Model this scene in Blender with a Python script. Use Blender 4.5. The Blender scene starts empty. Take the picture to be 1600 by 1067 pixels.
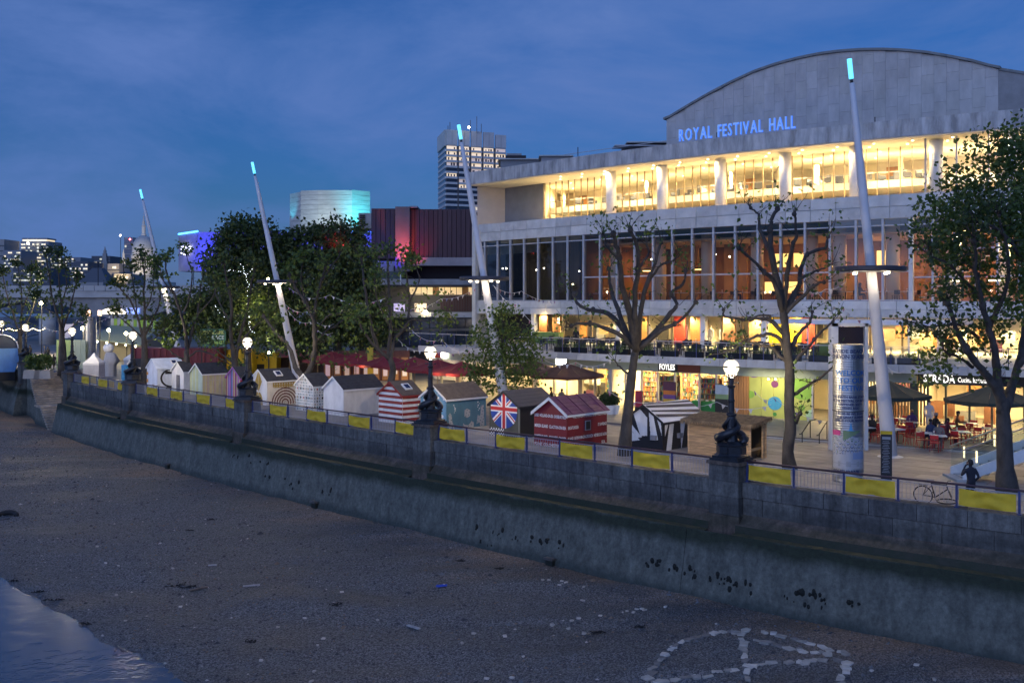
import bpy, math, random
import numpy as np
from math import radians as R, sin, cos, pi, sqrt, atan2, hypot
from mathutils import Vector, Matrix

SC = bpy.context.scene
COL = SC.collection
rnd = random.Random(7)

# ------------------------------------------------------------------ camera
CAMZ, F, HY = 8.1, 1600.0, 472.0          # eye height above the promenade, focal length and horizon row (1600 px wide frame)
cam = bpy.data.cameras.new('camera')
camo = bpy.data.objects.new('camera', cam)
COL.objects.link(camo)
camo.location = (0, 0, CAMZ)
camo.rotation_euler = (R(90), 0, 0)
cam.sensor_width, cam.lens = 36.0, 36.0
cam.shift_y = -(533.5 - HY) / 1600.0
cam.clip_start, cam.clip_end = 0.5, 6000
SC.camera = camo

# ------------------------------------------------------------------ dusk sky and after-glow
world = bpy.data.worlds.new('World')
SC.world = world
world.use_nodes = True
SUN_EL, SUN_AZ = R(24), R(205)             # glow of the western sky, behind and left of the camera
def make_world():
 nt = world.node_tree; n = nt.nodes; l = nt.links
 bg = n['Background']
 sky = n.new('ShaderNodeTexSky'); sky.sky_type = 'NISHITA'; sky.sun_disc = False
 sky.sun_elevation = R(4); sky.sun_rotation = SUN_AZ
 sky.air_density, sky.dust_density, sky.ozone_density = 1.0, 0.4, 6.0
 tint = n.new('ShaderNodeMix'); tint.data_type = 'RGBA'; tint.blend_type = 'MULTIPLY'
 tint.inputs['Factor'].default_value = 1.0
 tint.inputs['B'].default_value = (0.50, 0.46, 0.56, 1)
 l.new(sky.outputs['Color'], tint.inputs['A'])
 # thin high cloud streaks
 tc = n.new('ShaderNodeTexCoord')
 sep = n.new('ShaderNodeSeparateXYZ'); l.new(tc.outputs['Generated'], sep.inputs[0])
 mp = n.new('ShaderNodeMapping'); mp.inputs['Scale'].default_value = (2.2, 2.2, 6.0)
 mp.inputs['Rotation'].default_value = (0.05, 0.08, 0.3)
 l.new(tc.outputs['Generated'], mp.inputs['Vector'])
 nz = n.new('ShaderNodeTexNoise'); nz.inputs['Scale'].default_value = 1.6
 nz.inputs['Detail'].default_value = 7; nz.inputs['Roughness'].default_value = 0.6
 nz.inputs['Distortion'].default_value = 0.35
 l.new(mp.outputs[0], nz.inputs['Vector'])
 rp = n.new('ShaderNodeMapRange'); rp.inputs['From Min'].default_value = 0.36; rp.inputs['From Max'].default_value = 0.68
 rp.inputs['To Min'].default_value = 0.22; rp.inputs['To Max'].default_value = 1.0
 l.new(nz.outputs[0], rp.inputs['Value'])
 mix = n.new('ShaderNodeMix'); mix.data_type = 'RGBA'
 l.new(rp.outputs[0], mix.inputs['Factor'])
 l.new(tint.outputs['Result'], mix.inputs['A'])
 mix.inputs['B'].default_value = (0.345, 0.66, 1.68, 1)
 l.new(mix.outputs['Result'], bg.inputs['Color'])
 bg.inputs['Strength'].default_value = 0.105
make_world()
sl = bpy.data.lights.new('sun', 'SUN')
so = bpy.data.objects.new('sun', sl); COL.objects.link(so)
sl.energy = 0.5; sl.angle = R(70); sl.color = (0.42, 0.56, 1.0)
# direction light travels: away from the camera, slightly to the right and down
so.rotation_euler = Vector((-sin(R(25)) * cos(SUN_EL), -cos(R(25)) * cos(SUN_EL), sin(SUN_EL))).to_track_quat('Z', 'Y').to_euler()
vs = SC.view_settings
vs.view_transform, vs.look, vs.gamma, vs.exposure = 'Standard', 'None', 1.0, 1.5
SC.cycles.use_denoising = True
SC.cycles.max_bounces = 8
SC.cycles.diffuse_bounces = 3
SC.cycles.glossy_bounces = 3
SC.cycles.transmission_bounces = 4
SC.cycles.transparent_max_bounces = 24
SC.cycles.sample_clamp_indirect = 6.0
SC.cycles.caustics_reflective = False
SC.cycles.caustics_refractive = False

# ------------------------------------------------------------------ helpers
def W(px, py, Y):
 return Vector(((px - 800) / F * Y, Y, CAMZ - (py - HY) / F * Y))
GZ = 0.42                                  # promenade surface
def G(px, py, z=None):
 z = GZ if z is None else z
 Y = (CAMZ - z) * F / (py - HY)
 return Vector(((px - 800) / F * Y, Y, z))

MATS = {}
def M(name, col=(0.5, 0.5, 0.5), rough=0.7, var=0.0, scale=2.0, bump=0.0, bscale=None, metal=0.0, emit=None, es=0.0, stretch=(1, 1, 1), col2=None, spec=0.5, coords='world'):
 """Principled material whose colour wanders between two tones with a world-space noise."""
 if name in MATS: return MATS[name]
 m = bpy.data.materials.new(name); m.use_nodes = True
 nt = m.node_tree; n = nt.nodes; l = nt.links; b = n['Principled BSDF']
 b.inputs['Base Color'].default_value = (*col, 1)
 b.inputs['Roughness'].default_value = rough
 b.inputs['Metallic'].default_value = metal
 b.inputs['Specular IOR Level'].default_value = spec
 if emit:
  b.inputs['Emission Color'].default_value = (*emit, 1); b.inputs['Emission Strength'].default_value = es
 if var or bump or col2:
  if coords == 'world':
   g = n.new('ShaderNodeNewGeometry'); vec = g.outputs['Position']
  else:
   g = n.new('ShaderNodeTexCoord'); vec = g.outputs['Object']
  mp = n.new('ShaderNodeMapping'); mp.inputs['Scale'].default_value = stretch
  l.new(vec, mp.inputs['Vector'])
  nz = n.new('ShaderNodeTexNoise'); nz.inputs['Scale'].default_value = scale; nz.inputs['Detail'].default_value = 6
  nz.inputs['Roughness'].default_value = 0.62
  l.new(mp.outputs[0], nz.inputs['Vector'])
  if var or col2:
   cr = n.new('ShaderNodeValToRGB')
   c0 = col2 if col2 else tuple(c * (1 - var) for c in col)
   c1 = col if col2 else tuple(min(1, c * (1 + var)) for c in col)
   cr.color_ramp.elements[0].position = 0.35; cr.color_ramp.elements[1].position = 0.66
   cr.color_ramp.elements[0].color = (*c0, 1); cr.color_ramp.elements[1].color = (*c1, 1)
   l.new(nz.outputs[0], cr.inputs['Fac']); l.new(cr.outputs['Color'], b.inputs['Base Color'])
  if bump:
   nb = n.new('ShaderNodeTexNoise'); nb.inputs['Scale'].default_value = bscale or scale * 6; nb.inputs['Detail'].default_value = 5
   l.new(mp.outputs[0], nb.inputs['Vector'])
   bp = n.new('ShaderNodeBump'); bp.inputs['Strength'].default_value = bump; bp.inputs['Distance'].default_value = 0.05
   l.new(nb.outputs[0], bp.inputs['Height']); l.new(bp.outputs[0], b.inputs['Normal'])
 MATS[name] = m
 return m

def glass(name, tint=(0.9, 0.95, 1.0), refl=1.0, rough=0.02):
 """Thin pane: see-through with a Fresnel reflection."""
 if name in MATS: return MATS[name]
 m = bpy.data.materials.new(name); m.use_nodes = True
 nt = m.node_tree; n = nt.nodes; l = nt.links
 n.remove(n['Principled BSDF']); out = n['Material Output']
 tr = n.new('ShaderNodeBsdfTransparent'); tr.inputs[0].default_value = (*tint, 1)
 gl = n.new('ShaderNodeBsdfGlossy'); gl.inputs['Roughness'].default_value = rough
 fr = n.new('ShaderNodeFresnel'); fr.inputs['IOR'].default_value = 1.45 * refl + (1 - refl)
 mx = n.new('ShaderNodeMixShader')
 l.new(fr.outputs[0], mx.inputs[0]); l.new(tr.outputs[0], mx.inputs[1]); l.new(gl.outputs[0], mx.inputs[2])
 l.new(mx.outputs[0], out.inputs['Surface'])
 MATS[name] = m
 return m

def E(name, col, s):
 return M(name, (0.8, 0.8, 0.8), emit=col, es=s * 0.5)

class MB:
 """Collects faces, then links them as one mesh object."""
 def __init__(s): s.v = []; s.f = []; s.m = []
 def add(s, vs, fs, mi=0):
  o = len(s.v); s.v.extend([tuple(p) for p in vs])
  for f in fs:
   s.f.append(tuple(o + i for i in f)); s.m.append(mi)
 def poly(s, pts, mi=0): s.add(pts, [range(len(pts))], mi)
 def box(s, c, d, rz=0.0, mi=0, tilt=None):
  x, y, z = d[0] / 2, d[1] / 2, d[2] / 2
  vs = [Vector((a, b, e)) for e in (-z, z) for (a, b) in ((-x, -y), (x, -y), (x, y), (-x, y))]
  if tilt: mt = Matrix.Rotation(rz, 3, 'Z') @ tilt
  else: mt = Matrix.Rotation(rz, 3, 'Z')
  c = Vector(c)
  s.add([mt @ p + c for p in vs], [(3, 2, 1, 0), (4, 5, 6, 7), (0, 1, 5, 4), (1, 2, 6, 5), (2, 3, 7, 6), (3, 0, 4, 7)], mi)
  return s
 def hexa(s, b4, t4, mi=0):
  s.add(list(b4) + list(t4), [(3, 2, 1, 0), (4, 5, 6, 7), (0, 1, 5, 4), (1, 2, 6, 5), (2, 3, 7, 6), (3, 0, 4, 7)], mi)
  return s
 def prism(s, pts, z0, z1, mi=0):
  n = len(pts)
  s.add([(p[0], p[1], z0) for p in pts] + [(p[0], p[1], z1) for p in pts],
   [tuple(range(n - 1, -1, -1)), tuple(range(n, 2 * n))] + [(i, (i + 1) % n, n + (i + 1) % n, n + i) for i in range(n)], mi)
  return s
 def slab(s, A, B, z0, z1, mi=0):
  """solid between two plan polylines A (outer) and B (inner)"""
  n = len(A); vs = []
  zz0 = z0 if hasattr(z0, '__len__') else [z0] * n
  zz1 = z1 if hasattr(z1, '__len__') else [z1] * n
  for i in range(n):
   vs += [(A[i][0], A[i][1], zz0[i]), (B[i][0], B[i][1], zz0[i]), (B[i][0], B[i][1], zz1[i]), (A[i][0], A[i][1], zz1[i])]
  fs = []
  for i in range(n - 1):
   a, b = 4 * i, 4 * (i + 1)
   for k in range(4):
    fs.append((a + k, a + (k + 1) % 4, b + (k + 1) % 4, b + k))
  fs += [(3, 2, 1, 0), (4 * n - 4, 4 * n - 3, 4 * n - 2, 4 * n - 1)]
  s.add(vs, fs, mi)
  return s
 def tube(s, path, rad, n=6, mi=0, cap=True):
  path = [Vector(p) for p in path]; k = len(path)
  if not hasattr(rad, '__len__'): rad = [rad] * k
  vs = []; up = Vector((0.31, 0.2, 0.93)).normalized()
  for i, p in enumerate(path):
   d = (path[min(i + 1, k - 1)] - path[max(i - 1, 0)])
   if d.length < 1e-9: d = Vector((0, 0, 1))
   d.normalize()
   a = d.cross(up)
   if a.length < 1e-3: a = d.cross(Vector((1, 0, 0)))
   a.normalize(); b = a.cross(d)
   if i and (a.dot(pa) < 0): pass
   pa = a
   for j in range(n):
    t = 2 * pi * j / n
    vs.append(p + (a * cos(t) + b * sin(t)) * rad[i])
  fs = [(i * n + j, i * n + (j + 1) % n, (i + 1) * n + (j + 1) % n, (i + 1) * n + j) for i in range(k - 1) for j in range(n)]
  if cap: fs += [tuple(range(n - 1, -1, -1)), tuple((k - 1) * n + j for j in range(n))]
  s.add(vs, fs, mi)
  return s
 def lathe(s, prof, n=12, c=(0, 0, 0), mi=0, a0=0.0):
  vs = []; k = len(prof)
  for (r, z) in prof:
   for j in range(n):
    t = a0 + 2 * pi * j / n
    vs.append((c[0] + r * cos(t), c[1] + r * sin(t), c[2] + z))
  fs = [(i * n + j, i * n + (j + 1) % n, (i + 1) * n + (j + 1) % n, (i + 1) * n + j) for i in range(k - 1) for j in range(n)]
  fs += [tuple(range(n - 1, -1, -1)), tuple((k - 1) * n + j for j in range(n))]
  s.add(vs, fs, mi)
  return s
 def ball(s, c, r, n=10, mi=0, sz=1.0):
  h = max(4, n // 2)
  return s.lathe([(max(1e-3, r * sin(pi * i / h)), -r * sz * cos(pi * i / h)) for i in range(h + 1)], n, c, mi)
 def build(s, name, mats, parent=None, world=False, smooth=False):
  me = bpy.data.meshes.new(name)
  vs = s.v
  if parent is not None and world:
   L = parent.location
   vs = [(p[0] - L[0], p[1] - L[1], p[2] - L[2]) for p in vs]
  me.from_pydata(vs, [], s.f)
  if not isinstance(mats, (list, tuple)): mats = [mats]
  for m in mats: me.materials.append(m)
  if len(mats) > 1: me.polygons.foreach_set('material_index', s.m)
  if smooth: me.polygons.foreach_set('use_smooth', [True] * len(me.polygons))
  me.update()
  o = bpy.data.objects.new(name, me); COL.objects.link(o)
  if parent is not None: o.parent = parent
  return o

def tag(o, label=None, cat=None, group=None, kind=None):
 if label: o['label'] = label
 if cat: o['category'] = cat
 if group: o['group'] = group
 if kind: o['kind'] = kind
 return o
def thing(name, label, cat, loc=(0, 0, 0), rz=0.0, group=None):
 o = bpy.data.objects.new(name, None); COL.objects.link(o)
 o.location = loc; o.rotation_euler = (0, 0, rz); o.empty_display_size = 0.3
 return tag(o, label, cat, group)
KIDS = {}
def copy_tree(o, parent=None):
 c = o.copy(); COL.objects.link(c)
 if parent is not None: c.parent = parent
 for ch in list(o.children): copy_tree(ch, c)
 return c
def dup(o, loc, rz=None, label=None, group=None, scale=None):
 c = copy_tree(o); c.location = loc
 if rz is not None: c.rotation_euler = (0, 0, rz)
 if label: c['label'] = label
 if group: c['group'] = group
 if scale: c.scale = (scale,) * 3
 return c
def link_mesh(name, me, parent=None, loc=(0, 0, 0), rz=0.0):
 o = bpy.data.objects.new(name, me); COL.objects.link(o)
 if parent is not None: o.parent = parent
 o.location = loc; o.rotation_euler = (0, 0, rz)
 return o
def point(loc, power, col=(1, 0.75, 0.42), r=0.12, name='lamp_light', parent=None):
 l = bpy.data.lights.new(name, 'POINT'); l.energy = power; l.color = col; l.shadow_soft_size = r
 o = bpy.data.objects.new(name, l); COL.objects.link(o); o.location = loc
 if parent is not None: o.parent = parent
 return o
def downlight(loc, power, col, r=0.12):
 return spot(loc, (loc[0], loc[1], loc[2] - 1), power * 5, col, 170, .5, r, 'downlight_beam')
def spot(loc, target, power, col, angle=60, blend=0.6, r=0.15, name='flood_fill_light'):
 l = bpy.data.lights.new(name, 'SPOT'); l.energy = power; l.color = col; l.spot_size = R(angle); l.spot_blend = blend; l.shadow_soft_size = r
 o = bpy.data.objects.new(name, l); COL.objects.link(o); o.location = loc
 o.rotation_euler = (Vector(target) - Vector(loc)).to_track_quat('-Z', 'Y').to_euler()
 return o

def text_verts(s, size, bold=0.0, extrude=0.0, align='LEFT', spacing=1.0):
 """vertices (x right, y up) and faces of a line of lettering"""
 c = bpy.data.curves.new('lettering', 'FONT'); c.body = s; c.size = size; c.offset = bold; c.extrude = extrude
 c.align_x = align; c.space_character = spacing; c.resolution_u = 2
 o = bpy.data.objects.new('lettering', c)
 me = bpy.data.meshes.new_from_object(o)
 vs = [tuple(v.co) for v in me.vertices]; fs = [tuple(p.vertices) for p in me.polygons]
 bpy.data.objects.remove(o); bpy.data.curves.remove(c); bpy.data.meshes.remove(me)
 return vs, fs

def spline(pts, per=8):
 """Catmull-Rom through plan points"""
 P = [np.array(p, float) for p in pts]; P = [2 * P[0] - P[1]] + P + [2 * P[-1] - P[-2]]
 out = []
 for i in range(1, len(P) - 2):
  for k in range(per):
   t = k / per
   out.append(0.5 * ((2 * P[i]) + (-P[i - 1] + P[i + 1]) * t + (2 * P[i - 1] - 5 * P[i] + 4 * P[i + 1] - P[i + 2]) * t * t + (-P[i - 1] + 3 * P[i] - 3 * P[i + 1] + P[i + 2]) * t ** 3))
 out.append(P[-2]); return np.array(out)
class Curve:
 """plan curve with arc length, tangent, normal and intersection with a camera column"""
 def __init__(s, pts, flip=False):
  s.p = np.array(pts, float); d = np.diff(s.p, axis=0); s.s = np.concatenate([[0], np.cumsum(np.hypot(d[:, 0], d[:, 1]))]); s.L = s.s[-1]
  s.sg = -1.0 if flip else 1.0
 def at(s, t, off=0.0):
  x = np.interp(t, s.s, s.p[:, 0]); y = np.interp(t, s.s, s.p[:, 1])
  if off:
   n = s.nor(t); x += n[0] * off; y += n[1] * off
  return Vector((x, y, 0))
 def tan(s, t):
  a, b = s.at(max(0, t - 0.4)), s.at(min(s.L, t + 0.4)); return (b - a).normalized()
 def nor(s, t):
  d = s.tan(t); return Vector((-d.y, d.x, 0)) * s.sg
 def ang(s, t):
  d = s.tan(t); return atan2(d.y, d.x)
 def col(s, px, off=0.0):
  """arc length where the (offset) curve crosses image column px"""
  key = round(off, 3)
  if not hasattr(s, 'cache'): s.cache = {}
  if key not in s.cache:
   ts = np.linspace(0, s.L, 700); q = [s.at(t, off) for t in ts]
   s.cache[key] = (ts, np.array([(v.x / v.y * F + 800) if v.y > 1 else 1e7 for v in q]))
  ts, k = s.cache[key]; k = k - px
  for i in np.nonzero((k[:-1] * k[1:] <= 0) & (np.abs(k[:-1]) < 1e5))[0]:
   return ts[i] + (ts[i + 1] - ts[i]) * abs(k[i]) / max(1e-9, abs(k[i]) + abs(k[i + 1]))
  return ts[int(np.argmin(np.abs(k)))]
 def seg(s, t0, t1, off=0.0, step=1.0):
  n = max(2, int(abs(t1 - t0) / step) + 1)
  return [s.at(t, off) for t in np.linspace(t0, t1, n)]

# river wall line (river edge of the coping), right end first; normal points to the land
WALL = Curve(spline([(46, 15), (30, 26.7), (18.05, 36.1), (10.1, 42.6), (-4.7, 56.6), (-18.4, 70.6), (-31.6, 84.9), (-41.6, 96.8), (-52.8, 111.5), (-62, 125), (-78, 155), (-100, 205), (-125, 280)], 10), flip=True)
# river front of the concert hall, left end first; normal points to the river
HALLC = Curve(spline([(-3.6, 104.6), (3.8, 96.2), (11.06, 88.7), (16.7, 83.4), (22.4, 78.8), (28.05, 74.8), (35.1, 70.4), (43, 66.2), (52, 62.2)], 10), flip=True)
# ------------------------------------------------------------------ human figures (one continuous skinned body each)
def body_mesh(J, bones, rad, matof, sub=2):
 names = list(J); idx = {n: i for i, n in enumerate(names)}
 me = bpy.data.meshes.new('body'); me.from_pydata([J[n] for n in names], [(idx[a], idx[b]) for a, b in bones], []); me.update()
 o = bpy.data.objects.new('body', me); COL.objects.link(o)
 o.modifiers.new('skin', 'SKIN'); sv = me.skin_vertices[0].data
 for n in names:
  r = rad[n]; sv[idx[n]].radius = r if isinstance(r, tuple) else (r, r); sv[idx[n]].use_root = (n == 'pelvis')
 s = o.modifiers.new('sub', 'SUBSURF'); s.levels = s.render_levels = sub
 dg = bpy.context.evaluated_depsgraph_get(); out = bpy.data.meshes.new_from_object(o.evaluated_get(dg))
 bpy.data.objects.remove(o); bpy.data.meshes.remove(me)
 seg = [(np.array(J[a]), np.array(J[b]), matof.get((a, b), 0)) for a, b in bones]; mi = []
 for p in out.polygons:
  c = np.array(p.center); best = None
  for a, b, m in seg:
   d = b - a; t = max(0, min(1, np.dot(c - a, d) / max(1e-9, np.dot(d, d)))); e = np.linalg.norm(c - a - d * t)
   if best is None or e < best[0]: best = (e, m)
  mi.append(best[1])
 out.polygons.foreach_set('material_index', mi); out.polygons.foreach_set('use_smooth', [True] * len(mi)); out.update()
 return out
def skeleton(seated=False, armL='down', armR='down', lean=0.0, stride=0.0):
 h = .95 if not seated else .52
 J = dict(pelvis=(0, 0, h), spine=(0, .02 * lean, h + .16), chest=(0, .25 * lean, h + .38), neck=(0, .36 * lean, h + .55), headb=(0, .02 + .4 * lean, h + .62), headt=(0, .03 + .42 * lean, h + .76))
 rad = dict(pelvis=(.15, .115), spine=(.145, .105), chest=(.165, .115), neck=.058, headb=.072, headt=(.078, .088))
 bones = [('pelvis', 'spine'), ('spine', 'chest'), ('chest', 'neck'), ('neck', 'headb'), ('headb', 'headt')]; mat = {('neck', 'headb'): 1, ('headb', 'headt'): 1}
 for s, sd, arm in ((-1, 'l', armL), (1, 'r', armR)):
  k = stride * s
  if seated: leg = [(s * .10, .02, h - .02), (s * .13, .42, h + .0), (s * .13, .44, .09), (s * .13, .58, .045)]
  else: leg = [(s * .095, 0, h - .06), (s * .11, .06 + k * .5, .50), (s * .115, k * .9, .085), (s * .13, .15 + k * .9, .04)]
  for n, p, r in zip(('hip', 'knee', 'ankle', 'toe'), leg, (.105, .068, .046, .040)): J[n + sd] = p; rad[n + sd] = r
  bones += [('pelvis', 'hip' + sd), ('hip' + sd, 'knee' + sd), ('knee' + sd, 'ankle' + sd), ('ankle' + sd, 'toe' + sd)]
  mat[('hip' + sd, 'knee' + sd)] = 2; mat[('knee' + sd, 'ankle' + sd)] = 2; mat[('ankle' + sd, 'toe' + sd)] = 3; mat[('pelvis', 'hip' + sd)] = 2
  y = .25 * lean; z = h + .47
  if arm == 'down': a = [(s * .19, y, z), (s * .25, y - .02, z - .29), (s * .25, y + .08, z - .54), (s * .25, y + .11, z - .66)]
  elif arm == 'phone': a = [(s * .19, y, z), (s * .31, y + .12, z - .22), (s * .16, y + .12, z + .10), (s * .11, y + .09, z + .20)]
  elif arm == 'table': a = [(s * .19, y, z), (s * .27, y + .12, z - .24), (s * .14, y + .36, z - .22), (s * .08, y + .44, z - .21)]
  elif arm == 'pocket': a = [(s * .19, y, z), (s * .29, y - .08, z - .27), (s * .20, y + .06, z - .46), (s * .18, y + .10, z - .54)]
  for n, p, r in zip(('shoulder', 'elbow', 'wrist', 'hand'), a, (.072, .050, .036, .032)): J[n + sd] = p; rad[n + sd] = r
  bones += [('chest', 'shoulder' + sd), ('shoulder' + sd, 'elbow' + sd), ('elbow' + sd, 'wrist' + sd), ('wrist' + sd, 'hand' + sd)]; mat[('wrist' + sd, 'hand' + sd)] = 1
 return J, bones, rad, mat
BODY = {'phone': (skeleton(False, 'phone', 'pocket', 0.02)), 'seated': (skeleton(True, 'table', 'table', .18)), 'seated_b': (skeleton(True, 'table', 'down', .05)), 'walk': (skeleton(False, 'down', 'down', .05, .22)), 'stand': (skeleton(False, 'down', 'pocket', .0))}
BODYME = {k: body_mesh(*v) for k, v in BODY.items()}
SKIN = M('skin_tone', (.42, .24, .16), .6)
def person(pose, label, loc, rz, top, legs, hair, group=None, shoes=None):
 J = BODY[pose][0]; me = BODYME[pose].copy(); me.materials.clear()
 for m in (top, SKIN, legs, shoes or M('shoe_black', (.02, .018, .016), .4)): me.materials.append(m)
 o = link_mesh('person', me, None, loc, rz); tag(o, label, 'person', group)
 hx, hy, hz = J['headt']; bx, by, bz = J['headb']
 mb = MB(); mb.lathe([(.088, -.02), (.100, .03), (.096, .075), (.07, .115), (.02, .135)], 12, (hx, hy - .012, hz - .03)); mb.box((hx, hy - .075, hz - .05), (.13, .05, .12)); mb.build('hair', hair, o, smooth=True)
 mb = MB(); mb.add([(hx - .016, hy + .088, hz - .055), (hx + .016, hy + .088, hz - .055), (hx, hy + .115, hz - .062), (hx, hy + .088, hz - .01)], [(0, 1, 2), (1, 3, 2), (0, 2, 3)])
 for s in (-1, 1): mb.ball((s * .088, hy + .0, hz - .04), .026, 6, 0, 1.3)
 mb.build('nose_and_ears', SKIN, o); mb = MB()
 for s in (-1, 1): mb.ball((s * .032, hy + .088, hz - .012), .011, 6)
 mb.box((0, hy + .090, hz - .088), (.045, .006, .010)); mb.build('eyes_and_mouth', M('eye_dark', (.03, .015, .012), .4), o)
 for sd in 'lr':
  w, h = Vector(J['wrist' + sd]), Vector(J['hand' + sd]); d = (h - w).normalized(); a = d.cross(Vector((0, 1, .2))).normalized(); b = a.cross(d); mb = MB()
  for k, ln in enumerate((.065, .078, .074, .058)):
   p = h + a * (k - 1.5) * .017; mb.tube([p, p + d * ln * .55 + b * .008, p + d * ln * .85 + b * .03], [.0095, .009, .007], 5)
  p = w.lerp(h, .5) - a * .028; mb.tube([p, p - a * .022 + d * .03, p - a * .016 + d * .058 + b * .012], [.011, .010, .008], 5); mb.build('fingers', SKIN, o)
 return o
# ------------------------------------------------------------------ shared materials
m_concrete = M('concrete', (0.42, 0.42, 0.40), 0.85, 0.2, 0.8, 0.2, 9, stretch=(1, 1, 0.35))
m_stone = M('portland_stone', (0.55, 0.54, 0.50), 0.8, 0.14, 1.1, 0.1, 12)
m_stone_b = M('portland_stone_b', (0.50, 0.49, 0.46), 0.8, 0.14, 1.3, 0.1, 12)
m_stone_c = M('portland_stone_c', (0.60, 0.585, 0.54), 0.8, 0.12, 0.9, 0.1, 12)
m_steel_white = M('white_steel', (0.62, 0.63, 0.66), 0.45, 0.06, 2)
m_steel_blue = M('blue_paint', (0.03, 0.05, 0.16), 0.4, 0.2, 5)
m_iron = M('black_iron', (0.018, 0.02, 0.025), 0.35, 0.3, 6, 0.2, 20)
m_dark = M('dark_void', (0.02, 0.02, 0.024), 0.8)
m_black = M('black_paint', (0.015, 0.015, 0.017), 0.5, 0.2, 6)
m_white = M('white_paint', (0.78, 0.78, 0.76), 0.55, 0.06, 3)
m_wood = M('pale_wood', (0.34, 0.23, 0.12), 0.7, 0.25, 3, 0.15, 20, stretch=(0.3, 0.3, 3))
m_red = M('red_paint', (0.42, 0.03, 0.035), 0.5, 0.1, 3)
m_plum = M('plum_roof', (0.14, 0.03, 0.085), 0.6, 0.15, 2)
m_felt = M('roof_felt', (0.035, 0.037, 0.045), 0.85, 0.25, 3, 0.2, 20)
m_feltb = M('roof_felt_brown', (0.11, 0.085, 0.07), 0.85, 0.2, 3, 0.2, 20)
m_yellow = M('yellow_cloth', (0.68, 0.45, 0.025), 0.8, 0.1, 2.5)
m_glass = glass('window_glass', (0.88, 0.92, 0.95))
m_glass_dark = glass('tinted_glass', (0.42, 0.46, 0.5), 2.0)
m_warmwall = M('warm_plaster', (0.74, 0.66, 0.50), 0.8, 0.06, 0.7)
m_ceil = M('ceiling_plaster', (0.80, 0.74, 0.60), 0.8)
m_timber = M('timber_panel', (0.36, 0.17, 0.06), 0.55, 0.2, 1.2, stretch=(1, 1, 0.2))
m_chrome = M('steel_rail', (0.5, 0.5, 0.52), 0.3, metal=1.0)

# ------------------------------------------------------------------ ground, foreshore, river
PIL_PX = [1143, 673, 387, 208, 113]
PIL_T = [WALL.col(px, 0.35) for px in PIL_PX]
T_n5, T_n6 = WALL.col(40, 0.35), WALL.col(3, 0.35)
T_RIGHT = PIL_T[0] - 19.4
ST0, ST1 = PIL_T[4] + 0.75, T_n5 - 0.9          # the river steps lie between these
def land():
 tt = sorted(list(np.linspace(0, WALL.L, 90)) + [ST0 - 0.01, ST0, ST1, ST1 + 0.01])
 pts = [WALL.at(t, 3.4 if ST0 <= t <= ST1 else 0.6) for t in tt]
 mb = MB()
 # strip near the wall then wide fan, as a single sheet
 inner = [WALL.at(t, 26.0) for t in tt]
 vs = [(p.x, p.y, GZ) for p in pts] + [(p.x, p.y, GZ) for p in inner]
 n = len(pts)
 mb.add(vs, [(i, i + 1, n + i + 1, n + i) for i in range(n - 1)])
 out = [Vector((q.x + (q.x - p.x) * 60, q.y + (q.y - p.y) * 60 + 200, 0)) for p, q in zip(pts, inner)]
 mb.add([(p.x, p.y, GZ) for p in inner] + [(p.x, p.y, GZ) for p in out], [(i, i + 1, n + i + 1, n + i) for i in range(n - 1)])
 g = mb.build('ground', M('paving_ground', (0.20, 0.185, 0.17), 0.7, 0.2, 0.6, 0.1, 8))
 tag(g, kind='structure')
land()

def beach_z(x, y):
 """foreshore height from the distance to the wall"""
 d = np.abs(x * 0.717 + y * 0.697 - (-4.7 * 0.717 + 56.6 * 0.697))
 s = x * 0.697 - y * 0.717
 return -4.25 - 0.042 * d - 0.16 * np.maximum(0, d - 19.1)
WATER_Z = -5.12
def hashnoise(x, y, f, seed):
 r = np.random.RandomState(seed); g = r.rand(64, 64)
 u, v = x * f, y * f; i, j = np.floor(u).astype(int), np.floor(v).astype(int); a, b = u - i, v - j
 a = a * a * (3 - 2 * a); b = b * b * (3 - 2 * b); i0, i1, j0, j1 = i % 64, (i + 1) % 64, j % 64, (j + 1) % 64
 return (g[i0, j0] * (1 - a) + g[i1, j0] * a) * (1 - b) + (g[i0, j1] * (1 - a) + g[i1, j1] * a) * b
def beach_h(x, y):
 return beach_z(x, y) + (hashnoise(x, y, 0.23, 1) - 0.5) * 0.16 + (hashnoise(x, y, 0.7, 2) - 0.5) * 0.09 + (hashnoise(x, y, 2.3, 3) - 0.5) * 0.03
m_beach = bpy.data.materials.new('foreshore_shingle')
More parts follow.
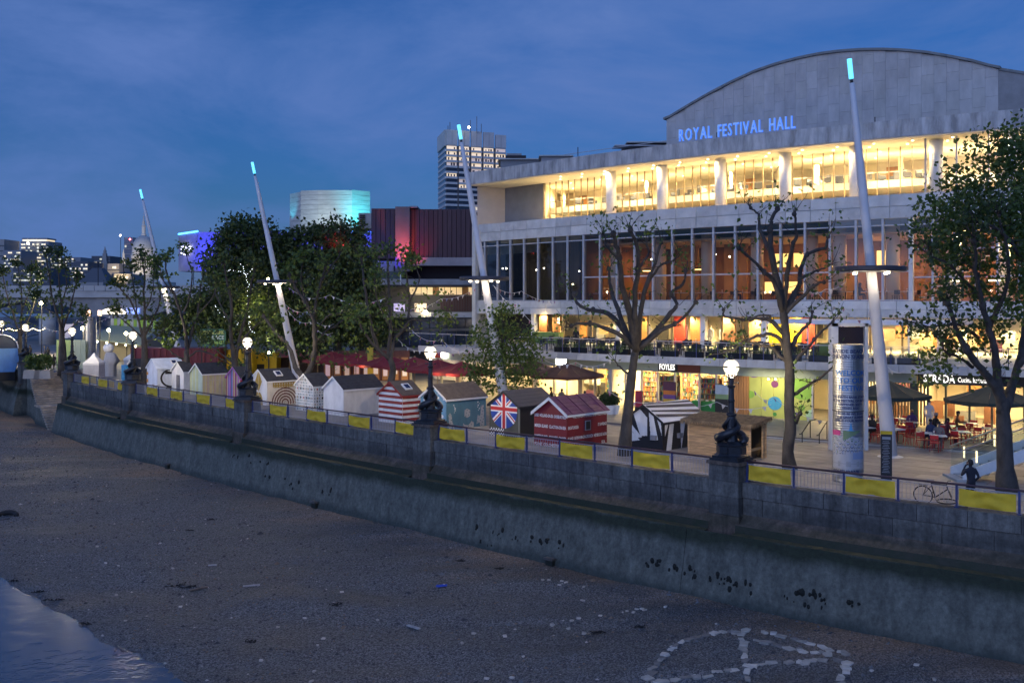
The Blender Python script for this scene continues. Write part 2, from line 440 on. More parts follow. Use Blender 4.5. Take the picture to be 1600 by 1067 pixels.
def beach_mat():
 m = m_beach; m.use_nodes = True; nt = m.node_tree; n = nt.nodes; l = nt.links; b = n['Principled BSDF']
 g = n.new('ShaderNodeNewGeometry'); pos = g.outputs['Position']
 # distance from wall -> sand near the wall, dark shingle further out
 d = n.new('ShaderNodeVectorMath'); d.operation = 'DOT_PRODUCT'; d.inputs[1].default_value = (0.717, 0.697, 0)
 l.new(pos, d.inputs[0])
 big = n.new('ShaderNodeTexNoise'); big.inputs['Scale'].default_value = 0.22; big.inputs['Detail'].default_value = 5
 mpb = n.new('ShaderNodeMapping'); mpb.inputs['Rotation'].default_value = (0, 0, R(-45)); mpb.inputs['Scale'].default_value = (0.5, 1.6, 1)
 l.new(pos, mpb.inputs[0]); l.new(mpb.outputs[0], big.inputs['Vector'])
 ad = n.new('ShaderNodeMath'); ad.operation = 'MULTIPLY_ADD'; ad.inputs[1].default_value = 15.0
 l.new(big.outputs[0], ad.inputs[0]); l.new(d.outputs['Value'], ad.inputs[2])
 mr = n.new('ShaderNodeMapRange'); mr.inputs['From Min'].default_value = 39.5; mr.inputs['From Max'].default_value = 45.5
 l.new(ad.outputs[0], mr.inputs['Value'])
 fine = n.new('ShaderNodeTexNoise'); fine.inputs['Scale'].default_value = 9; fine.inputs['Detail'].default_value = 8; fine.inputs['Roughness'].default_value = 0.75
 l.new(pos, fine.inputs['Vector'])
 c1 = n.new('ShaderNodeValToRGB'); c1.color_ramp.elements[0].color = (0.033, 0.036, 0.040, 1); c1.color_ramp.elements[1].color = (0.178, 0.180, 0.180, 1)
 c1.color_ramp.elements[0].position = 0.35; c1.color_ramp.elements[1].position = 0.7
 c2 = n.new('ShaderNodeValToRGB'); c2.color_ramp.elements[0].color = (0.12, 0.078, 0.048, 1); c2.color_ramp.elements[1].color = (0.32, 0.215, 0.14, 1)
 c2.color_ramp.elements[0].position = 0.3; c2.color_ramp.elements[1].position = 0.75
 # every cobble its own tone
 vc = n.new('ShaderNodeTexVoronoi'); vc.inputs['Scale'].default_value = 21; l.new(pos, vc.inputs['Vector'])
 bw = n.new('ShaderNodeRGBToBW'); l.new(vc.outputs['Color'], bw.inputs[0])
 fa = n.new('ShaderNodeMath'); fa.operation = 'MULTIPLY_ADD'; fa.inputs[1].default_value = 0.7; l.new(bw.outputs[0], fa.inputs[0]); l.new(fine.outputs[0], fa.inputs[2])
 sb = n.new('ShaderNodeMath'); sb.operation = 'SUBTRACT'; sb.inputs[1].default_value = 0.37; l.new(fa.outputs[0], sb.inputs[0])
 for c_ in (c1, c2): l.new(sb.outputs[0], c_.inputs[0])
 mx = n.new('ShaderNodeMix'); mx.data_type = 'RGBA'
 l.new(mr.outputs[0], mx.inputs['Factor']); l.new(c1.outputs[0], mx.inputs['A']); l.new(c2.outputs[0], mx.inputs['B'])
 # wet and dry bands running along the shore
 mpw = n.new('ShaderNodeMapping'); mpw.inputs['Rotation'].default_value = (0, 0, R(45)); mpw.inputs['Scale'].default_value = (.12, .5, 1); l.new(pos, mpw.inputs[0])
 wn = n.new('ShaderNodeTexNoise'); wn.inputs['Scale'].default_value = 1.0; wn.inputs['Detail'].default_value = 7; wn.inputs['Roughness'].default_value = .6; wn.inputs['Distortion'].default_value = .6; l.new(mpw.outputs[0], wn.inputs['Vector'])
 wr = n.new('ShaderNodeMapRange'); wr.inputs['From Min'].default_value = .34; wr.inputs['From Max'].default_value = .66; wr.inputs['To Min'].default_value = .58; wr.inputs['To Max'].default_value = 1.35; l.new(wn.outputs[0], wr.inputs['Value'])
 ws = n.new('ShaderNodeVectorMath'); ws.operation = 'SCALE'; l.new(mx.outputs['Result'], ws.inputs[0]); l.new(wr.outputs[0], ws.inputs['Scale'])
 l.new(ws.outputs[0], b.inputs['Base Color'])
 rg = n.new('ShaderNodeMapRange'); rg.inputs['To Min'].default_value = .45; rg.inputs['To Max'].default_value = .85; rg.inputs['From Min'].default_value = .58; rg.inputs['From Max'].default_value = 1.2; l.new(wr.outputs[0], rg.inputs['Value']); l.new(rg.outputs[0], b.inputs['Roughness'])
 vo = n.new('ShaderNodeTexVoronoi'); vo.inputs['Scale'].default_value = 11
 l.new(pos, vo.inputs['Vector'])
 bp = n.new('ShaderNodeBump'); bp.inputs['Strength'].default_value = 0.9; bp.inputs['Distance'].default_value = 0.06
 l.new(vo.outputs['Distance'], bp.inputs['Height']); l.new(bp.outputs[0], b.inputs['Normal'])
beach_mat()
def foreshore():
 x = np.arange(-150, 62, 0.55); y = np.arange(6, 165, 0.55)
 X, Yg = np.meshgrid(x, y, indexing='ij'); Z = beach_h(X, Yg)
 nx, ny = X.shape
 v = np.stack([X.ravel(), Yg.ravel(), Z.ravel()], 1)
 i, j = np.meshgrid(np.arange(nx - 1), np.arange(ny - 1), indexing='ij')
 a = (i * ny + j).ravel(); f = np.stack([a, a + ny, a + ny + 1, a + 1], 1)
 # keep what lies riverward of the wall
 cen = v[f].mean(1)
 keep = (cen[:, 0] * 0.717 + cen[:, 1] * 0.697) < (-4.7 * 0.717 + 56.6 * 0.697) + 9
 f = f[keep]
 me = bpy.data.meshes.new('foreshore'); me.from_pydata(v.tolist(), [], f.tolist()); me.materials.append(m_beach)
 me.polygons.foreach_set('use_smooth', [True] * len(me.polygons)); me.update()
 o = bpy.data.objects.new('foreshore_beach', me); COL.objects.link(o); tag(o, kind='structure')
foreshore()
def pebbles():
 r = np.random.RandomState(5); N = 42000
 # uniform over the visible foreshore, denser near the camera's view
 s = r.uniform(-62, 30, N); dd = r.uniform(0, 24, N) ** 1.0
 bx, by = -4.7, 56.6
 x = bx + 0.697 * (s + 0) - 0.717 * dd; y = by - 0.717 * s - 0.697 * dd
 z = beach_h(x, y)
 k = z > WATER_Z - 0.03; x, y, z = x[k], y[k], z[k]; N = len(x)
 sz = 0.018 + 0.065 * r.rand(N) ** 5 + 0.014 * r.rand(N) + 0.13 * r.rand(N) ** 60
 a = r.uniform(0, 2 * pi, N); el = r.uniform(0.6, 1.0, N)
 base = np.array([(1, 0, 0), (0, 1, 0), (-1, 0, 0), (0, -1, 0), (0, 0, 1.0)])
 V = np.empty((N, 5, 3))
 for q in range(5):
  lx = base[q, 0] * sz * (1 + 0.3 * r.rand(N)); ly = base[q, 1] * sz * el
  V[:, q, 0] = x + lx * np.cos(a) - ly * np.sin(a); V[:, q, 1] = y + lx * np.sin(a) + ly * np.cos(a); V[:, q, 2] = z + base[q, 2] * sz * 0.7 - sz * 0.12
 o = np.arange(N)[:, None] * 5
 Fc = np.concatenate([o + np.array([[0, 1, 4]]), o + np.array([[1, 2, 4]]), o + np.array([[2, 3, 4]]), o + np.array([[3, 0, 4]])], 0)
 me = bpy.data.meshes.new('shingle'); me.from_pydata(V.reshape(-1, 3).tolist(), [], Fc.tolist())
 tones = [M('pebble_dark', (0.04, 0.044, 0.05), 0.7), M('pebble_grey', (0.13, 0.14, 0.15), 0.7), M('pebble_brown', (0.17, 0.125, 0.09), 0.7), M('pebble_pale', (0.44, 0.41, 0.37), 0.7)]
 for t in tones: me.materials.append(t)
 mi = r.choice(4, N, p=[0.45, 0.33, 0.19, 0.03]); me.polygons.foreach_set('material_index', np.tile(mi, 4).astype(np.int32)); me.update()
 ob = bpy.data.objects.new('shingle', me); COL.objects.link(ob)
 tag(ob, 'loose grey and brown shingle strewn over the foreshore', 'shingle', kind='stuff')
pebbles()
def river():
 mb = MB(); mb.add([(-3000, -60, WATER_Z), (40, -60, WATER_Z), (60, 20, WATER_Z), (-90, 190, WATER_Z), (-100, 3400, WATER_Z), (-3000, 3400, WATER_Z)], [range(6)])
 m = bpy.data.materials.new('river_water'); m.use_nodes = True; nt = m.node_tree; n = nt.nodes; l = nt.links; b = n['Principled BSDF']
 b.inputs['Base Color'].default_value = (0.055, 0.072, 0.10, 1); b.inputs['Roughness'].default_value = 0.16; b.inputs['Specular IOR Level'].default_value = 0.45
 g = n.new('ShaderNodeNewGeometry'); nz = n.new('ShaderNodeTexNoise'); nz.inputs['Scale'].default_value = 1.1; nz.inputs['Detail'].default_value = 4
 l.new(g.outputs['Position'], nz.inputs['Vector'])
 bp = n.new('ShaderNodeBump'); bp.inputs['Strength'].default_value = 0.3; bp.inputs['Distance'].default_value = 0.08
 l.new(nz.outputs[0], bp.inputs['Height']); l.new(bp.outputs[0], b.inputs['Normal'])
 tag(mb.build('river_water', m), kind='structure')
river()

# ------------------------------------------------------------------ river wall
m_wallstone = bpy.data.materials.new('embankment_stone')
def wall_mat(m, base, moss, sz=0.22, lo=0.42, hi=1.35):
 m.use_nodes = True; nt = m.node_tree; n = nt.nodes; l = nt.links; b = n['Principled BSDF']
 g = n.new('ShaderNodeNewGeometry'); pos = g.outputs['Position']
 mp = n.new('ShaderNodeMapping'); mp.inputs['Scale'].default_value = (1.6, 1.6, sz); l.new(pos, mp.inputs[0])
 st = n.new('ShaderNodeTexNoise'); st.inputs['Scale'].default_value = 1.4; st.inputs['Detail'].default_value = 7; st.inputs['Roughness'].default_value = 0.7
 l.new(mp.outputs[0], st.inputs['Vector'])
 cr = n.new('ShaderNodeValToRGB'); e = cr.color_ramp.elements
 e[0].position = 0.34; e[0].color = (*[c * lo for c in base], 1); e[1].position = 0.7; e[1].color = (*[min(1, c * hi) for c in base], 1)
 l.new(st.outputs[0], cr.inputs[0])
 cur = cr.outputs[0]
 pat = n.new('ShaderNodeTexNoise'); pat.inputs['Scale'].default_value = 0.45; pat.inputs['Detail'].default_value = 6; l.new(pos, pat.inputs['Vector'])
 sep = n.new('ShaderNodeSeparateXYZ'); l.new(pos, sep.inputs[0])
 for (z0, z1, z2, z3, col, amt) in moss:
  zz = n.new('ShaderNodeMath'); zz.operation = 'MULTIPLY_ADD'; zz.inputs[1].default_value = 0.9
  l.new(pat.outputs[0], zz.inputs[0]); l.new(sep.outputs['Z'], zz.inputs[2])
  a = n.new('ShaderNodeMapRange'); a.inputs['From Min'].default_value = z0 + 0.45; a.inputs['From Max'].default_value = z1 + 0.45; l.new(zz.outputs[0], a.inputs['Value'])
  c = n.new('ShaderNodeMapRange'); c.inputs['From Min'].default_value = z3 + 0.45; c.inputs['From Max'].default_value = z2 + 0.45; l.new(zz.outputs[0], c.inputs['Value'])
  mu = n.new('ShaderNodeMath'); mu.operation = 'MULTIPLY'; l.new(a.outputs[0], mu.inputs[0]); l.new(c.outputs[0], mu.inputs[1])
  m2 = n.new('ShaderNodeMath'); m2.operation = 'MULTIPLY'; m2.inputs[1].default_value = amt; l.new(mu.outputs[0], m2.inputs[0])
  mx = n.new('ShaderNodeMix'); mx.data_type = 'RGBA'; l.new(m2.outputs[0], mx.inputs['Factor']); l.new(cur, mx.inputs['A']); mx.inputs['B'].default_value = (*col, 1)
  cur = mx.outputs['Result']
 # fine grime and pale lime streaks
 gr = n.new('ShaderNodeTexNoise'); gr.inputs['Scale'].default_value = 5; gr.inputs['Detail'].default_value = 9; gr.inputs['Roughness'].default_value = .75; l.new(pos, gr.inputs['Vector'])
 gm = n.new('ShaderNodeMapRange'); gm.inputs['From Min'].default_value = .32; gm.inputs['From Max'].default_value = .68; gm.inputs['To Min'].default_value = .62; gm.inputs['To Max'].default_value = 1.4; l.new(gr.outputs[0], gm.inputs['Value'])
 gx = n.new('ShaderNodeVectorMath'); gx.operation = 'SCALE'; l.new(cur, gx.inputs[0]); l.new(gm.outputs[0], gx.inputs['Scale']); cur = gx.outputs[0]
 l.new(cur, b.inputs['Base Color'])
 fn = n.new('ShaderNodeTexNoise'); fn.inputs['Scale'].default_value = 9; fn.inputs['Detail'].default_value = 9; fn.inputs['Roughness'].default_value = .7; l.new(pos, fn.inputs['Vector'])
 bp = n.new('ShaderNodeBump'); bp.inputs['Strength'].default_value = 0.8; bp.inputs['Distance'].default_value = 0.06
 l.new(fn.outputs[0], bp.inputs['Height']); l.new(bp.outputs[0], b.inputs['Normal'])
 b.inputs['Roughness'].default_value = 0.85
 return m
wall_mat(m_wallstone, (0.125, 0.12, 0.11), [(-1.2, -0.75, -0.55, -0.2, (0.04, 0.04, 0.036), 0.6)])
m_wallstone_b = wall_mat(bpy.data.materials.new('embankment_stone_b'), (0.15, 0.145, 0.13), [(-1.2, -0.75, -0.55, -0.2, (0.045, 0.045, 0.04), 0.6)])
m_wallstone_c = wall_mat(bpy.data.materials.new('embankment_stone_c'), (0.108, 0.103, 0.097), [(-1.2, -0.75, -0.55, -0.2, (0.038, 0.038, 0.034), 0.6)])
m_sill = wall_mat(bpy.data.materials.new('embankment_sill'), (0.125, 0.092, 0.07), [(-1.6, -1.3, -1.02, -0.85, (0.03, 0.034, 0.016), 0.5)])
m_algae = M('wet_algae', (.014, .024, .008), .6, .5, 2.5, .5, 12, col2=(.03, .03, .018)); m_olive = M('ledge_algae', (.085, .072, .032), .8, .4, 2, .4, 12, col2=(.03, .034, .014))
m_lower = wall_mat(bpy.data.materials.new('embankment_lower'), (0.122, 0.126, 0.105), [(-2.35, -1.9, -1.6, -1.3, (0.016, 0.024, 0.010), 0.92), (-5.2, -4.6, -4.2, -3.8, (0.03, 0.042, 0.038), 0.8)], 0.55, 0.6, 1.3)

rw = thing('river_wall', 'long stone embankment wall rising from the shingle beach', 'wall', (9.3, 43.3, 0))
rw['kind'] = 'structure'
WT = rw
def wall_blocks():
 r = random.Random(3)
 mats = [m_wallstone, m_wallstone_b, m_wallstone_c]
 spans = [(T_RIGHT, PIL_T[0])] + [(PIL_T[i], PIL_T[i + 1]) for i in range(4)]
 for si, (a, b) in enumerate(spans):
  a += 0.74; b -= 0.74
  n = max(4, round((b - a) / 1.75))
  for row, (z0, z1, o0) in enumerate([(-0.08, 0.53, -0.05), (-0.80, -0.10, 0.0)]):
   ph = 0.5 if row else 0.0
   ts = [a] + [a + (b - a) * (k + ph) / n for k in range(1 if ph == 0 else 0, n)] + [b]
   for k in range(len(ts) - 1):
    g = 0.011; t0, t1 = ts[k] + g, ts[k + 1] - g
    if t1 - t0 < 0.15: continue
    j = r.uniform(-0.022, 0.022)
    mb = MB(); mb.slab(WALL.seg(t0, t1, o0 + j, 2), WALL.seg(t0, t1, 0.62, 2), z0, z1 + (r.uniform(-.006, .006) if row == 0 else 0))
    mb.build('block', r.choice(mats), rw, True)
  # sloping string course and moss ledge
  mb = MB()
  A = [WALL.seg(a - 0.1, b + 0.1, o, 2) for o in (0.0, -0.10, -0.46, -0.48, -0.78, -0.80)]
  Z = [-0.80, -0.90, -1.20, -1.50, -1.55, -1.62]
  alg = MB(); olv = MB()
  for q in range(5):
   for i in range(len(A[0]) - 1):
    (mb if q < 2 else alg if q == 2 else olv).poly([(*A[q][i].xy, Z[q]), (*A[q][i + 1].xy, Z[q]), (*A[q + 1][i + 1].xy, Z[q + 1]), (*A[q + 1][i].xy, Z[q + 1])])
  mb.build('string_course', m_sill, rw, True); alg.build('algae_band', m_algae, rw, True); olv.build('ledge', m_olive, rw, True)
 # lower battered wall, in bays with an expansion joint between them
 bays = [T_RIGHT - 6, PIL_T[0] + 1.5, PIL_T[1] + 2.5, PIL_T[2] - 1, PIL_T[3] + 2, PIL_T[4] + 0.75]
 for a, b in zip(bays[:-1], bays[1:]):
  mb = MB(); a += 0.012; b -= 0.012
  rows = [(-0.79, -1.55), (-0.83, -1.8), (-0.95, -2.4), (-1.1, -3.1), (-1.25, -3.8), (-1.45, -4.6), (-1.6, -5.6)]
  P = [WALL.seg(a, b, o, 1.0) for o, z in rows]
  for q in range(len(rows) - 1):
   for i in range(len(P[0]) - 1):
    mb.poly([(*P[q][i].xy, rows[q][1]), (*P[q][i + 1].xy, rows[q][1]), (*P[q + 1][i + 1].xy, rows[q + 1][1]), (*P[q + 1][i].xy, rows[q + 1][1])])
  for e in (0, -1):
   mb.poly([(*P[q][e].xy, rows[q][1]) for q in range(len(rows))] + [(*WALL.at(a if e == 0 else b, 0.6).xy, -5.6), (*WALL.at(a if e == 0 else b, 0.6).xy, -1.55)])
  mb.build('battered_base', m_lower, rw, True)
 # core behind the stones
 mb = MB(); mb.slab(WALL.seg(T_RIGHT - 8, PIL_T[4], 0.05, 1.5), WALL.seg(T_RIGHT - 8, PIL_T[4], 0.60, 1.5), -5.6, 0.0); mb.build('core', m_wallstone_c, rw, True)
wall_blocks()
def pier(t, last=False):
 c = WALL.at(t, 0.33); a = WALL.ang(t)
 o = thing('wall_pier', '', 'pier', (c.x, c.y, 0), a)
 def blk(name, w, d, z0, z1, m):
  mb = MB(); e = 0.02
  mb.hexa([(-w/2, -d/2, z0), (w/2, -d/2, z0), (w/2, d/2, z0), (-w/2, d/2, z0)], [(-w/2+e, -d/2+e, z1), (w/2-e, -d/2+e, z1), (w/2-e, d/2-e, z1), (-w/2+e, d/2-e, z1)]); return mb.build(name, m, o)
 blk('footing', 1.62, 1.55, -1.7, -0.86, m_sill)
 blk('block', 1.44, 1.30, -0.855, -0.1, m_wallstone)
 blk('block', 1.44, 1.30, -0.09, 0.55, m_wallstone_b)
 blk('block', 1.44, 1.30, 0.56, 1.24, m_wallstone)
 blk('cap', 1.60, 1.46, 1.243, 1.38, m_sill)
 return o
PIERS = []
lab = ['nearest stone pier of the river wall, carrying a lamp by the bamboo hut', 'stone wall pier carrying a lamp in front of the teal hut', 'stone wall pier carrying a lamp beside the striped hut',
 'stone wall pier carrying a lamp in front of the dark roofed hut', 'stone wall pier at the right side of the river steps']
for t, lb in zip(PIL_T, lab):
 p = pier(t); p['label'] = lb; p['group'] = 'stone piers along the river wall'; PIERS.append(p)
# ------------------------------------------------------------------ river steps
m_step = M('worn_step_stone', (0.36, 0.29, 0.22), 0.8, 0.3, 1.5, 0.3, 10)
def river_steps():
 a = WALL.at(ST0, 0)
 o = bpy.data.objects.new('river_steps', None); COL.objects.link(o); o.location = (a.x, a.y, 0)
 tag(o, 'worn stone steps descending from the promenade to the beach', 'steps', kind='structure')
 n = 27; L = ST1 - ST0; run = (L - 2.2) / n
 t = ST1; z = GZ
 for i in range(n):
  z -= 0.18
  w = run
  if i == 15: w += 2.2
  t0, t1 = t - w, t
  off = 0.25 - 0.068 * max(0, i - 3) if i < 15 else -0.75 - 0.06 * (i - 15)
  mb = MB(); mb.slab(WALL.seg(t0, t1 + 0.03, off, 3), WALL.seg(t0, t1 + 0.03, 3.36, 3), z - 0.15, z)
  mb.build('step', m_step, o, True)
  mb = MB(); mb.slab(WALL.seg(t0, t1, off + 0.06, 3), WALL.seg(t0, t1, 3.34, 3), -5.4, z - 0.153)
  mb.build('step_core', m_lower, o, True)
  t = t0
 mb = MB(); mb.slab(WALL.seg(ST0 - 0.5, ST1 + 0.3, 3.40, 3), WALL.seg(ST0 - 0.5, ST1 + 0.3, 3.9, 3), -5.4, GZ - .005); mb.build('retaining_wall', m_wallstone_c, o, True)
 # wall beyond the steps
 for (t0, t1) in ((ST1 + 0.05, T_n6), (T_n6 + 0.02, WALL.L)):
  mb = MB(); mb.slab(WALL.seg(t0, t1, 0.0, 3), WALL.seg(t0, t1, 0.7, 3), -0.8, 0.56); mb.build('wall_top', m_wallstone_b, o, True)
  mb = MB()
  rows = [(0.0, -0.81), (-0.5, -1.4), (-0.9, -3.0), (-1.3, -5.6)]
  P = [WALL.seg(t0, t1, q, 3) for q, zz in rows]
  for q in range(3):
   for i in range(len(P[0]) - 1):
    mb.poly([(*P[q][i].xy, rows[q][1]), (*P[q][i + 1].xy, rows[q][1]), (*P[q + 1][i + 1].xy, rows[q + 1][1]), (*P[q + 1][i].xy, rows[q + 1][1])])
  mb.poly([(*P[q][0].xy, rows[q][1]) for q in range(4)] + [(*WALL.at(t0, 0.7).xy, -5.6), (*WALL.at(t0, 0.7).xy, -0.81)])
  mb.build('battered_base', m_lower, o, True)
river_steps()
for t, lb in ((T_n5, 'stone wall pier at the left side of the river steps beside the cabin boat'), (T_n6, 'farthest stone wall pier behind the cabin boat')):
 p = pier(t); p['label'] = lb; p['group'] = 'stone piers along the river wall'; PIERS.append(p)

# ------------------------------------------------------------------ dolphin lamp standards
def globe_mat():
 m = bpy.data.materials.new('lamp_globe'); m.use_nodes = True; nt = m.node_tree; n = nt.nodes; l = nt.links; n.remove(n['Principled BSDF'])
 e = n.new('ShaderNodeEmission'); e.inputs[0].default_value = (1, .84, .60, 1); e.inputs[1].default_value = .95
 t = n.new('ShaderNodeBsdfTransparent'); mx = n.new('ShaderNodeMixShader'); mx.inputs[0].default_value = .5
 l.new(t.outputs[0], mx.inputs[1]); l.new(e.outputs[0], mx.inputs[2]); l.new(mx.outputs[0], n['Material Output'].inputs['Surface']); return m
m_globe = globe_mat()
def make_lamp():
 o = thing('street_lamp', '', 'lamp')
 MB().box((0, 0, 0.05), (1.36, 1.30, 0.10)).box((0, 0, 0.15), (1.20, 1.15, 0.10)).build('plinth', m_iron, o)
 mb = MB(); q = pi / 4
 mb.lathe([(0.74, 0.20), (0.66, 0.25), (0.62, 0.30), (0.62, 0.62), (0.70, 0.66), (0.70, 0.70), (0.56, 0.76), (0.45, 0.80)], 8, a0=pi / 8)
 for k in range(4):
  t = k * pi / 2; mb.box((0.60 * cos(t), 0.60 * sin(t), 0.46), (0.05, 0.36, 0.24), t)
 mb.build('pedestal', m_iron, o)
 # two dolphins: heads low on the pedestal, bodies coiled up round the shaft, tails high
 for k in range(2):
  ph = k * pi + 0.5; path = []; rad = []
  for i in range(26):
   u = i / 25; a = ph + u * 4.6
   rr = 0.46 * (1 - u) ** 0.8 + 0.10; z = 0.86 + 0.06 * sin(u * 6) + 1.05 * u ** 1.15
   path.append((rr * cos(a), rr * sin(a), z)); rad.append(0.045 + 0.17 * (1 - u) ** 0.9 * min(1, 0.62 + u * 4))
  mb = MB(); mb.tube(path, rad, 8)
  a = ph; hx, hy = 0.60 * cos(a - 0.3), 0.60 * sin(a - 0.3)
  mb.tube([(0.52 * cos(ph), 0.52 * sin(ph), 0.90), (0.58 * cos(ph - .25), 0.58 * sin(ph - .25), 0.92), (0.62 * cos(ph - .5), 0.62 * sin(ph - .5), 0.83), (0.60 * cos(ph - .75), 0.60 * sin(ph - .75), 0.78)], [0.16, 0.185, 0.13, 0.05], 8)
  tx, ty, tz = path[-1]; aa = ph + 4.6
  for s in (-1, 1):
   mb.add([(tx, ty, tz - 0.02), (tx + 0.26 * cos(aa + s * 0.8), ty + 0.26 * sin(aa + s * 0.8), tz + 0.16), (tx + 0.10 * cos(aa), ty + 0.10 * sin(aa), tz + 0.10), (tx + 0.02, ty + 0.02, tz + 0.06)], [(0, 1, 2), (0, 2, 3), (0, 3, 1), (1, 3, 2)])
  for i in range(5, 20, 5):
   x, y, z = path[i]; a2 = ph + i / 25 * 4.6; r0 = rad[i]
   mb.add([(x + r0 * .6 * cos(a2), y + r0 * .6 * sin(a2), z + r0 * .4), (x + (r0 + .13) * cos(a2), y + (r0 + .13) * sin(a2), z + .12), (x + r0 * .6 * cos(a2 + .5), y + r0 * .6 * sin(a2 + .5), z + r0 * .2), (x, y, z)], [(0, 1, 2), (0, 3, 1), (1, 3, 2), (0, 2, 3)])
  mb.build('dolphin', m_iron, o, smooth=True)
 mb = MB(); prof = [(0.30, 0.78), (0.24, 1.0), (0.19, 1.4), (0.20, 1.75), (0.17, 1.85), (0.23, 1.9), (0.23, 1.96), (0.14, 2.02), (0.135, 2.45), (0.16, 2.5), (0.16, 2.54), (0.125, 2.58), (0.115, 3.05), (0.17, 3.1), (0.18, 3.16), (0.11, 3.2), (0.10, 3.42), (0.15, 3.46), (0.16, 3.5), (0.08, 3.54)]
 mb.lathe(prof, 12); mb.box((0, 0, 3.30), (0.62, 0.05, 0.05));
 for s in (-1, 1): mb.ball((s * 0.33, 0, 3.30), 0.045, 6)
 col = mb.build('column', m_iron, o)
 mb = MB()
 for k in range(8):
  t = 2 * pi * k / 8; mb.tube([(0.10 * cos(t), 0.10 * sin(t), 3.5), (0.20 * cos(t), 0.20 * sin(t), 3.58), (0.24 * cos(t), 0.24 * sin(t), 3.67)], [0.03, 0.025, 0.012], 5)
 mb.build('gallery', m_iron, o)
 point((0, 0, 3.94), 1400, (1, .80, .52), .2, parent=o)
 gl = MB().ball((0, 0, 3.94), 0.335, 20).build('lamp_globe', m_globe, o, smooth=True)
 mb = MB(); mb.lathe([(0.33, -0.035), (0.365, -0.03), (0.365, 0.03), (0.33, 0.035)], 24, (0, 0, 3.96));
 mb.lathe([(0.13, 4.255), (0.10, 4.30), (0.03, 4.33), (0.05, 4.38), (0.012, 4.46)], 8)
 mb.build('globe_band', m_iron, o)
 return o
lamp_labels = ['nearest iron dolphin lamp, on the pier in front of the bamboo hut', 'lit iron dolphin lamp on the pier in front of the teal hut', 'lit iron dolphin lamp on the pier by the rainbow striped hut',
   'lit iron dolphin lamp on the pier by the blue banner box', 'lit iron dolphin lamp on the right hand pier of the river steps', 'lit iron dolphin lamp on the left pier of the river steps, by the cabin boat', 'farthest lit dolphin lamp, at the left picture edge above the cabin boat']
LAMP = None; LAMPS = []
for i, (p, lb) in enumerate(zip(PIERS, lamp_labels)):
 if LAMP is None: LAMP = make_lamp(); o = LAMP
 else: o = copy_tree(LAMP)
 o.location = (p.location.x, p.location.y, 1.381); o.rotation_euler.z = p.rotation_euler.z + 0.25 * i
 tag(o, lb, 'lamp', 'dolphin lamps along the river wall'); LAMPS.append(o)

# ------------------------------------------------------------------ railings and yellow banners
m_hand = M('handrail_oxblood', (0.055, 0.028, 0.035), 0.32, 0.2, 4)
m_bal = M('baluster_paint', (0.33, 0.35, 0.40), 0.5, 0.1, 5)
RZ0, RZ1 = 0.53, 1.37
bal_me = None
def railing(t0, t1, npan, label, fine):
 global bal_me
 c = WALL.at((t0 + t1) / 2, 0.3); o = thing('railing', label, 'railing', (c.x, c.y, 0), 0, 'railings along the top of the river wall')
 ts = np.linspace(t0, t1, npan + 1)
 for k, t in enumerate(ts):
  p = WALL.at(t, 0.3)
  mb = MB(); mb.box((p.x, p.y, (RZ0 + RZ1) / 2), (0.075, 0.075, RZ1 - RZ0), WALL.ang(t)); mb.box((p.x, p.y, RZ0 + 0.02), (0.16, 0.16, 0.04), WALL.ang(t)); mb.build('post', m_steel_blue, o, True)
 mb = MB(); P = [(v.x, v.y, RZ1 + 0.02) for v in WALL.seg(t0 - 0.05, t1 + 0.05, 0.3, 1.0)]; mb.tube(P, 0.045, 8); mb.build('handrail', m_hand, o, True, True)
 mb = MB()
 for zz in (RZ1 - 0.09, RZ0 + 0.10): mb.slab(WALL.seg(t0, t1, 0.285, 1.0), WALL.seg(t0, t1, 0.315, 1.0), zz - 0.015, zz + 0.015)
 mb.build('rail', m_bal, o, True)
 h = RZ1 - RZ0 - 0.22
 if bal_me is None:
  b = MB().box((0, 0, 0), (0.015, 0.015, h)); ob = b.build('baluster', m_bal); bal_me = ob.data; bpy.data.objects.remove(ob)
 joined = MB()
 for k in range(npan):
  w = ts[k + 1] - ts[k]; nb = int(w / 0.15)
  for j in range(1, nb):
   t = ts[k] + w * j / nb; p = WALL.at(t, 0.3)
   if fine: link_mesh('baluster', bal_me, o, (p.x - c.x, p.y - c.y, (RZ0 + RZ1) / 2 + 0.005), WALL.ang(t))
   else: joined.box((p.x, p.y, (RZ0 + RZ1) / 2 + 0.005), (0.015, 0.015, h), WALL.ang(t))
 if not fine: tag(joined.build('balusters', m_bal, o, True), kind='stuff')
 return ts
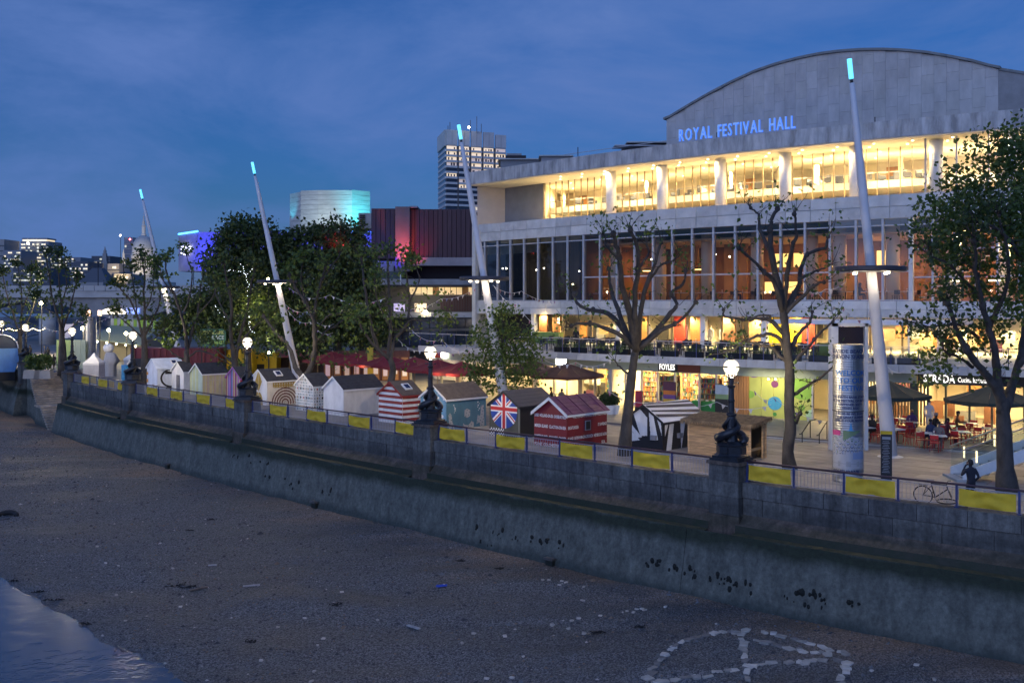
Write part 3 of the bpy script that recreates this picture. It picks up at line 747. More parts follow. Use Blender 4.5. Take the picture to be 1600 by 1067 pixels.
def banner(t0, t1, label, seed):
 r = random.Random(seed); nu, nv = 26, 9; vs = []
 c = WALL.at((t0 + t1) / 2, 0.24); a, b = t0 + 0.10, t1 - 0.10
 sag = r.uniform(0.02, 0.06); p1, p2 = r.uniform(0, 6), r.uniform(0, 6); dr = r.uniform(-0.05, 0.05)
 for j in range(nv):
  v = j / (nv - 1)
  for i in range(nu):
   u = i / (nu - 1); t = a + (b - a) * u
   wob = 0.024 * sin(u * 9 + v * 4 + p1) + 0.012 * sin(u * 15 - v * 6 + p2) + 0.05 * sin(pi * u) * sin((v - abs(u - .5)) * 9 + p1)
   q = WALL.at(t, 0.235 + wob * 0.75)
   z = RZ1 - 0.11 - v * 0.62 - sag * sin(pi * u) * (1 - 0.4 * v) + dr * (u - 0.5) * v
   vs.append((q.x - c.x, q.y - c.y, z))
 mb = MB(); mb.add(vs, [(j * nu + i, j * nu + i + 1, (j + 1) * nu + i + 1, (j + 1) * nu + i) for j in range(nv - 1) for i in range(nu - 1)])
 # small cable ties at the top corners
 o = mb.build('banner', m_yellow, smooth=True); o.location = (c.x, c.y, 0)
 tag(o, label, 'banner', 'yellow cloth banners tied to the railings')
def run():
 sec = [(T_RIGHT, PIL_T[0] - 0.78, None, 'nearest railing section, with a bicycle and a suited man behind it', True),
  (PIL_T[0] + 0.78, PIL_T[1] - 0.78, 8, 'railing section in front of the red hut and the dazzle hut', True),
  (PIL_T[1] + 0.78, PIL_T[2] - 0.78, 8, 'railing section in front of the red and white striped hut', False),
  (PIL_T[2] + 0.78, PIL_T[3] - 0.78, 8, 'railing section with two bicycles, in front of the pale yellow hut', False),
  (PIL_T[3] + 0.78, PIL_T[4] - 0.78, 6, 'farthest railing section with yellow banners, beside the river steps', False)]
 bl = {0: ['yellow banner on the railing beside the nearest lamp', 'yellow banner on the railing beside the metal advertising column', 'yellow banner on the railing in front of the suited man'],
  1: ['yellow banner below the white panel of the dazzle hut', 'yellow banner in front of the right half of the red hut', 'yellow banner in front of the union flag hut', 'yellow banner on the railing right of the teal hut lamp'],
  2: ['yellow banner on the railing left of the striped hut', 'yellow banner in front of the plain white hut', 'yellow banner in front of the spotted hut', 'yellow banner right of the rainbow hut lamp'],
  3: ['yellow banner in front of the rainbow striped hut', 'yellow banner in front of the pale yellow hut', 'yellow banner in front of the headphones hut', 'yellow banner at the left end of the headphones hut'],
  4: ['yellow banner left of the blue banner box', 'yellow banner midway on the railing by the steps', 'yellow banner nearest the river steps']}
 # near section: posts follow the photograph's spacing
 px = [1178, 1247, 1329, 1413, 1506, 1608]
 ts0 = sorted(WALL.col(p, 0.3) for p in px); w = np.mean(np.diff(ts0)); n0 = 8
 t1 = PIL_T[0] - 0.78; t0 = t1 - w * n0
 ts = railing(t0, t1, n0, sec[0][3], True)
 for k, lb in zip((n0 - 1, n0 - 3, n0 - 5), bl[0]): banner(ts[k], ts[k + 1], lb, k + 50)
 for i in (1, 2, 3, 4):
  a, b, n, lb, fine = sec[i]
  ts = railing(a, b, n, lb, fine)
  ks = {1: (1, 3, 5, 7), 2: (0, 2, 4, 6), 3: (0, 2, 4, 6), 4: (0, 2, 4)}[i]
  for k, l2 in zip(ks, bl[i]): banner(ts[k] + (0.0 if i != 1 or k != 7 else 0), ts[k + 1], l2, i * 10 + k)
run()
def gate():
 c = WALL.at(ST1 + 0.3, 0.0); o = thing('stair_gate', 'low dark railing with a blue kick board at the top of the river steps', 'gate', (c.x, c.y, -GZ))
 A = [WALL.at(ST1 + 0.35, k) for k in (1.1, 2.3, 3.6)]
 for p in A: MB().box((p.x, p.y, 0.55), (0.08, 0.08, 1.1)).build('post', m_steel_blue, o, True)
 for z, r in ((1.08, 0.04), (0.35, 0.02)): MB().tube([(p.x, p.y, z) for p in A], r, 6).build('rail', m_hand, o, True)
 d = (A[2] - A[0]); mid = (A[0] + A[2]) / 2
 MB().box((mid.x, mid.y, 0.16), (d.length, 0.04, 0.26), atan2(d.y, d.x)).build('kick_board', M('blue_board', (0.03, 0.06, 0.22), 0.5), o, True)
 mb = MB()
 for k in range(1, 18):
  q = A[0].lerp(A[2], k / 18); mb.box((q.x, q.y, 0.72), (0.02, 0.02, 0.72))
 tag(mb.build('balusters', m_bal, o, True), kind='stuff')
gate()

# ------------------------------------------------------------------ marks and growth on the lower wall
def lower_pt(px, py):
 """point on the battered face seen at this pixel: march along the sight line"""
 best = None
 for off in np.linspace(-1.62, -0.80, 40):
  t = WALL.col(px, off); q = WALL.at(t, off); z = CAMZ - (py - HY) / F * q.y
  zs = np.interp(-off, [0.83, 0.95, 1.1, 1.25, 1.45, 1.6], [-1.8, -2.4, -3.1, -3.8, -4.6, -5.6])
  if best is None or abs(z - zs) < best[0]: best = (abs(z - zs), q, z, t, off)
 return best
def weed():
 pts = [(366, 712), (372, 714), (389, 712), (393, 722), (408, 722), (418, 726), (446, 750), (452, 758), (458, 764), (505, 771), (514, 775), (518, 768), (743, 826), (776, 832), (783, 834), (786, 828), (803, 840), (810, 842), (846, 848), (853, 844), (853, 850), (872, 852), (881, 851), (750, 846), (764, 848), (828, 841), (420, 748), (470, 757), (415, 745),
  (1010, 880), (1017, 882), (1029, 876), (1027, 884), (1052, 888), (1057, 889), (1075, 893), (1084, 890), (1085, 900), (1108, 906), (1125, 905), (1132, 908), (1140, 912), (1148, 915), (1152, 918), (1170, 911), (1169, 925), (1228, 932), (1240, 931), (1245, 928), (1252, 930), (1262, 930), (1254, 944), (1278, 930), (1282, 934), (1287, 940), (1290, 943), (1331, 945), (1340, 946), (1120, 900), (1138, 920)]
 r = random.Random(4); mb = MB()
 for px, py in pts:
  if not (PIL_T[4] > WALL.col(px, -1) > T_RIGHT - 5): continue
  e, q, z, t, off = lower_pt(px, py); n = WALL.nor(t); tg = WALL.tan(t)
  for k in range(2):
   dt, dz, s = r.gauss(0, .10), r.gauss(0, .09), r.uniform(.05, .13)
   c = Vector((q.x, q.y, z + dz)) + tg * dt - n * 0.01
   w = s * r.uniform(.7, 1.2); h = s * r.uniform(.8, 1.6)
   ring = [c + tg * (w * cos(a)) + Vector((0, 0, h * sin(a))) + n * 0.03 for a in [2 * pi * i / 7 for i in range(7)]]
   mb.add(ring + [c - n * (0.05 + 0.03 * r.random())], [(i, (i + 1) % 7, 7) for i in range(7)])
 tag(mb.build('seaweed', M('black_weed', (0.008, 0.010, 0.008), 0.9)), 'black seaweed clumps clinging along the lower river wall', 'seaweed', kind='stuff')
weed()
for px, py, lb in ((861, 884, 'dark drain outlet in the wall base below the teal hut'), (493, 793, 'dark drain outlet in the wall base below the plain white hut'), (263, 732, 'farthest dark drain outlet in the wall base')):
 e, q, z, t, off = lower_pt(px, py); o = thing('drain_outlet', lb, 'drain', (q.x, q.y, z), WALL.ang(t), 'drain outlets in the river wall')
 MB().prism([(-.22, -.02), (.22, -.02), (.22, .16), (-.22, .16)], -0.45, 0.30).build('recess_block', M('drain_recess_shade', (0.014, 0.018, 0.014), 0.5, 0.4, 8), o)  # near-black block carries the shade of the arched recess in its colour
 MB().box((0, 0.10, 0.36), (0.56, 0.3, 0.10)).build('lintel', m_wallstone_c, o)
# beach litter
def litter():
 r = random.Random(12)
 def bp(px, py):
  z = -4.7
  for _ in range(4):
   p = G(px, py, z); z = float(beach_h(np.array([p.x]), np.array([p.y]))[0])
  return G(px, py, z)
 pale = M('pale_slab', (0.42, 0.39, 0.34), 0.8, 0.15, 4);
 tones = [M('slab_grey', (0.30, 0.28, 0.25), 0.8, 0.2, 4), pale, M('slab_light', (0.55, 0.51, 0.45), 0.8, 0.12, 4), M('slab_dark', (0.20, 0.185, 0.17), 0.8, 0.2, 4)]
 def stone(p, l, w, h, rz, m, label, group, cat='stone', name='flat_stone'):
  n = r.choice((4, 4, 4, 5)); pts = []
  for k in range(n):
   a = 2 * pi * (k + r.uniform(-.16, .16)) / n + 0.785; pts.append((l / 2 * cos(a) * 1.35, w / 2 * sin(a) * 1.35))
  mb = MB(); mb.prism(pts, -0.03, h); o = mb.build(name, m); o.location = p + Vector((0, 0, 0.01)); o.rotation_euler = (r.uniform(-.08, .08), r.uniform(-.08, .08), rz)
  tag(o, label, cat, group)
 # ring and spokes of the sign laid out in stones
 lines = [[(1022, 1075), (1016, 1058), (1024, 1038), (1042, 1020), (1064, 1006), (1090, 996), (1118, 990), (1142, 987), (1170, 984)],
   [(1196, 988), (1212, 991), (1232, 996), (1252, 1002), (1270, 1008), (1288, 1013), (1308, 1018), (1326, 1022)],
   [(1325, 1034), (1326, 1048), (1318, 1058), (1311, 1070)],
   [(1158, 990), (1161, 1000), (1162, 1012), (1164, 1024), (1166, 1040), (1163, 1054), (1172, 1064)],
   [(1020, 1068), (1040, 1064), (1062, 1061), (1085, 1058), (1108, 1055), (1130, 1050), (1150, 1046), (1172, 1042), (1192, 1038), (1214, 1036), (1238, 1034), (1256, 1036), (1270, 1030), (1284, 1030), (1300, 1030), (1314, 1031)],
   [(1178, 1000), (1200, 1004), (1222, 1011), (1246, 1016), (1262, 1020), (1282, 1020), (1300, 1024)]]
 for ln in lines:
  P = [bp(*q) for q in ln]; d = [0]
  for a, b in zip(P[:-1], P[1:]): d.append(d[-1] + (b - a).length)
  s = 0.1
  while s < d[-1]:
   i = max(0, min(len(P) - 2, int(np.searchsorted(d, s)) - 1)); u = (s - d[i]) / (d[i + 1] - d[i]); p = P[i].lerp(P[i + 1], u); tg = P[i + 1] - P[i]
   l = r.uniform(.18, .46); w = r.uniform(.15, .34)
   stone(p + Vector((r.gauss(0, .05), r.gauss(0, .06), 0)), l, w, r.uniform(.025, .06), atan2(tg.y, tg.x) + r.gauss(0, .3), r.choice(tones), 'flat pale stone laid in the circle and spokes of the beach sign', 'flat stones forming a circular sign on the beach')
   s += l * r.uniform(0.95, 1.3)
 for px, py in [(1007, 840 + 113), (878, 908), (884, 910), (874, 914), (912, 917), (858, 906), (848, 906), (910, 938), (980, 955), (995, 952), (1003, 951), (990, 957), (893, 970), (904, 966), (888, 982), (862, 976), (864, 977), (938, 962), (1040, 948), (722, 1005), (740, 990), (760, 1060), (818, 1026), (912, 990), (789, 994), (800, 1059), (1432, 1039), (1362, 1048), (1085, 1056), (1460, 1062), (185, 884), (152, 854), (165, 880), (182, 930), (196, 970), (270, 888), (282, 948), (505, 998), (496, 1008), (534, 925), (491, 1049), (408, 1032), (486, 1065), (434, 980), (476, 966), (590, 969), (125, 1023)]:
  m = r.choice(tones[1:3]); stone(bp(px, py), r.uniform(.09, .2), r.uniform(.08, .15), .04, r.uniform(0, 3), m, 'small pale stone lying loose on the dark shingle', 'loose pale stones scattered over the foreshore')
 def plank(px, py, l, rz, label, m):
  mb = MB(); mb.box((0, 0, 0.03), (l, 0.13, 0.05)); mb.box((l * .1, 0.0, 0.058), (l * .6, 0.10, 0.012), 0.08); o = mb.build('driftwood_plank', m); o.location = bp(px, py) + Vector((0, 0, .02)); o.rotation_euler.z = rz; tag(o, label, 'plank')
 dw = M('driftwood', (0.17, 0.13, 0.10), 0.85, 0.3, 5)
 plank(310, 921, 0.85, 0.75, 'short brown driftwood plank in a dark hollow of the beach', dw)
 plank(393, 916, 0.75, 0.3, 'pale grey plank lying alone on the open shingle', M('grey_wood', (0.36, 0.36, 0.36), 0.8, 0.2, 4))
 plank(646, 981, 0.7, -0.75, 'grey plank lying on the shingle left of the stone circle', M('grey_wood', (0.36, 0.36, 0.36), 0.8))
 plank(332, 884, 0.4, 0.2, 'small pale stick on the shingle below the wall', M('grey_wood', (0.36, 0.36, 0.36), 0.8))
 # half buried tyre
 p = bp(8, 808); mb = MB(); path = [(0.62 * cos(a), 0.62 * sin(a), 0.02 + 0.16 * sin(a)) for a in np.linspace(0.2, 5.6, 22)]; mb.tube(path, 0.15, 8); o = mb.build('old_tyre', M('tyre_rubber', (0.018, 0.018, 0.02), 0.8, 0.3, 6), smooth=True); o.location = p; tag(o, 'dark old tyre half buried in the shingle near the water', 'tyre')
 mb = MB(); rr = random.Random(3); nn = 5
 vs = [(0.45 * (i / 4 - .5) + rr.uniform(-.04, .04), 0.3 * (j / 4 - .5) + rr.uniform(-.03, .03), 0.03 + rr.uniform(0, .08)) for j in range(5) for i in range(5)]
 mb.add(vs, [(j * 5 + i, j * 5 + i + 1, j * 5 + i + 6, j * 5 + i + 5) for j in range(4) for i in range(4)]); o = mb.build('blue_rag', M('blue_rag', (0.02, 0.07, 0.42), 0.8)); o.location = bp(690, 917); tag(o, 'crumpled bright blue rag on the shingle', 'rag')
 # dark weed heaps along the tide line
 for k, (px, py, s) in enumerate([(20, 908, .14), (83, 938, .16), (190, 1018, .3), (130, 975, .12), (280, 915, .3), (296, 918, .26), (525, 945, .16), (390, 1003, .14), (330, 812, .16), (297, 829, .12), (780, 889, .14), (720, 877, .12), (935, 989, .14), (1000, 980, .12), (60, 925, .14)]):
  p = bp(px, py); mb = MB(); rr = random.Random(k)
  for q in range(14):
   a = rr.uniform(0, 6.28); d = rr.random() * s * 1.3; x, y = d * cos(a) * 1.6, d * sin(a)
   mb.tube([(x, y, .02), (x + rr.uniform(-.1, .1), y + rr.uniform(-.06, .06), .04 + rr.random() * .03), (x + rr.uniform(-.2, .2), y + rr.uniform(-.12, .12), .02)], [.015, .022, .008], 4)
  o = mb.build('weed_heap', M('black_weed2', (0.014, 0.013, 0.012), 0.9)); o.location = p; tag(o, 'dark heap of washed up weed and twigs on the beach', 'weed', 'dark weed heaps washed up on the foreshore')
litter()
# ------------------------------------------------------------------ beach huts
def solve_len(C, d, px):
 k = (px - 800) / F
 return (k * C.y - C.x) / (d.x - k * d.y)
def board_face(mb, O, u, nrm, lim, z0, z1, pitch, mi=lambda k: 0, proud=0.03):
 """horizontal weatherboards; lim(z) gives the extent along u"""
 z = z0; k = 0
 while z < z1 - 0.01:
  zt = min(z + pitch, z1); a0, a1 = lim(z + 1e-4); b0, b1 = lim(zt - 1e-4)
  P = lambda s_, zz, o: O + u * s_ + nrm * o + Vector((0, 0, zz))
  mb.poly([P(a0, z, proud), P(a1, z, proud), P(b1, zt, 0.003), P(b0, zt, 0.003)], mi(k))
  mb.poly([P(a0, z, 0.0), P(a1, z, 0.0), P(a1, z, proud), P(a0, z, proud)], mi(k))
  z = zt; k += 1
def plank_face(mb, O, u, nrm, lim, top, z0, w, n, mi=lambda k: 0):
 """vertical planks with a fine joint"""
 for k in range(n):
  a, b = w * k / n + 0.004, w * (k + 1) / n - 0.004
  P = lambda s_, zz, o: O + u * s_ + nrm * o + Vector((0, 0, zz))
  d = 0.012 + 0.004 * (k % 2)
  mb.poly([P(a, z0, d), P(b, z0, d), P(b, top(b), d), P(a, top(a), d)], mi(k))
  mb.poly([P(a, z0, 0), P(a, z0, d), P(a, top(a), d), P(a, top(a), 0)], mi(k))
  mb.poly([P(b, z0, d), P(b, z0, 0), P(b, top(b), 0), P(b, top(b), d)], mi(k))
def paint(name, o, O, u, nrm, w, h, fn, mats, res=0.03, off=0.04):
 """flat painted design: fn(s, z) -> index of the paint or None"""
 mb = MB(); nz_ = int(h / res)
 P = lambda s_, zz: O + u * s_ + nrm * off + Vector((0, 0, zz))
 for j in range(nz_):
  z = (j + .5) * res; n = int(w / res)
  if z + O.z < GZ: continue
  row = [fn((k + .5) * res, z) for k in range(n)] + [-1]
  st = 0
  for k in range(1, n + 1):
   if row[k] != row[st]:
    if row[st] is not None: mb.poly([P(st * res, j * res), P(k * res, j * res), P(k * res, (j + 1) * res), P(st * res, (j + 1) * res)], row[st])
    st = k
 return mb.build(name, mats, o)
HUTROOF = M('hut_roof', (0.05, 0.052, 0.06), 0.85, 0.25, 3, 0.2, 20)
def hut(px, label, walls, roof=m_felt, off=3.9, eave=2.25, rise=0.78, front=None, side=None, style=('h', 'h'), pitch=(0.15, 0.15), trim=m_white, ov=0.10, l=None, w=None, seams=0, barge=0.09):
 """px = image columns of front-left, front-right and back-right corners"""
 t = WALL.col(px[1], off); C = WALL.at(t, off); tg, nr = WALL.tan(t), WALL.nor(t)
 w = w or solve_len(C, tg, px[0]); l = l or solve_len(C, nr, px[2])
 L = C + tg * w
 o = thing('beach_hut', label, 'beach hut', (L.x, L.y, 0), atan2(-tg.y, -tg.x), 'beach huts along the riverside walk')
 X, Yv = Vector((1, 0, 0)), Vector((0, 1, 0))
 top = eave + rise
 lim = lambda z: (0, w) if z <= eave else (w / 2 * (z - eave) / rise, w - w / 2 * (z - eave) / rise)
 # inner shell
 mb = MB(); e = 0.004
 mb.add([(e, e, GZ), (w - e, e, GZ), (w - e, e, eave), (w / 2, e, top - .01), (e, e, eave), (e, l - e, GZ), (w - e, l - e, GZ), (w - e, l - e, eave), (w / 2, l - e, top - .01), (e, l - e, eave)],
  [(0, 1, 2, 3, 4), (9, 8, 7, 6, 5), (1, 6, 7, 2), (5, 0, 4, 9)])
 mb.build('shell', walls[0], o)
 mb = MB()
 if style[0] == 'h': board_face(mb, Vector((0, 0, 0)), X, -Yv, lim, GZ + .02, top - 0.03, pitch[0], front or (lambda k: 0))
 else: plank_face(mb, Vector((0, 0, 0)), X, -Yv, lim, lambda s: eave + rise * (1 - abs(s - w / 2) / (w / 2)) - .02, GZ + .02, w, style[1] if isinstance(style[1], int) else 14, front or (lambda k: 0))
 mb.build('front_wall', list(walls), o)
 mb = MB(); sw = side or (lambda k: 0)
 if style[-1] == 'h': board_face(mb, Vector((w, 0, 0)), Yv, X, lambda z: (0, l), GZ + .02, eave, pitch[1], sw)
 else: plank_face(mb, Vector((w, 0, 0)), Yv, X, None, lambda s: eave, GZ + .02, l, style[-1] if isinstance(style[-1], int) else 16, sw)
 mb.build('side_wall', list(walls), o); mb = MB()
 board_face(mb, Vector((0, l, 0)), -Yv, -X, lambda z: (0, l), GZ + .02, eave, 0.15, sw)
 mb.build('side_wall', list(walls), o)
 # roof slopes with thickness, laid in felt strips or seamed sheets
 for s in (-1, 1):
  mb = MB(); cx = w / 2; ex = cx + s * (w / 2 + ov); ez = eave - rise * ov / (w / 2)
  y0, y1, th = -ov, l + ov, 0.045
  n = 5
  for k in range(n):
   a, b = k / n, (k + 1) / n; lift = 0.012
   xa, xb = ex + (cx - ex) * a, ex + (cx - ex) * b; za, zb = ez + (top - ez) * a, ez + (top - ez) * b
   mb.hexa([(xa, y0, za), (xb, y0, zb), (xb, y1, zb), (xa, y1, za)] if s < 0 else [(xb, y0, zb), (xa, y0, za), (xa, y1, za), (xb, y1, zb)],
     [(xa, y0, za + th + lift), (xb, y0, zb + th), (xb, y1, zb + th), (xa, y1, za + th + lift)] if s < 0 else [(xb, y0, zb + th), (xa, y0, za + th + lift), (xa, y1, za + th + lift), (xb, y1, zb + th)])
  for k in range(seams):
   y = y0 + (y1 - y0) * (k + .5) / seams
   mb.tube([(ex, y, ez + th + .02), (cx, y, top + th + .02)], 0.018, 4)
  rp = mb.build('roof', roof, o)
  bb = MB(); y = -ov - 0.022
  bb.hexa([(ex, y, ez - barge), (cx, y, top - barge), (cx, y + .02, top - barge), (ex, y + .02, ez - barge)] if s < 0 else [(cx, y, top - barge), (ex, y, ez - barge), (ex, y + .02, ez - barge), (cx, y + .02, top - barge)],
    [(ex, y, ez + th), (cx, y, top + th), (cx, y + .02, top + th), (ex, y + .02, ez + th)] if s < 0 else [(cx, y, top + th), (ex, y, ez + th), (ex, y + .02, ez + th), (cx, y + .02, top + th)])
  bb.build('barge_board', trim, o)
  fb = MB(); fb.box((ex + s * 0.012, l / 2, ez - 0.03), (0.02, l + 2 * ov, 0.11)); fb.build('fascia', trim, o)
 return o, w, l, eave, rise, top
def skylight(h, frac=0.45, s=1):
 o, w, l, eave, rise, top = h
 n = Vector((rise, 0, w / 2)).normalized(); d = Vector((-w / 2, 0, rise)).normalized()
 c = Vector((w * 0.76, l * frac, eave + rise * 0.48 + 0.09)); Yv = Vector((0, 1, 0))
 mb = MB(); a, b = 0.30, 0.28
 q = lambda i, j, k: c + d * i + Yv * j + n * k
 mb.hexa([q(-a, -b, -.05), q(-a, b, -.05), q(a, b, -.05), q(a, -b, -.05)], [q(-a, -b, .05), q(-a, b, .05), q(a, b, .05), q(a, -b, .05)])
 f = mb.build('roof_window', m_white, o); a, b = .21, .19
 mb = MB(); mb.poly([q(-a, -b, .055), q(-a, b, .055), q(a, b, .055), q(a, -b, .055)]); mb.build('pane', M('skylight_pane', (0.03, 0.04, 0.09), 0.1), f)

X_, Y_ = Vector((1, 0, 0)), Vector((0, 1, 0)); O0 = Vector((0, 0, 0))
P = lambda n, c: M(n, c, 0.6, 0.11, 2.2, .12, 14, stretch=(1, 1, .45))
p_black, p_red, p_blue, p_white = P('paint_black', (0.016, 0.016, 0.018)), P('paint_red', (0.50, 0.03, 0.03)), P('paint_blue', (0.02, 0.06, 0.30)), P('paint_white', (0.74, 0.74, 0.73))
p_gold, p_brown, p_orange, p_grey = P('paint_gold', (0.44, 0.29, 0.06)), P('paint_brown', (0.16, 0.065, 0.05)), P('paint_orange', (0.62, 0.27, 0.05)), P('paint_grey', (0.28, 0.28, 0.30))

def headphone_hut():
 wall = P('hut_ice_white', (0.66, 0.72, 0.82))
 h = hut((230, 246, 288), 'white hut with giant black headphones painted on its side', [wall], roof=P('hut_white_roof', (0.6, 0.66, 0.76)), trim=wall)
 o, w, l, eave, rise, top = h; skylight(h, 0.7)
 def fn(s, z):
  u = s / l
  cx, cz = 0.52, 1.35; r = hypot((u - cx) * 1.9, (z - cz) / 1.05)
  if 0.66 < r < 0.80 and u < 0.56: return 0
  if 0.30 < u < 0.62 and 0.40 < z < 0.58: return 0
  if 0.28 < u < 0.60 and 1.72 < z < 1.95: return 0
  if hypot((u - .86) * 2.2, z - 0.95) < 0.36: return 0 if (u < .86 or z > 1.05) else 1
  if 0.40 < u < 0.8 and 0.10 < z < 0.22: return 0
  return None
 paint('painted_design', o, Vector((w, 0, 0)), Y_, X_, l, eave - .1, fn, [p_black, P('paint_skin', (0.42, 0.24, 0.13))])
 paint('painted_design', o, O0, X_, -Y_, w, eave, lambda s, z: 0 if s < 0.35 and any(abs(z - c) < 0.14 for c in (0.4, 1.05, 1.7)) else None, [p_orange])
headphone_hut()
def notice_hut():
 h = hut((268.5, 287.5, 303), 'narrow plain white hut with a grey notice panel on its gable', [p_white], style=('v', 10, 14)); o, w, l, eave, rise, top = h
 mb = MB(); mb.box((w * .55, -0.04, 1.2), (0.62, 0.03, 1.4)); n = mb.build('notice_panel', P('notice_grey', (0.13, 0.12, 0.13)), o)
 mb = MB()
 r = random.Random(1)
 for k in range(16): mb.box((w * .55 + r.uniform(-.05, .05), -0.058, 0.56 + k * .08), (r.uniform(.25, .5), .004, .02))
 mb.build('lettering', p_grey, n)
notice_hut()
def plaid_hut():
 g = P('hut_pale_green', (0.52, 0.62, 0.50)); y = P('hut_yellow', (0.60, 0.52, 0.28)); y2 = P('hut_buff', (0.56, 0.50, 0.36)); pnk = P('hut_pinkish', (0.55, 0.40, 0.36))
 gy = P('hut_green_yellow', (0.56, 0.60, 0.32))
 h = hut((297, 316.5, 356), 'pastel hut with a pale green gable and yellow checked side', [g, y, y2, pnk, gy], style=('v', 12, 22), front=lambda k: (4, 4, 0, 4, 4, 0)[k % 6] if k < 9 else 0, side=lambda k: (1, 1, 2, 1, 3, 2)[k % 6])
 o, w, l, eave, rise, top = h
 paint('painted_design', o, Vector((w, 0, 0)), Y_, X_, l, eave - .1, lambda s, z: 0 if (z % 0.55) < 0.05 else None, [y2], off=.02)
plaid_hut()
def rainbow_hut():
 cs = [P('stripe_red', (0.45, 0.03, 0.04)), P('stripe_cream', (0.65, 0.55, 0.36)), P('stripe_purple', (0.22, 0.10, 0.36)), P('stripe_teal', (0.05, 0.26, 0.36)), P('stripe_pink', (0.55, 0.14, 0.32)), P('stripe_lilac', (0.40, 0.27, 0.55)), P('stripe_orange', (0.60, 0.22, 0.05)), P('stripe_yellow', (0.65, 0.47, 0.05))]
 seq = [0, 1, 2, 5, 4, 2, 3, 5, 6, 1, 0, 2, 7, 5, 4, 1, 0]
 hut((354, 376.5, 396), 'hut painted in narrow vertical rainbow stripes with a purple trim', cs, style=('v', 17, 14), front=lambda k: seq[k % 17], side=lambda k: (0, 0, 7, 7)[k % 4], trim=P('trim_purple', (0.38, 0.12, 0.38)))
rainbow_hut()
def gold_hut():
 h = hut((392, 417.5, 462), 'white hut with gold and brown concentric ring patterns', [p_white, P('hut_cream', (0.66, 0.62, 0.55))], roof=m_felt, side=lambda k: 1); o, w, l, eave, rise, top = h
 skylight(h, 0.52)
 def side(s, z):
  u = s - l * 0.62; r = hypot(u, z - 0.55)
  if z > 0.15 and r < 1.15 and z > 0.05:
   if int(r * 9.5) % 2 == 0 and r > .08: return 1
   return None
  if 1.72 < z < 1.76 and abs(u) < 1.0: return 0
  if z > 1.78 and abs(u) < 0.95 - 0.3 * sin(u * 7) * .4: return 0 if (sin(s * 29) + sin(z * 31) > -.7) else None
  if .30 < hypot(u, z - 1.55) < .36: return 2
  return None
 paint('painted_design', o, Vector((w, 0, 0)), Y_, X_, l, eave - .06, side, [p_gold, p_brown, p_grey], res=.03)
 def fr(s, z):
  u = s - w / 2
  if z < 1.35: return 0 if abs(u) < 0.62 * sqrt(max(0, 1 - ((z - .55) / .85) ** 2)) and not (abs(abs(u) - .25 * (1 - z / 1.6)) < .02) else None
  a = z - 2.15; return 0 if abs(u) < 0.50 - abs(a) * 0.62 and abs(u) > .015 else None
 paint('painted_design', o, O0, X_, -Y_, w, top - .15, fr, [p_gold])
gold_hut()
def spotted_hut():
 h = hut((462, 490, 518), 'white hut printed all over with small dark and red spots', [p_white]); o, w, l, eave, rise, top = h
 cols = [p_black, P('spot_teal', (0.10, 0.22, 0.26)), P('spot_red', (0.45, 0.05, 0.06)), P('spot_sand', (0.40, 0.33, 0.22))]
 def fn(s, z):
  i, j = int(s / 0.2), int(z / 0.21); q = (i * 7 + j * 13) % 11
  fx, fz = s / 0.2 - i - .5, z / 0.21 - j - .5
  if j % 2 == 1: fx += .12
  rad = (0.36 if j % 3 == 0 else .26) * (0.8 if q % 2 else 1)
  if hypot(fx, fz * .8) < rad and not (q % 3 == 1 and hypot(fx - .12, fz) < rad * .7): return (0, 0, 1, 2, 1, 3, 0, 1, 3, 0, 1)[q] if j % 3 == 0 else (1, 3, 1, 1, 3, 1, 0, 1, 3, 1, 1)[q]
  return None
 lim = lambda s, z: z < eave or abs(s - w / 2) < w / 2 * (1 - (z - eave) / rise) - .05
 paint('painted_spots', o, O0, X_, -Y_, w, top - .1, lambda s, z: fn(s, z) if lim(s, z) and z > .1 else None, cols, .022)
 paint('painted_spots', o, Vector((w, 0, 0)), Y_, X_, l, eave - .1, lambda s, z: fn(s, z) if z > .1 else None, cols, .022)
spotted_hut()
hut((506, 537, 598), 'large plain white boarded hut with a dark felt roof', [p_white, P('hut_lamplit_white', (0.70, 0.66, 0.60))], side=lambda k: 1)  # side boards tinted warm: the lamplight is put into their colour
def striped_hut():
 h = hut((592, 629, 660), 'hut with bold red and white horizontal stripes', [P('stripe_white', (0.72, 0.70, 0.68)), P('stripe_brick', (0.28, 0.028, 0.026))], roof=m_feltb, pitch=(0.175, 0.175), front=lambda k: k % 2, side=lambda k: k % 2, trim=P('stripe_brick', (0.28, 0.028, 0.026)))
 skylight(h, 0.5)
striped_hut()
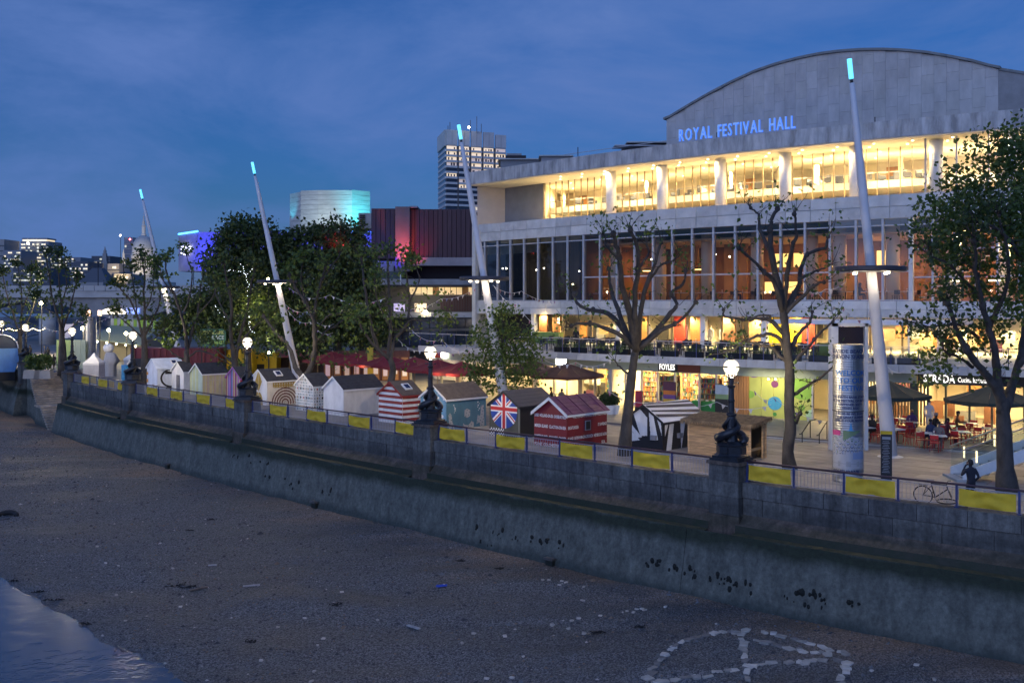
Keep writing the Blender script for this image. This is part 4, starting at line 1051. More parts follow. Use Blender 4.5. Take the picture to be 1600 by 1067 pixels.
def teal_hut():
 tl = P('hut_teal', (0.085, 0.20, 0.26)); tb = P('hut_teal_light', (0.16, 0.33, 0.45)); pale = P('figure_grey', (0.42, 0.42, 0.41)); ln = P('figure_line', (0.12, 0.17, 0.19))
 h = hut((657.5, 697.5, 759), 'teal hut painted with pale figures, bubbles and a scalloped white edge', [tb, tl], roof=m_feltb, side=lambda k: 1, eave=2.3); o, w, l, eave, rise, top = h
 r = random.Random(8); bub = [(r.uniform(.15, w - .1), r.uniform(.3, 2.6), r.choice((.03, .05, .08, .10))) for _ in range(46)]
 lim = lambda s, z: z < eave or abs(s - w / 2) < w / 2 * (1 - (z - eave) / rise) - .06
 paint('painted_bubbles', o, O0, X_, -Y_, w, top - .12, lambda s, z: 0 if lim(s, z) and any(hypot(s - a, z - b) < q for a, b, q in bub) or (abs(s - w * .72 - .12 * sin(z * 6)) < .16 and z < 1.5) else None, [p_white], .025)
 def inside(poly, x, y):
  c = False; n = len(poly)
  for i in range(n):
   x1, y1 = poly[i]; x2, y2 = poly[i - 1]
   if (y1 > y) != (y2 > y) and x < (x2 - x1) * (y - y1) / (y2 - y1) + x1: c = not c
  return c
 figs = [[(.10, .15), (.16, .9), (.12, 1.3), (.22, 1.45), (.34, 1.3), (.38, .95), (.62, .35), (.58, .15), (.46, .5), (.36, .75), (.33, .15)],
   [(1.12, .1), (1.2, .75), (1.35, .62), (1.6, .6), (1.85, .85), (2.0, .7), (1.95, .1)], [(1.28, 1.15), (1.28, 1.5), (1.48, 1.62), (1.72, 1.5), (1.72, 1.15), (1.5, 1.05)],
   [(2.2, .6), (2.3, 1.15), (2.5, 1.1), (2.52, 1.7), (2.75, 1.75), (2.82, .5), (2.55, .28), (2.4, .7)]]
 figs = [[(a * l / 2.95, b) for a, b in f] for f in figs]
 sb = [(.55 * l / 2.95 + .06 * sin(k), 1.45 + k * .11, .03 + .012 * (k % 3)) for k in range(5)] + [(2.35 * l / 2.95 + .08 * sin(k * 2), 1.45 + k * .1, .03 + .015 * (k % 2)) for k in range(6)]
 def fs(s, z):
  if any(hypot(s - a, z - b) < q for a, b, q in sb): return 1
  for f in figs:
   if inside(f, s, z): return 2 if (sin(s * 23 + z * 9) * sin(z * 19 - s * 5) > .72) else 0
  return None
 paint('painted_figures', o, Vector((w, 0, 0)), Y_, X_, l, eave, fs, [pale, p_white, ln], .025)
 mb = MB()
 n = 22
 for k in range(n):
  y = -.08 + (l + .16) * (k + .5) / n; ring = [(w + ov_, y + .075 * cos(a), eave - .06 - .07 * sin(a)) for ov_ in (.126,) for a in np.linspace(0, pi, 6)]
  mb.poly(ring + [(w + .126, y - .075, eave + .0), (w + .126, y + .075, eave + .0)][:0])
 mb.build('scalloped_edge', p_white, o)
teal_hut()
def union_hut():
 ol = P('hut_olive', (0.075, 0.075, 0.055)); dk = P('hut_charcoal', (0.022, 0.022, 0.024))
 h = hut((765, 811.5, 868), 'dark olive hut with a union flag shield on its gable', [ol, dk], roof=P('roof_slate_blue', (0.032, 0.040, 0.065)), off=4.2, side=lambda k: 1, trim=dk); o, w, l, eave, rise, top = h
 c = w / 2; ze = eave - .05; hw = w * .44; zb = 0.92
 def fn(s, z):
  x = s - c
  if z > ze and abs(x) > hw * (1 - (z - ze) / (rise * .96)): return None
  if z < ze:
   q = (ze - z) / (ze - zb)
   if q > 1 or abs(x) > hw * sqrt(max(0, 1 - max(0, q - .25) ** 2 / .5625)): return None
  zz = z - 2.02; x2 = x
  if abs(x2) < .105 or abs(zz) < .105: return 0
  if abs(x2) < .185 or abs(zz) < .185: return 1
  k = .85; d = (zz - k * x2) / sqrt(1 + k * k) if x2 * zz > 0 else (zz + k * x2) / sqrt(1 + k * k)
  if abs(d) < .12:
   sgn = d if x2 > 0 else -d
   return 0 if -.005 < (sgn if zz > 0 else sgn) < .075 else 1
  return 2
 paint('painted_shield', o, O0, X_, -Y_, w, top, fn, [p_red, p_white, p_blue], .02)
 mb = MB(); mb.box((w + .02, -.02, eave / 2 + .2), (.07, .07, eave - .44)); mb.build('corner_board', P('corner_grey', (0.24, 0.25, 0.20)), o)
 # chequered skirt panel at the foot of the hut
 paint('chequer_panel', o, Vector((w * .02, 0, 0)), X_, -Y_, w * .5, .95, lambda s, z: (int(s / .1) + int(z / .1)) % 2, [p_black, p_white], .05, .045)
union_hut()
def place_names_hut():
 rd = P('hut_crimson', (0.21, 0.010, 0.018))
 h = hut((835, 886, 948), 'crimson hut covered in white seaside place names', [rd], roof=m_plum, off=3.1, seams=4, barge=.13, ov=.13); o, w, l, eave, rise, top = h
 def line(s, face, z, width, hgt, start):
  vs, fs = text_verts(s, hgt * 1.42, 0.006)
  x0 = min(v[0] for v in vs); x1 = max(v[0] for v in vs); k = width / (x1 - x0)
  mb = MB()
  if face == 'f': mb.add([(start + (v[0] - x0) * k, -0.03, z + v[1]) for v in vs], fs)
  else: mb.add([(w + .03, start + (v[0] - x0) * k, z + v[1]) for v in vs], fs)
  mb.build('lettering', p_white, o)
 for s, z in (('LAND  HOLLAND-ON-SEA  SHOEBURYNESS', 1.98), ('MERSEA ISLAND  CLACTON-ON-SEA', 1.42), ('RAMSEY ISLAND   FOULNESS  CANVEY', .86), ('POINT  COLCHESTER  ORE', .44)):
  line(s, 'f', z, w - .1, .16, .05)
 line('WALTON-ON-THE-NAZE  BRADWELL-ON-SEA', 's', 1.98, l - .45, .16, .42)
 line('BRIGHTLINGSEA', 's', 1.42, .85, .16, .06); line('ST LAWRENCE', 's', 1.42, .75, .16, l - .80)
 line('ISLAND  BURNHAM-ON-CROUCH  HEYBRIDGE BASIN', 's', .86, l - .08, .16, .04); line('SEA', 's', .44, .32, .16, l - .5)
 f = MB().box((w + .03, l * .50, 1.52), (.06, .44, .52)).build('window', p_grey, o)
 MB().box((w + .055, l * .50, 1.52), (.03, .34, .42)).build('pane', m_black, f)
place_names_hut()
def dazzle_hut():
 h = hut((978, 1036, 1101), 'dazzle hut in jagged black and white stripes, roof included', [p_black], roof=M('roof_white', (.90, .90, .90), .5), off=5.8, eave=1.95, rise=.78, trim=p_black); o, w, l, eave, rise, top = h
 def inside(poly, x, y):
  c = False
  for i in range(len(poly)):
   x1, y1 = poly[i]; x2, y2 = poly[i - 1]
   if (y1 > y) != (y2 > y) and x < (x2 - x1) * (y - y1) / (y2 - y1) + x1: c = not c
  return c
 q = w / 2.0
 fr = [[(.06, 1.97), (.0, 1.7), (.66, .98), (.9, 1.05)], [(.02, 1.6), (.02, .72), (.8, .88)], [(.42, 2.3), (.72, 2.58), (1.18, 2.1), (1.18, 1.15), (.82, 1.1)], [(1.26, 2.5), (1.5, 2.3), (1.76, 1.0), (1.38, .95)], [(.05, .42), (1.98, .45), (1.98, .2), (.4, .3)], [(1.66, 2.2), (1.9, 1.98), (1.96, 1.25)]]
 fr = [[(a * q, b) for a, b in f] for f in fr]
 lim = lambda s, z: z < eave - .03 or abs(s - w / 2) < w / 2 * (1 - (z - eave) / rise) - .05
 paint('painted_stripes', o, O0, X_, -Y_, w, top - .05, lambda s, z: 0 if lim(s, z) and any(inside(f, s, z) for f in fr) else None, [p_white], .022)
 sd = [[(.1, 1.9), (.45, 1.85), (.1, 1.15)], [(.55, 1.9), (.95, 1.9), (.72, .6), (.62, .1), (.15, .1)], [(1.5, 1.9), (2.0, 1.9), (1.6, .3)]]
 paint('painted_stripes', o, Vector((w, 0, 0)), Y_, X_, l, eave - .02, lambda s, z: 0 if any(inside(f, s, z) for f in sd) else None, [p_white], .022)
 # stripes running along the visible roof slope
 d = Vector((w / 2 + .1, 0, -(rise + rise * .1 / (w / 2)))); n = Vector((rise, 0, w / 2)).normalized()
 mb = MB(); A = Vector((w / 2, 0, top + .065));
 for a0, a1, b0, b1 in ((.10, .22, .30, .46), (.36, .44, .62, .80), (.58, .74, .88, .99), (.02, .05, .1, .2)):
  p = lambda v, y: A + d * v + Y_ * y + n * .012
  mb.poly([p(a0, -.1), p(a1, -.1), p(b1, l + .1), p(b0, l + .1)])
 mb.build('painted_stripes', P('roof_navy', (0.03, 0.032, 0.05)), o)
 for c in ((w * .78, -.10, 1.08), (w + .12, l * .35, 1.12)):
  mb = MB(); mb.box(c, (.34, .16, .22) if c[1] < 0 else (.16, .34, .22)); mb.box((c[0], c[1], c[2] + .12), (.36, .18, .02) if c[1] < 0 else (.18, .36, .02)); mb.build('lamp_box', p_grey, o)
dazzle_hut()
def bamboo_hut():
 off = 5.9; t = WALL.col(1172, off); C = WALL.at(t, off); tg, nr = WALL.tan(t), WALL.nor(t)
 w = solve_len(C, tg, 1076); l = solve_len(C, nr, 1196); L = C + tg * w
 o = thing('bamboo_hut', 'honey coloured bamboo hut with a flat thatched roof', 'hut', (L.x, L.y, 0), atan2(-tg.y, -tg.x))
 bm = M('bamboo', (0.55, 0.36, 0.185), 0.6, 0.28, 2.5, 0.1, 20, stretch=(0.4, 0.4, 6)); H = 2.12
 mb = MB(); e = .05
 mb.box((w / 2, e, H / 2), (w, .03, H)); mb.box((e, l / 2, H / 2), (.03, l, H)); mb.box((w / 2, l - e, H / 2), (w, .03, H)); mb.build('backing', M('bamboo_dark', (0.10, 0.065, 0.035), 0.8), o)
 # canes in rows
 mb = MB(); r = random.Random(2); z = GZ + .04; k = 0
 while z < H - .05:
  for a, b in ((0, w * .5), (w * .5 + .02, w)):
   mb.tube([(a, .0, z + r.uniform(-.005, .005)), ((a + b) / 2, r.uniform(-.006, .006), z + r.uniform(-.006, .006)), (b, .0, z + r.uniform(-.005, .005))], .034, 5, cap=False)
  z += .066; k += 1
 tag(mb.build('canes', bm, o, smooth=True), kind='stuff')
 mb = MB(); z = GZ + .04
 while z < H - .05:
  mb.tube([(w, l * .80, z), (w, l, z)], .034, 5); z += .066
 tag(mb.build('canes', bm, o, smooth=True), kind='stuff')
 for x, y in ((0, 0), (w, 0), (w, l * .80), (w, l), (w * .5, -.02)): MB().tube([(x, y, 0), (x, y, H + .02)], .055 if x != w * .5 else .03, 7).build('post', bm, o)
 MB().box((w - .05, l * .4, .95), (.06, l * .72, .12)).build('counter', m_wood, o)
 MB().box((w - .3, l * .4, .45), (.05, l * .7, .88)).build('door_panel', M('bamboo_dark', (0.10, 0.065, 0.035), 0.8), o)
 th = M('thatch', (0.24, 0.17, 0.10), 0.95, 0.4, 4, 0.3, 30)
 mb = MB(); mb.hexa([(-.25, -.3, H + .0), (w + .25, -.3, H + .0), (w + .25, l + .25, H + .22), (-.25, l + .25, H + .22)], [(-.25, -.28, H + .10), (w + .22, -.28, H + .10), (w + .22, l + .22, H + .33), (-.25, l + .22, H + .33)]); mb.build('thatch_bed', th, o)
 mb = MB()
 for k in range(1500):
  x, y = r.uniform(-.3, w + .3), r.uniform(-.25, l + .25); z = H + .10 + (y + .3) / (l + .55) * .22 + .01; s = r.uniform(.2, .45); a = r.gauss(-pi / 2, .5)
  mb.add([(x, y, z + .02), (x + s * cos(a) + .02, y + s * sin(a), z - .02 + r.uniform(-.03, .05)), (x + .045, y, z + .02)], [(0, 1, 2)])
 for k in range(700):
  e = r.random()
  if e < .62: x, y, dx, dy = r.uniform(-.3, w + .25), -.30, 0, -.03
  else: x, y, dx, dy = w + .24, r.uniform(-.3, l + .2), .03, 0
  z = H + .10 + max(0, (y + .3)) / (l + .55) * .22; s = r.uniform(.10, .30)
  mb.add([(x, y, z), (x + dx + r.uniform(-.06, .06), y + dy + r.uniform(-.02, .02), z - s), (x + (.04 if e < .62 else 0), y + (0 if e < .62 else .04), z)], [(0, 1, 2)])
 tag(mb.build('straw', th, o), kind='stuff')
bamboo_hut()
def monochrome_hut():
 dk = P('hut_black_base', (0.03, 0.03, 0.034)); h = hut((199, 212, 246), 'low hut with dark roof and white, grey and black side bands', [p_white, P('band_grey', (0.30, 0.30, 0.28)), dk], roof=m_felt, off=5.0, eave=1.9, rise=.7, side=lambda k: 2 if k < 5 else (1 if k < 7 else 0))
monochrome_hut()
def banner_box():
 t = WALL.col(196, 3.2); C = WALL.at(t, 3.2); a = WALL.ang(t) + pi
 o = thing('banner_box', 'blue printed banner box standing left of the striped dark hut', 'sign', (C.x, C.y, 0), a)
 b = M('banner_blue', (0.02, 0.24, 0.48), 0.6, 0.1, 1.5)
 MB().box((-.55, .45, 1.15), (1.1, .9, 2.2)).build('box_body', b, o); MB().box((-.55, .45, .03), (1.14, .94, .05)).build('foot', m_black, o)
 def fn(s, z):
  i, j = int(s / .16), int(z / .16)
  if 1.5 < z < 1.9 and .2 < s < .9: return 0 if (i + j) % 2 else None
  if .9 < z < 1.35 and .3 < s < .8: return 0 if (i * j) % 3 else None
  if .3 < z < .6 and .1 < s < 1.0: return 0 if int(s / .07) % 2 and int(z / .1) % 2 else None
 paint('printed_design', o, Vector((-1.1, 0, 0)), X_, -Y_, 1.1, 2.2, fn, [P('print_pale_blue', (0.10, 0.45, 0.66))], .03, .012)
banner_box()
# ------------------------------------------------------------------ concert hall
HALL = thing('concert_hall', 'broad pale stone concert hall with brightly lit upper gallery and arched roof', 'concert hall', (20.0, 90.0, 0))
ht = lambda px, off=0.0: HALLC.col(px, off)
TL, TR = 0.0, HALLC.L
T_COR = ht(1424)
Z_LOW0, Z_WB, Z_WT, Z_UB, Z_UT, Z_RT = 6.95, 8.18, 14.2, 15.85, 19.95, 21.2
m_fascia = M('board_marked_concrete', (0.40, 0.40, 0.39), 0.85, 0.38, 1.3, 0.3, 8, stretch=(1.2, 1.2, 0.3))
m_frame = M('bronze_frame', (0.42, 0.42, 0.43), 0.4, 0.05, 3)
m_gold = M('gilt_frame', (0.26, 0.19, 0.10), 0.4, 0.1, 3)
m_greywall = M('grey_render', (0.20, 0.21, 0.225), 0.8, 0.08, 1)
m_cream = M('cream_render', (0.55, 0.50, 0.45), 0.8, 0.06, 1)
m_carpet = M('dark_floor', (0.10, 0.075, 0.06), 0.6, 0.1, 2)
def ribbon(name, off0, off1, z0, z1, t0, t1, m, step=1.2, parent=None):
 mb = MB(); mb.slab(HALLC.seg(t0, t1, off0, step), HALLC.seg(t0, t1, off1, step), z0, z1); return mb.build(name, m, parent or HALL, True)
def panels(z0, z1, off, t0, t1, n, rows, seed):
 r = random.Random(seed); ms = [m_stone, m_stone_b, m_stone_c]; g = 0.02
 for k in range(n):
  a, b = t0 + (t1 - t0) * k / n + g, t0 + (t1 - t0) * (k + 1) / n - g
  for j in range(rows):
   q0, q1 = z0 + (z1 - z0) * j / rows + g, z0 + (z1 - z0) * (j + 1) / rows - g
   ribbon('panel', off + r.uniform(-.008, .008), off - 0.12, q0, q1, a, b, r.choice(ms), 3)
# floors, bands, roof edge
ribbon('roof_edge', 1.15, -4.5, Z_UT + 0.02, Z_RT, TL, TR, m_fascia)
ribbon('soffit', 1.05, -14, Z_UT - 0.06, Z_UT + 0.01, TL, TR, m_ceil)
ribbon('roof', -4.4, -30, Z_RT - .5, Z_RT - .2, TL, TR, m_feltb, 3)
ribbon('gutter_rail', -0.1, -0.16, Z_RT + .55, Z_RT + .60, ht(880), ht(1060), m_frame, 2)
ribbon('gallery_floor', 0.05, -14, Z_WT + .05, Z_UB, TL, TR, m_concrete)
panels(Z_WT, Z_UB + .12, 0.18, TL, TR, 36, 2, 1)
ribbon('foyer_floor', 0.05, -14, Z_LOW0, Z_WB - .04, TL, TR, m_concrete)
panels(Z_LOW0 - .02, Z_WB, 0.18, TL, TR, 34, 2, 2)
# left end walls
def endwall():
 a = HALLC.at(0.0, 1.0);
 mb = MB(); d = Vector((0.72, 0.69, 0)); b0 = HALLC.at(0, 0.1); b1 = HALLC.at(0, -14)
 for z0, z1, m, nm in ((0, Z_WB, m_stone_b, 'end_wall'), (Z_WT + .02, Z_UB, m_stone_b, 'end_wall')):
  mb = MB(); mb.poly([(*b0.xy, z0), (*b1.xy, z0), (*b1.xy, z1), (*b0.xy, z1)]); mb.build(nm, m, HALL, True)
 p = HALLC.at(0.0, 0.12); MB().box((p.x, p.y, (Z_LOW0 + Z_UB) / 2 - 3), (0.55, 0.55, Z_UB - Z_LOW0 + 6.0), HALLC.ang(0)).build('corner_pilaster', m_stone, HALL, True)
 q = HALLC.at(ht(789, -3.2), -3.2); s = HALLC.at(0.1, 0.0)
 MB().hexa([(*s.xy, Z_UB), (*q.xy, Z_UB), (q.x + .2, q.y + .3, Z_UB), (s.x + .2, s.y + .3, Z_UB)], [(*s.xy, Z_UT - .07), (*q.xy, Z_UT - .07), (q.x + .2, q.y + .3, Z_UT - .07), (s.x + .2, s.y + .3, Z_UT - .07)]).build('gallery_return_wall', m_cream, HALL, True)
 ribbon('gallery_end_panel', -3.2, -3.5, Z_UB, Z_UT - .07, ht(789, -3.2), ht(849, -3.2), m_greywall)
endwall()
# upper gallery glazing, set back behind the columns
m_up_glass = glass('gallery_glass', (0.95, 0.95, 0.92), 0.7)
def gallery():
 t0, t1 = ht(850, -3.2), ht(1444, -3.2); n = 44
 for k in range(n):
  a, b = t0 + (t1 - t0) * k / n, t0 + (t1 - t0) * (k + 1) / n
  p = HALLC.at(a, -3.2); w = MB(); w.box((p.x, p.y, (Z_UB + Z_UT) / 2 - .03), (0.05, 0.12, Z_UT - Z_UB - .08), HALLC.ang(a)); w.slab(HALLC.seg(a, b, -3.15, 2), HALLC.seg(a, b, -3.25, 2), Z_UB + .0, Z_UB + .10)
  f = w.build('window', m_gold, HALL, True)
  mb = MB(); A, B = HALLC.at(a + .035, -3.2), HALLC.at(b - .035, -3.2); L = HALL.location
  mb.poly([(A.x - L.x, A.y - L.y, Z_UB + .1), (B.x - L.x, B.y - L.y, Z_UB + .1), (B.x - L.x, B.y - L.y, Z_UT - .07), (A.x - L.x, A.y - L.y, Z_UT - .07)]); mb.build('pane', m_up_glass, f)
 # forward glazing towards the right end
 t2, t3 = ht(1446, -.3), TR; n = 12
 for k in range(n):
  a, b = t2 + (t3 - t2) * k / n, t2 + (t3 - t2) * (k + 1) / n
  p = HALLC.at(a, -.3); w = MB(); w.box((p.x, p.y, (Z_UB + Z_UT) / 2), (0.11, 0.2, Z_UT - Z_UB - .14), HALLC.ang(a)); f = w.build('window', m_frame, HALL, True)
  mb = MB(); A, B = HALLC.at(a + .06, -.3), HALLC.at(b - .06, -.3); L = HALL.location
  mb.poly([(A.x - L.x, A.y - L.y, Z_UB + .12), (B.x - L.x, B.y - L.y, Z_UB + .12), (B.x - L.x, B.y - L.y, Z_UT - .07), (A.x - L.x, A.y - L.y, Z_UT - .07)]); mb.build('pane', m_glass, f)
 p, q = HALLC.at(ht(1446, -.3), -.3), HALLC.at(ht(1446, -3.2), -3.2)
 mb = MB(); mb.poly([(*p.xy, Z_UB), (*q.xy, Z_UB), (*q.xy, Z_UT - .07), (*p.xy, Z_UT - .07)]); mb.build('gallery_side_pane', m_up_glass, HALL, True)
 for px in (955, 1035, 1126, 1227, 1337, 1463, 1580):
  c = HALLC.at(ht(px, -1.2), -1.2); mb = MB(); mb.lathe([(.47, Z_UB), (.47, Z_UT - .07)], 20, (c.x, c.y, 0)); mb.build('column', m_white, HALL, True, True)
 # inner rooms
 ribbon('gallery_back_wall', -12.0, -12.3, Z_UB, Z_UT - .07, 0, TR, m_warmwall, 2)
 A, B = HALLC.at(ht(849, -3.4), -3.4), HALLC.at(ht(820, -12), -12); mb = MB(); mb.poly([(*A.xy, Z_UB), (*B.xy, Z_UB), (*B.xy, Z_UT - .07), (*A.xy, Z_UT - .07)]); mb.build('gallery_cross_wall', m_warmwall, HALL, True)
 ribbon('balcony_front', -6.0, -12.0, 17.15, 17.72, ht(855, -6), TR, m_white, 2)
 ribbon('balcony_rail', -6.1, -6.15, 18.35, 18.42, ht(855, -6), TR, m_frame, 2)
 for px in (905, 1165, 1385):          # dark doors in the back wall
  ta = ht(px, -11.9); ribbon('gallery_door', -11.9, -12.0, 17.72, 19.5, ta, ta + 1.1, m_timber, 2)
 r = random.Random(5)
 for k in range(9):
  ta = ht(880 + k * 66, -9.0); p = HALLC.at(ta, -9 - (k % 2)); mb = MB(); mb.box((p.x, p.y, (17.72 + Z_UT) / 2), (.35, .35, Z_UT - 17.72 - .1), HALLC.ang(ta)); mb.build('inner_post', m_warmwall, HALL, True)
 # ceiling downlights and the light they give
 ml = E('downlight', (1.0, 0.82, 0.5), 14)
 for row, (off, n, pw) in enumerate(((-0.6, 22, 26), (-2.1, 22, 24), (-5.0, 16, 95), (-8.5, 14, 140))):
  for k in range(n):
   t = ht(860 if row < 2 else 870, off) + (TR - ht(860, off)) * (k + .5) / n; p = HALLC.at(t, off)
   mb = MB(); mb.lathe([(.01, -.02), (.07, -.02), (.07, 0)], 10, (p.x, p.y, Z_UT - .07)); mb.build('downlight', ml, HALL, True)
   if pw and k % 2 == 0: downlight((p.x, p.y, Z_UT - .1), pw * 1.9, (1.0, 0.72, 0.34))
 ribbon('gallery_bounce_sheet', -.3, -11.9, Z_UB + .004, Z_UB + .012, ht(855, -.3), TR, M('bounce_sheet_pale', (.66, .56, .40), .5), 2)  # pale sheet added over the floor to bounce the downlights upward
 for k in range(13): p = HALLC.at(ht(880 + k * 56, -8), -8); downlight((p.x, p.y, 17.1), 30, (1, .70, .30)); q = HALLC.at(ht(868 + k * 58, -6.6), -6.6); spot((q.x, q.y, 17.9), (q.x, q.y, 19), 170, (1, .72, .34), 172, .5, .2); q = HALLC.at(ht(862 + k * 46, -2.5), -2.5); spot((q.x, q.y, Z_UB + .12), (q.x, q.y, 19), 70, (1, .72, .34), 172, .5, .2)  # upward spots are added, without fittings, to brighten ceiling and soffit
gallery()
# tall foyer windows
def foyer():
 pxs = [746, 758.7, 778.7, 798.7, 820, 842, 865, 888, 913, 938.7, 965, 992.5, 1021.5, 1051.5, 1082.6, 1115.7, 1149.6, 1185, 1220.5, 1258.5, 1297.4, 1338, 1380, 1424]
 ts = [ht(p) for p in pxs]
 ztop = 13.72; zmid = 10.35
 for k in range(len(ts) - 1):
  a, b = ts[k], ts[k + 1]; left = pxs[k] < 905
  w = MB(); p = HALLC.at(a, 0.0)
  w.box((p.x, p.y, (Z_WB + Z_WT) / 2), (.17, .34, Z_WT - Z_WB - .01), HALLC.ang(a))
  for z, hh in ((ztop, .09), (Z_WB + .05, .1)) + (() if left else ((zmid, .12),)):
   w.slab(HALLC.seg(a + .085, b - .085, .10, 3), HALLC.seg(a + .085, b - .085, -.10, 3), z - hh / 2, z + hh / 2)
  f = w.build('window', m_frame, HALL, True); L = HALL.location
  zs = [(Z_WB + .1, ztop - .045)] if left else [(Z_WB + .1, zmid - .06), (zmid + .06, ztop - .045)]
  zs.append((ztop + .045, Z_WT))
  A, B = HALLC.at(a + .08, 0), HALLC.at(b - .08, 0)
  for i, (z0, z1) in enumerate(zs):
   mb = MB(); mb.poly([(A.x - L.x, A.y - L.y, z0), (B.x - L.x, B.y - L.y, z0), (B.x - L.x, B.y - L.y, z1), (A.x - L.x, A.y - L.y, z1)])
   mb.build('pane', m_glass_dark if (left or i == len(zs) - 1) else glass('foyer_glass', (.78, .82, .86), 1.3), f)
 p = HALLC.at(ts[-1], 0.02); MB().box((p.x, p.y, (Z_WB + Z_WT) / 2), (.30, .4, Z_WT - Z_WB - .01), HALLC.ang(ts[-1])).build('window_pier', m_stone_c, HALL, True)
 # rooms behind
 ribbon('foyer_back_wall', -12.5, -12.8, Z_WB, Z_WT, ht(905, -12.5), TR, M('foyer_brown', (.20, .095, .04), .7, .3, .8, stretch=(1, 1, .3)), 2)
 ribbon('foyer_back_wall', -6.5, -6.8, Z_WB, Z_WT, 0.0, ht(905, -6.5), M('dim_curtain', (0.10, 0.08, 0.07), 0.9, 0.3, 2, stretch=(3, 3, .1)), 2)
 ribbon('foyer_blind', -.8, -.85, 12.9, 13.7, 0.2, ht(840, -.8), m_stone_c, 2)
 tc = ht(905); A, B = HALLC.at(tc, -.3), HALLC.at(tc, -12.5)
 mb = MB(); mb.poly([(*A.xy, Z_WB), (*B.xy, Z_WB), (*B.xy, Z_WT), (*A.xy, Z_WT)]); mb.build('foyer_cross_wall', m_timber, HALL, True)
 ribbon('foyer_ceiling', -2.0, -12.4, Z_WT - .9, Z_WT - .75, ht(912), TR, M('foyer_ceiling_plaster', (0.55, 0.38, 0.24), 0.8), 2)
 mcol = M('foyer_column', (0.72, 0.55, 0.40), 0.6)
 for px in (962, 1032, 1105, 1183, 1268, 1312, 1395, 1490, 1570):
  c = HALLC.at(ht(px, -3.4), -3.4); mb = MB(); mb.lathe([(.52, Z_WB - .03), (.52, Z_WT)], 18, (c.x, c.y, 0)); mb.build('column', mcol, HALL, True, True)
 for px, off in ((1075, -8), (1150, -8.5), (1330, -8)):
  c = HALLC.at(ht(px, off), off); mb = MB(); mb.box((c.x, c.y, 11), (2.3, .25, 5.3), HALLC.ang(ht(px, off))); mb.build('foyer_screen_wall', M('foyer_ochre', (0.30, 0.15, 0.06), .8), HALL, True)
 lit = E('lit_bar_panel', (1.0, 0.55, 0.10), 1.4)
 for px in (1205, 1240, 1320, 1370):
  t = ht(px, -10.5); ribbon('lit_panel', -10.5, -10.6, 11.2, 12.4, t, t + 1.9, lit, 3)
 for px in (1195, 1225, 1255):
  t = ht(px, -10.5); ribbon('lit_panel', -10.5, -10.6, 8.9, 9.9, t, t + 1.4, lit, 3)
 for k, px in enumerate(np.linspace(925, 1650, 13)):
  for off in (-5.2, -9.0):
   c = HALLC.at(ht(px, off), off); downlight((c.x, c.y, 13.15), (.18 + .03 * k) * (18, 60, 6, 44)[k % 4] if off > -6 else (.2 + .035 * k) * (64, 8, 80, 20)[k % 4], (1.0, 0.50, 0.17), .15)
 sc_ = E('foyer_spot', (1.0, 0.85, 0.6), 18)
 for px, off, z in ((768, -4, 11.6), (775, -4, 11.6), (780, -3.5, 11.6), (842, -4, 11.4), (850, -4, 11.5), (838, -4, 11.35), (905, -2, 11.0), (1018, -5, 12.0), (1118, -4, 12.2), (1140, -5, 12.0), (865, -5, 10.6)):
  c = HALLC.at(ht(px, off), off); MB().ball((c.x, c.y, z), .075, 8).build('downlight', sc_, HALL, True)
 c = HALLC.at(ht(800, -3), -3); point((c.x, c.y, 10.5), 20, (1, .75, .5), .2)
 c = HALLC.at(ht(870, -3), -3); point((c.x, c.y, 9.4), 30, (1, .75, .45), .2)
foyer()
def pendant(px, off, z, label):
 c = HALLC.at(ht(px, off), off); o = thing('pendant_lamp', label, 'lamp', (c.x, c.y, z), 0, 'drum pendant lamps in the foyer')
 MB().lathe([(.02, .42), (.75, .40), (1.15, .16), (1.18, .0), (1.12, .0), (1.1, .12), (.7, .34), (.02, .36)], 18).build('shade', M('pendant_shade', (0.16, 0.07, 0.03), .6), o, smooth=True)
 MB().lathe([(.05, -.02), (.8, -.02), (.8, .06)], 16).build('diffuser', E('pendant_glow', (1.0, .6, .16), 5), o)
 MB().tube([(0, 0, .4), (0, 0, 13.3 - z)], .02, 5).build('cord', m_black, o)
for px, lb in ((1016, 'drum pendant lamp seen in the foyer left of the middle bare tree'), (1098, 'drum pendant lamp hanging in the foyer between the two bare trees'), (1311, 'drum pendant lamp hanging in the foyer left of the nearest mast')):
 pendant(px, -6, 11.0, lb)
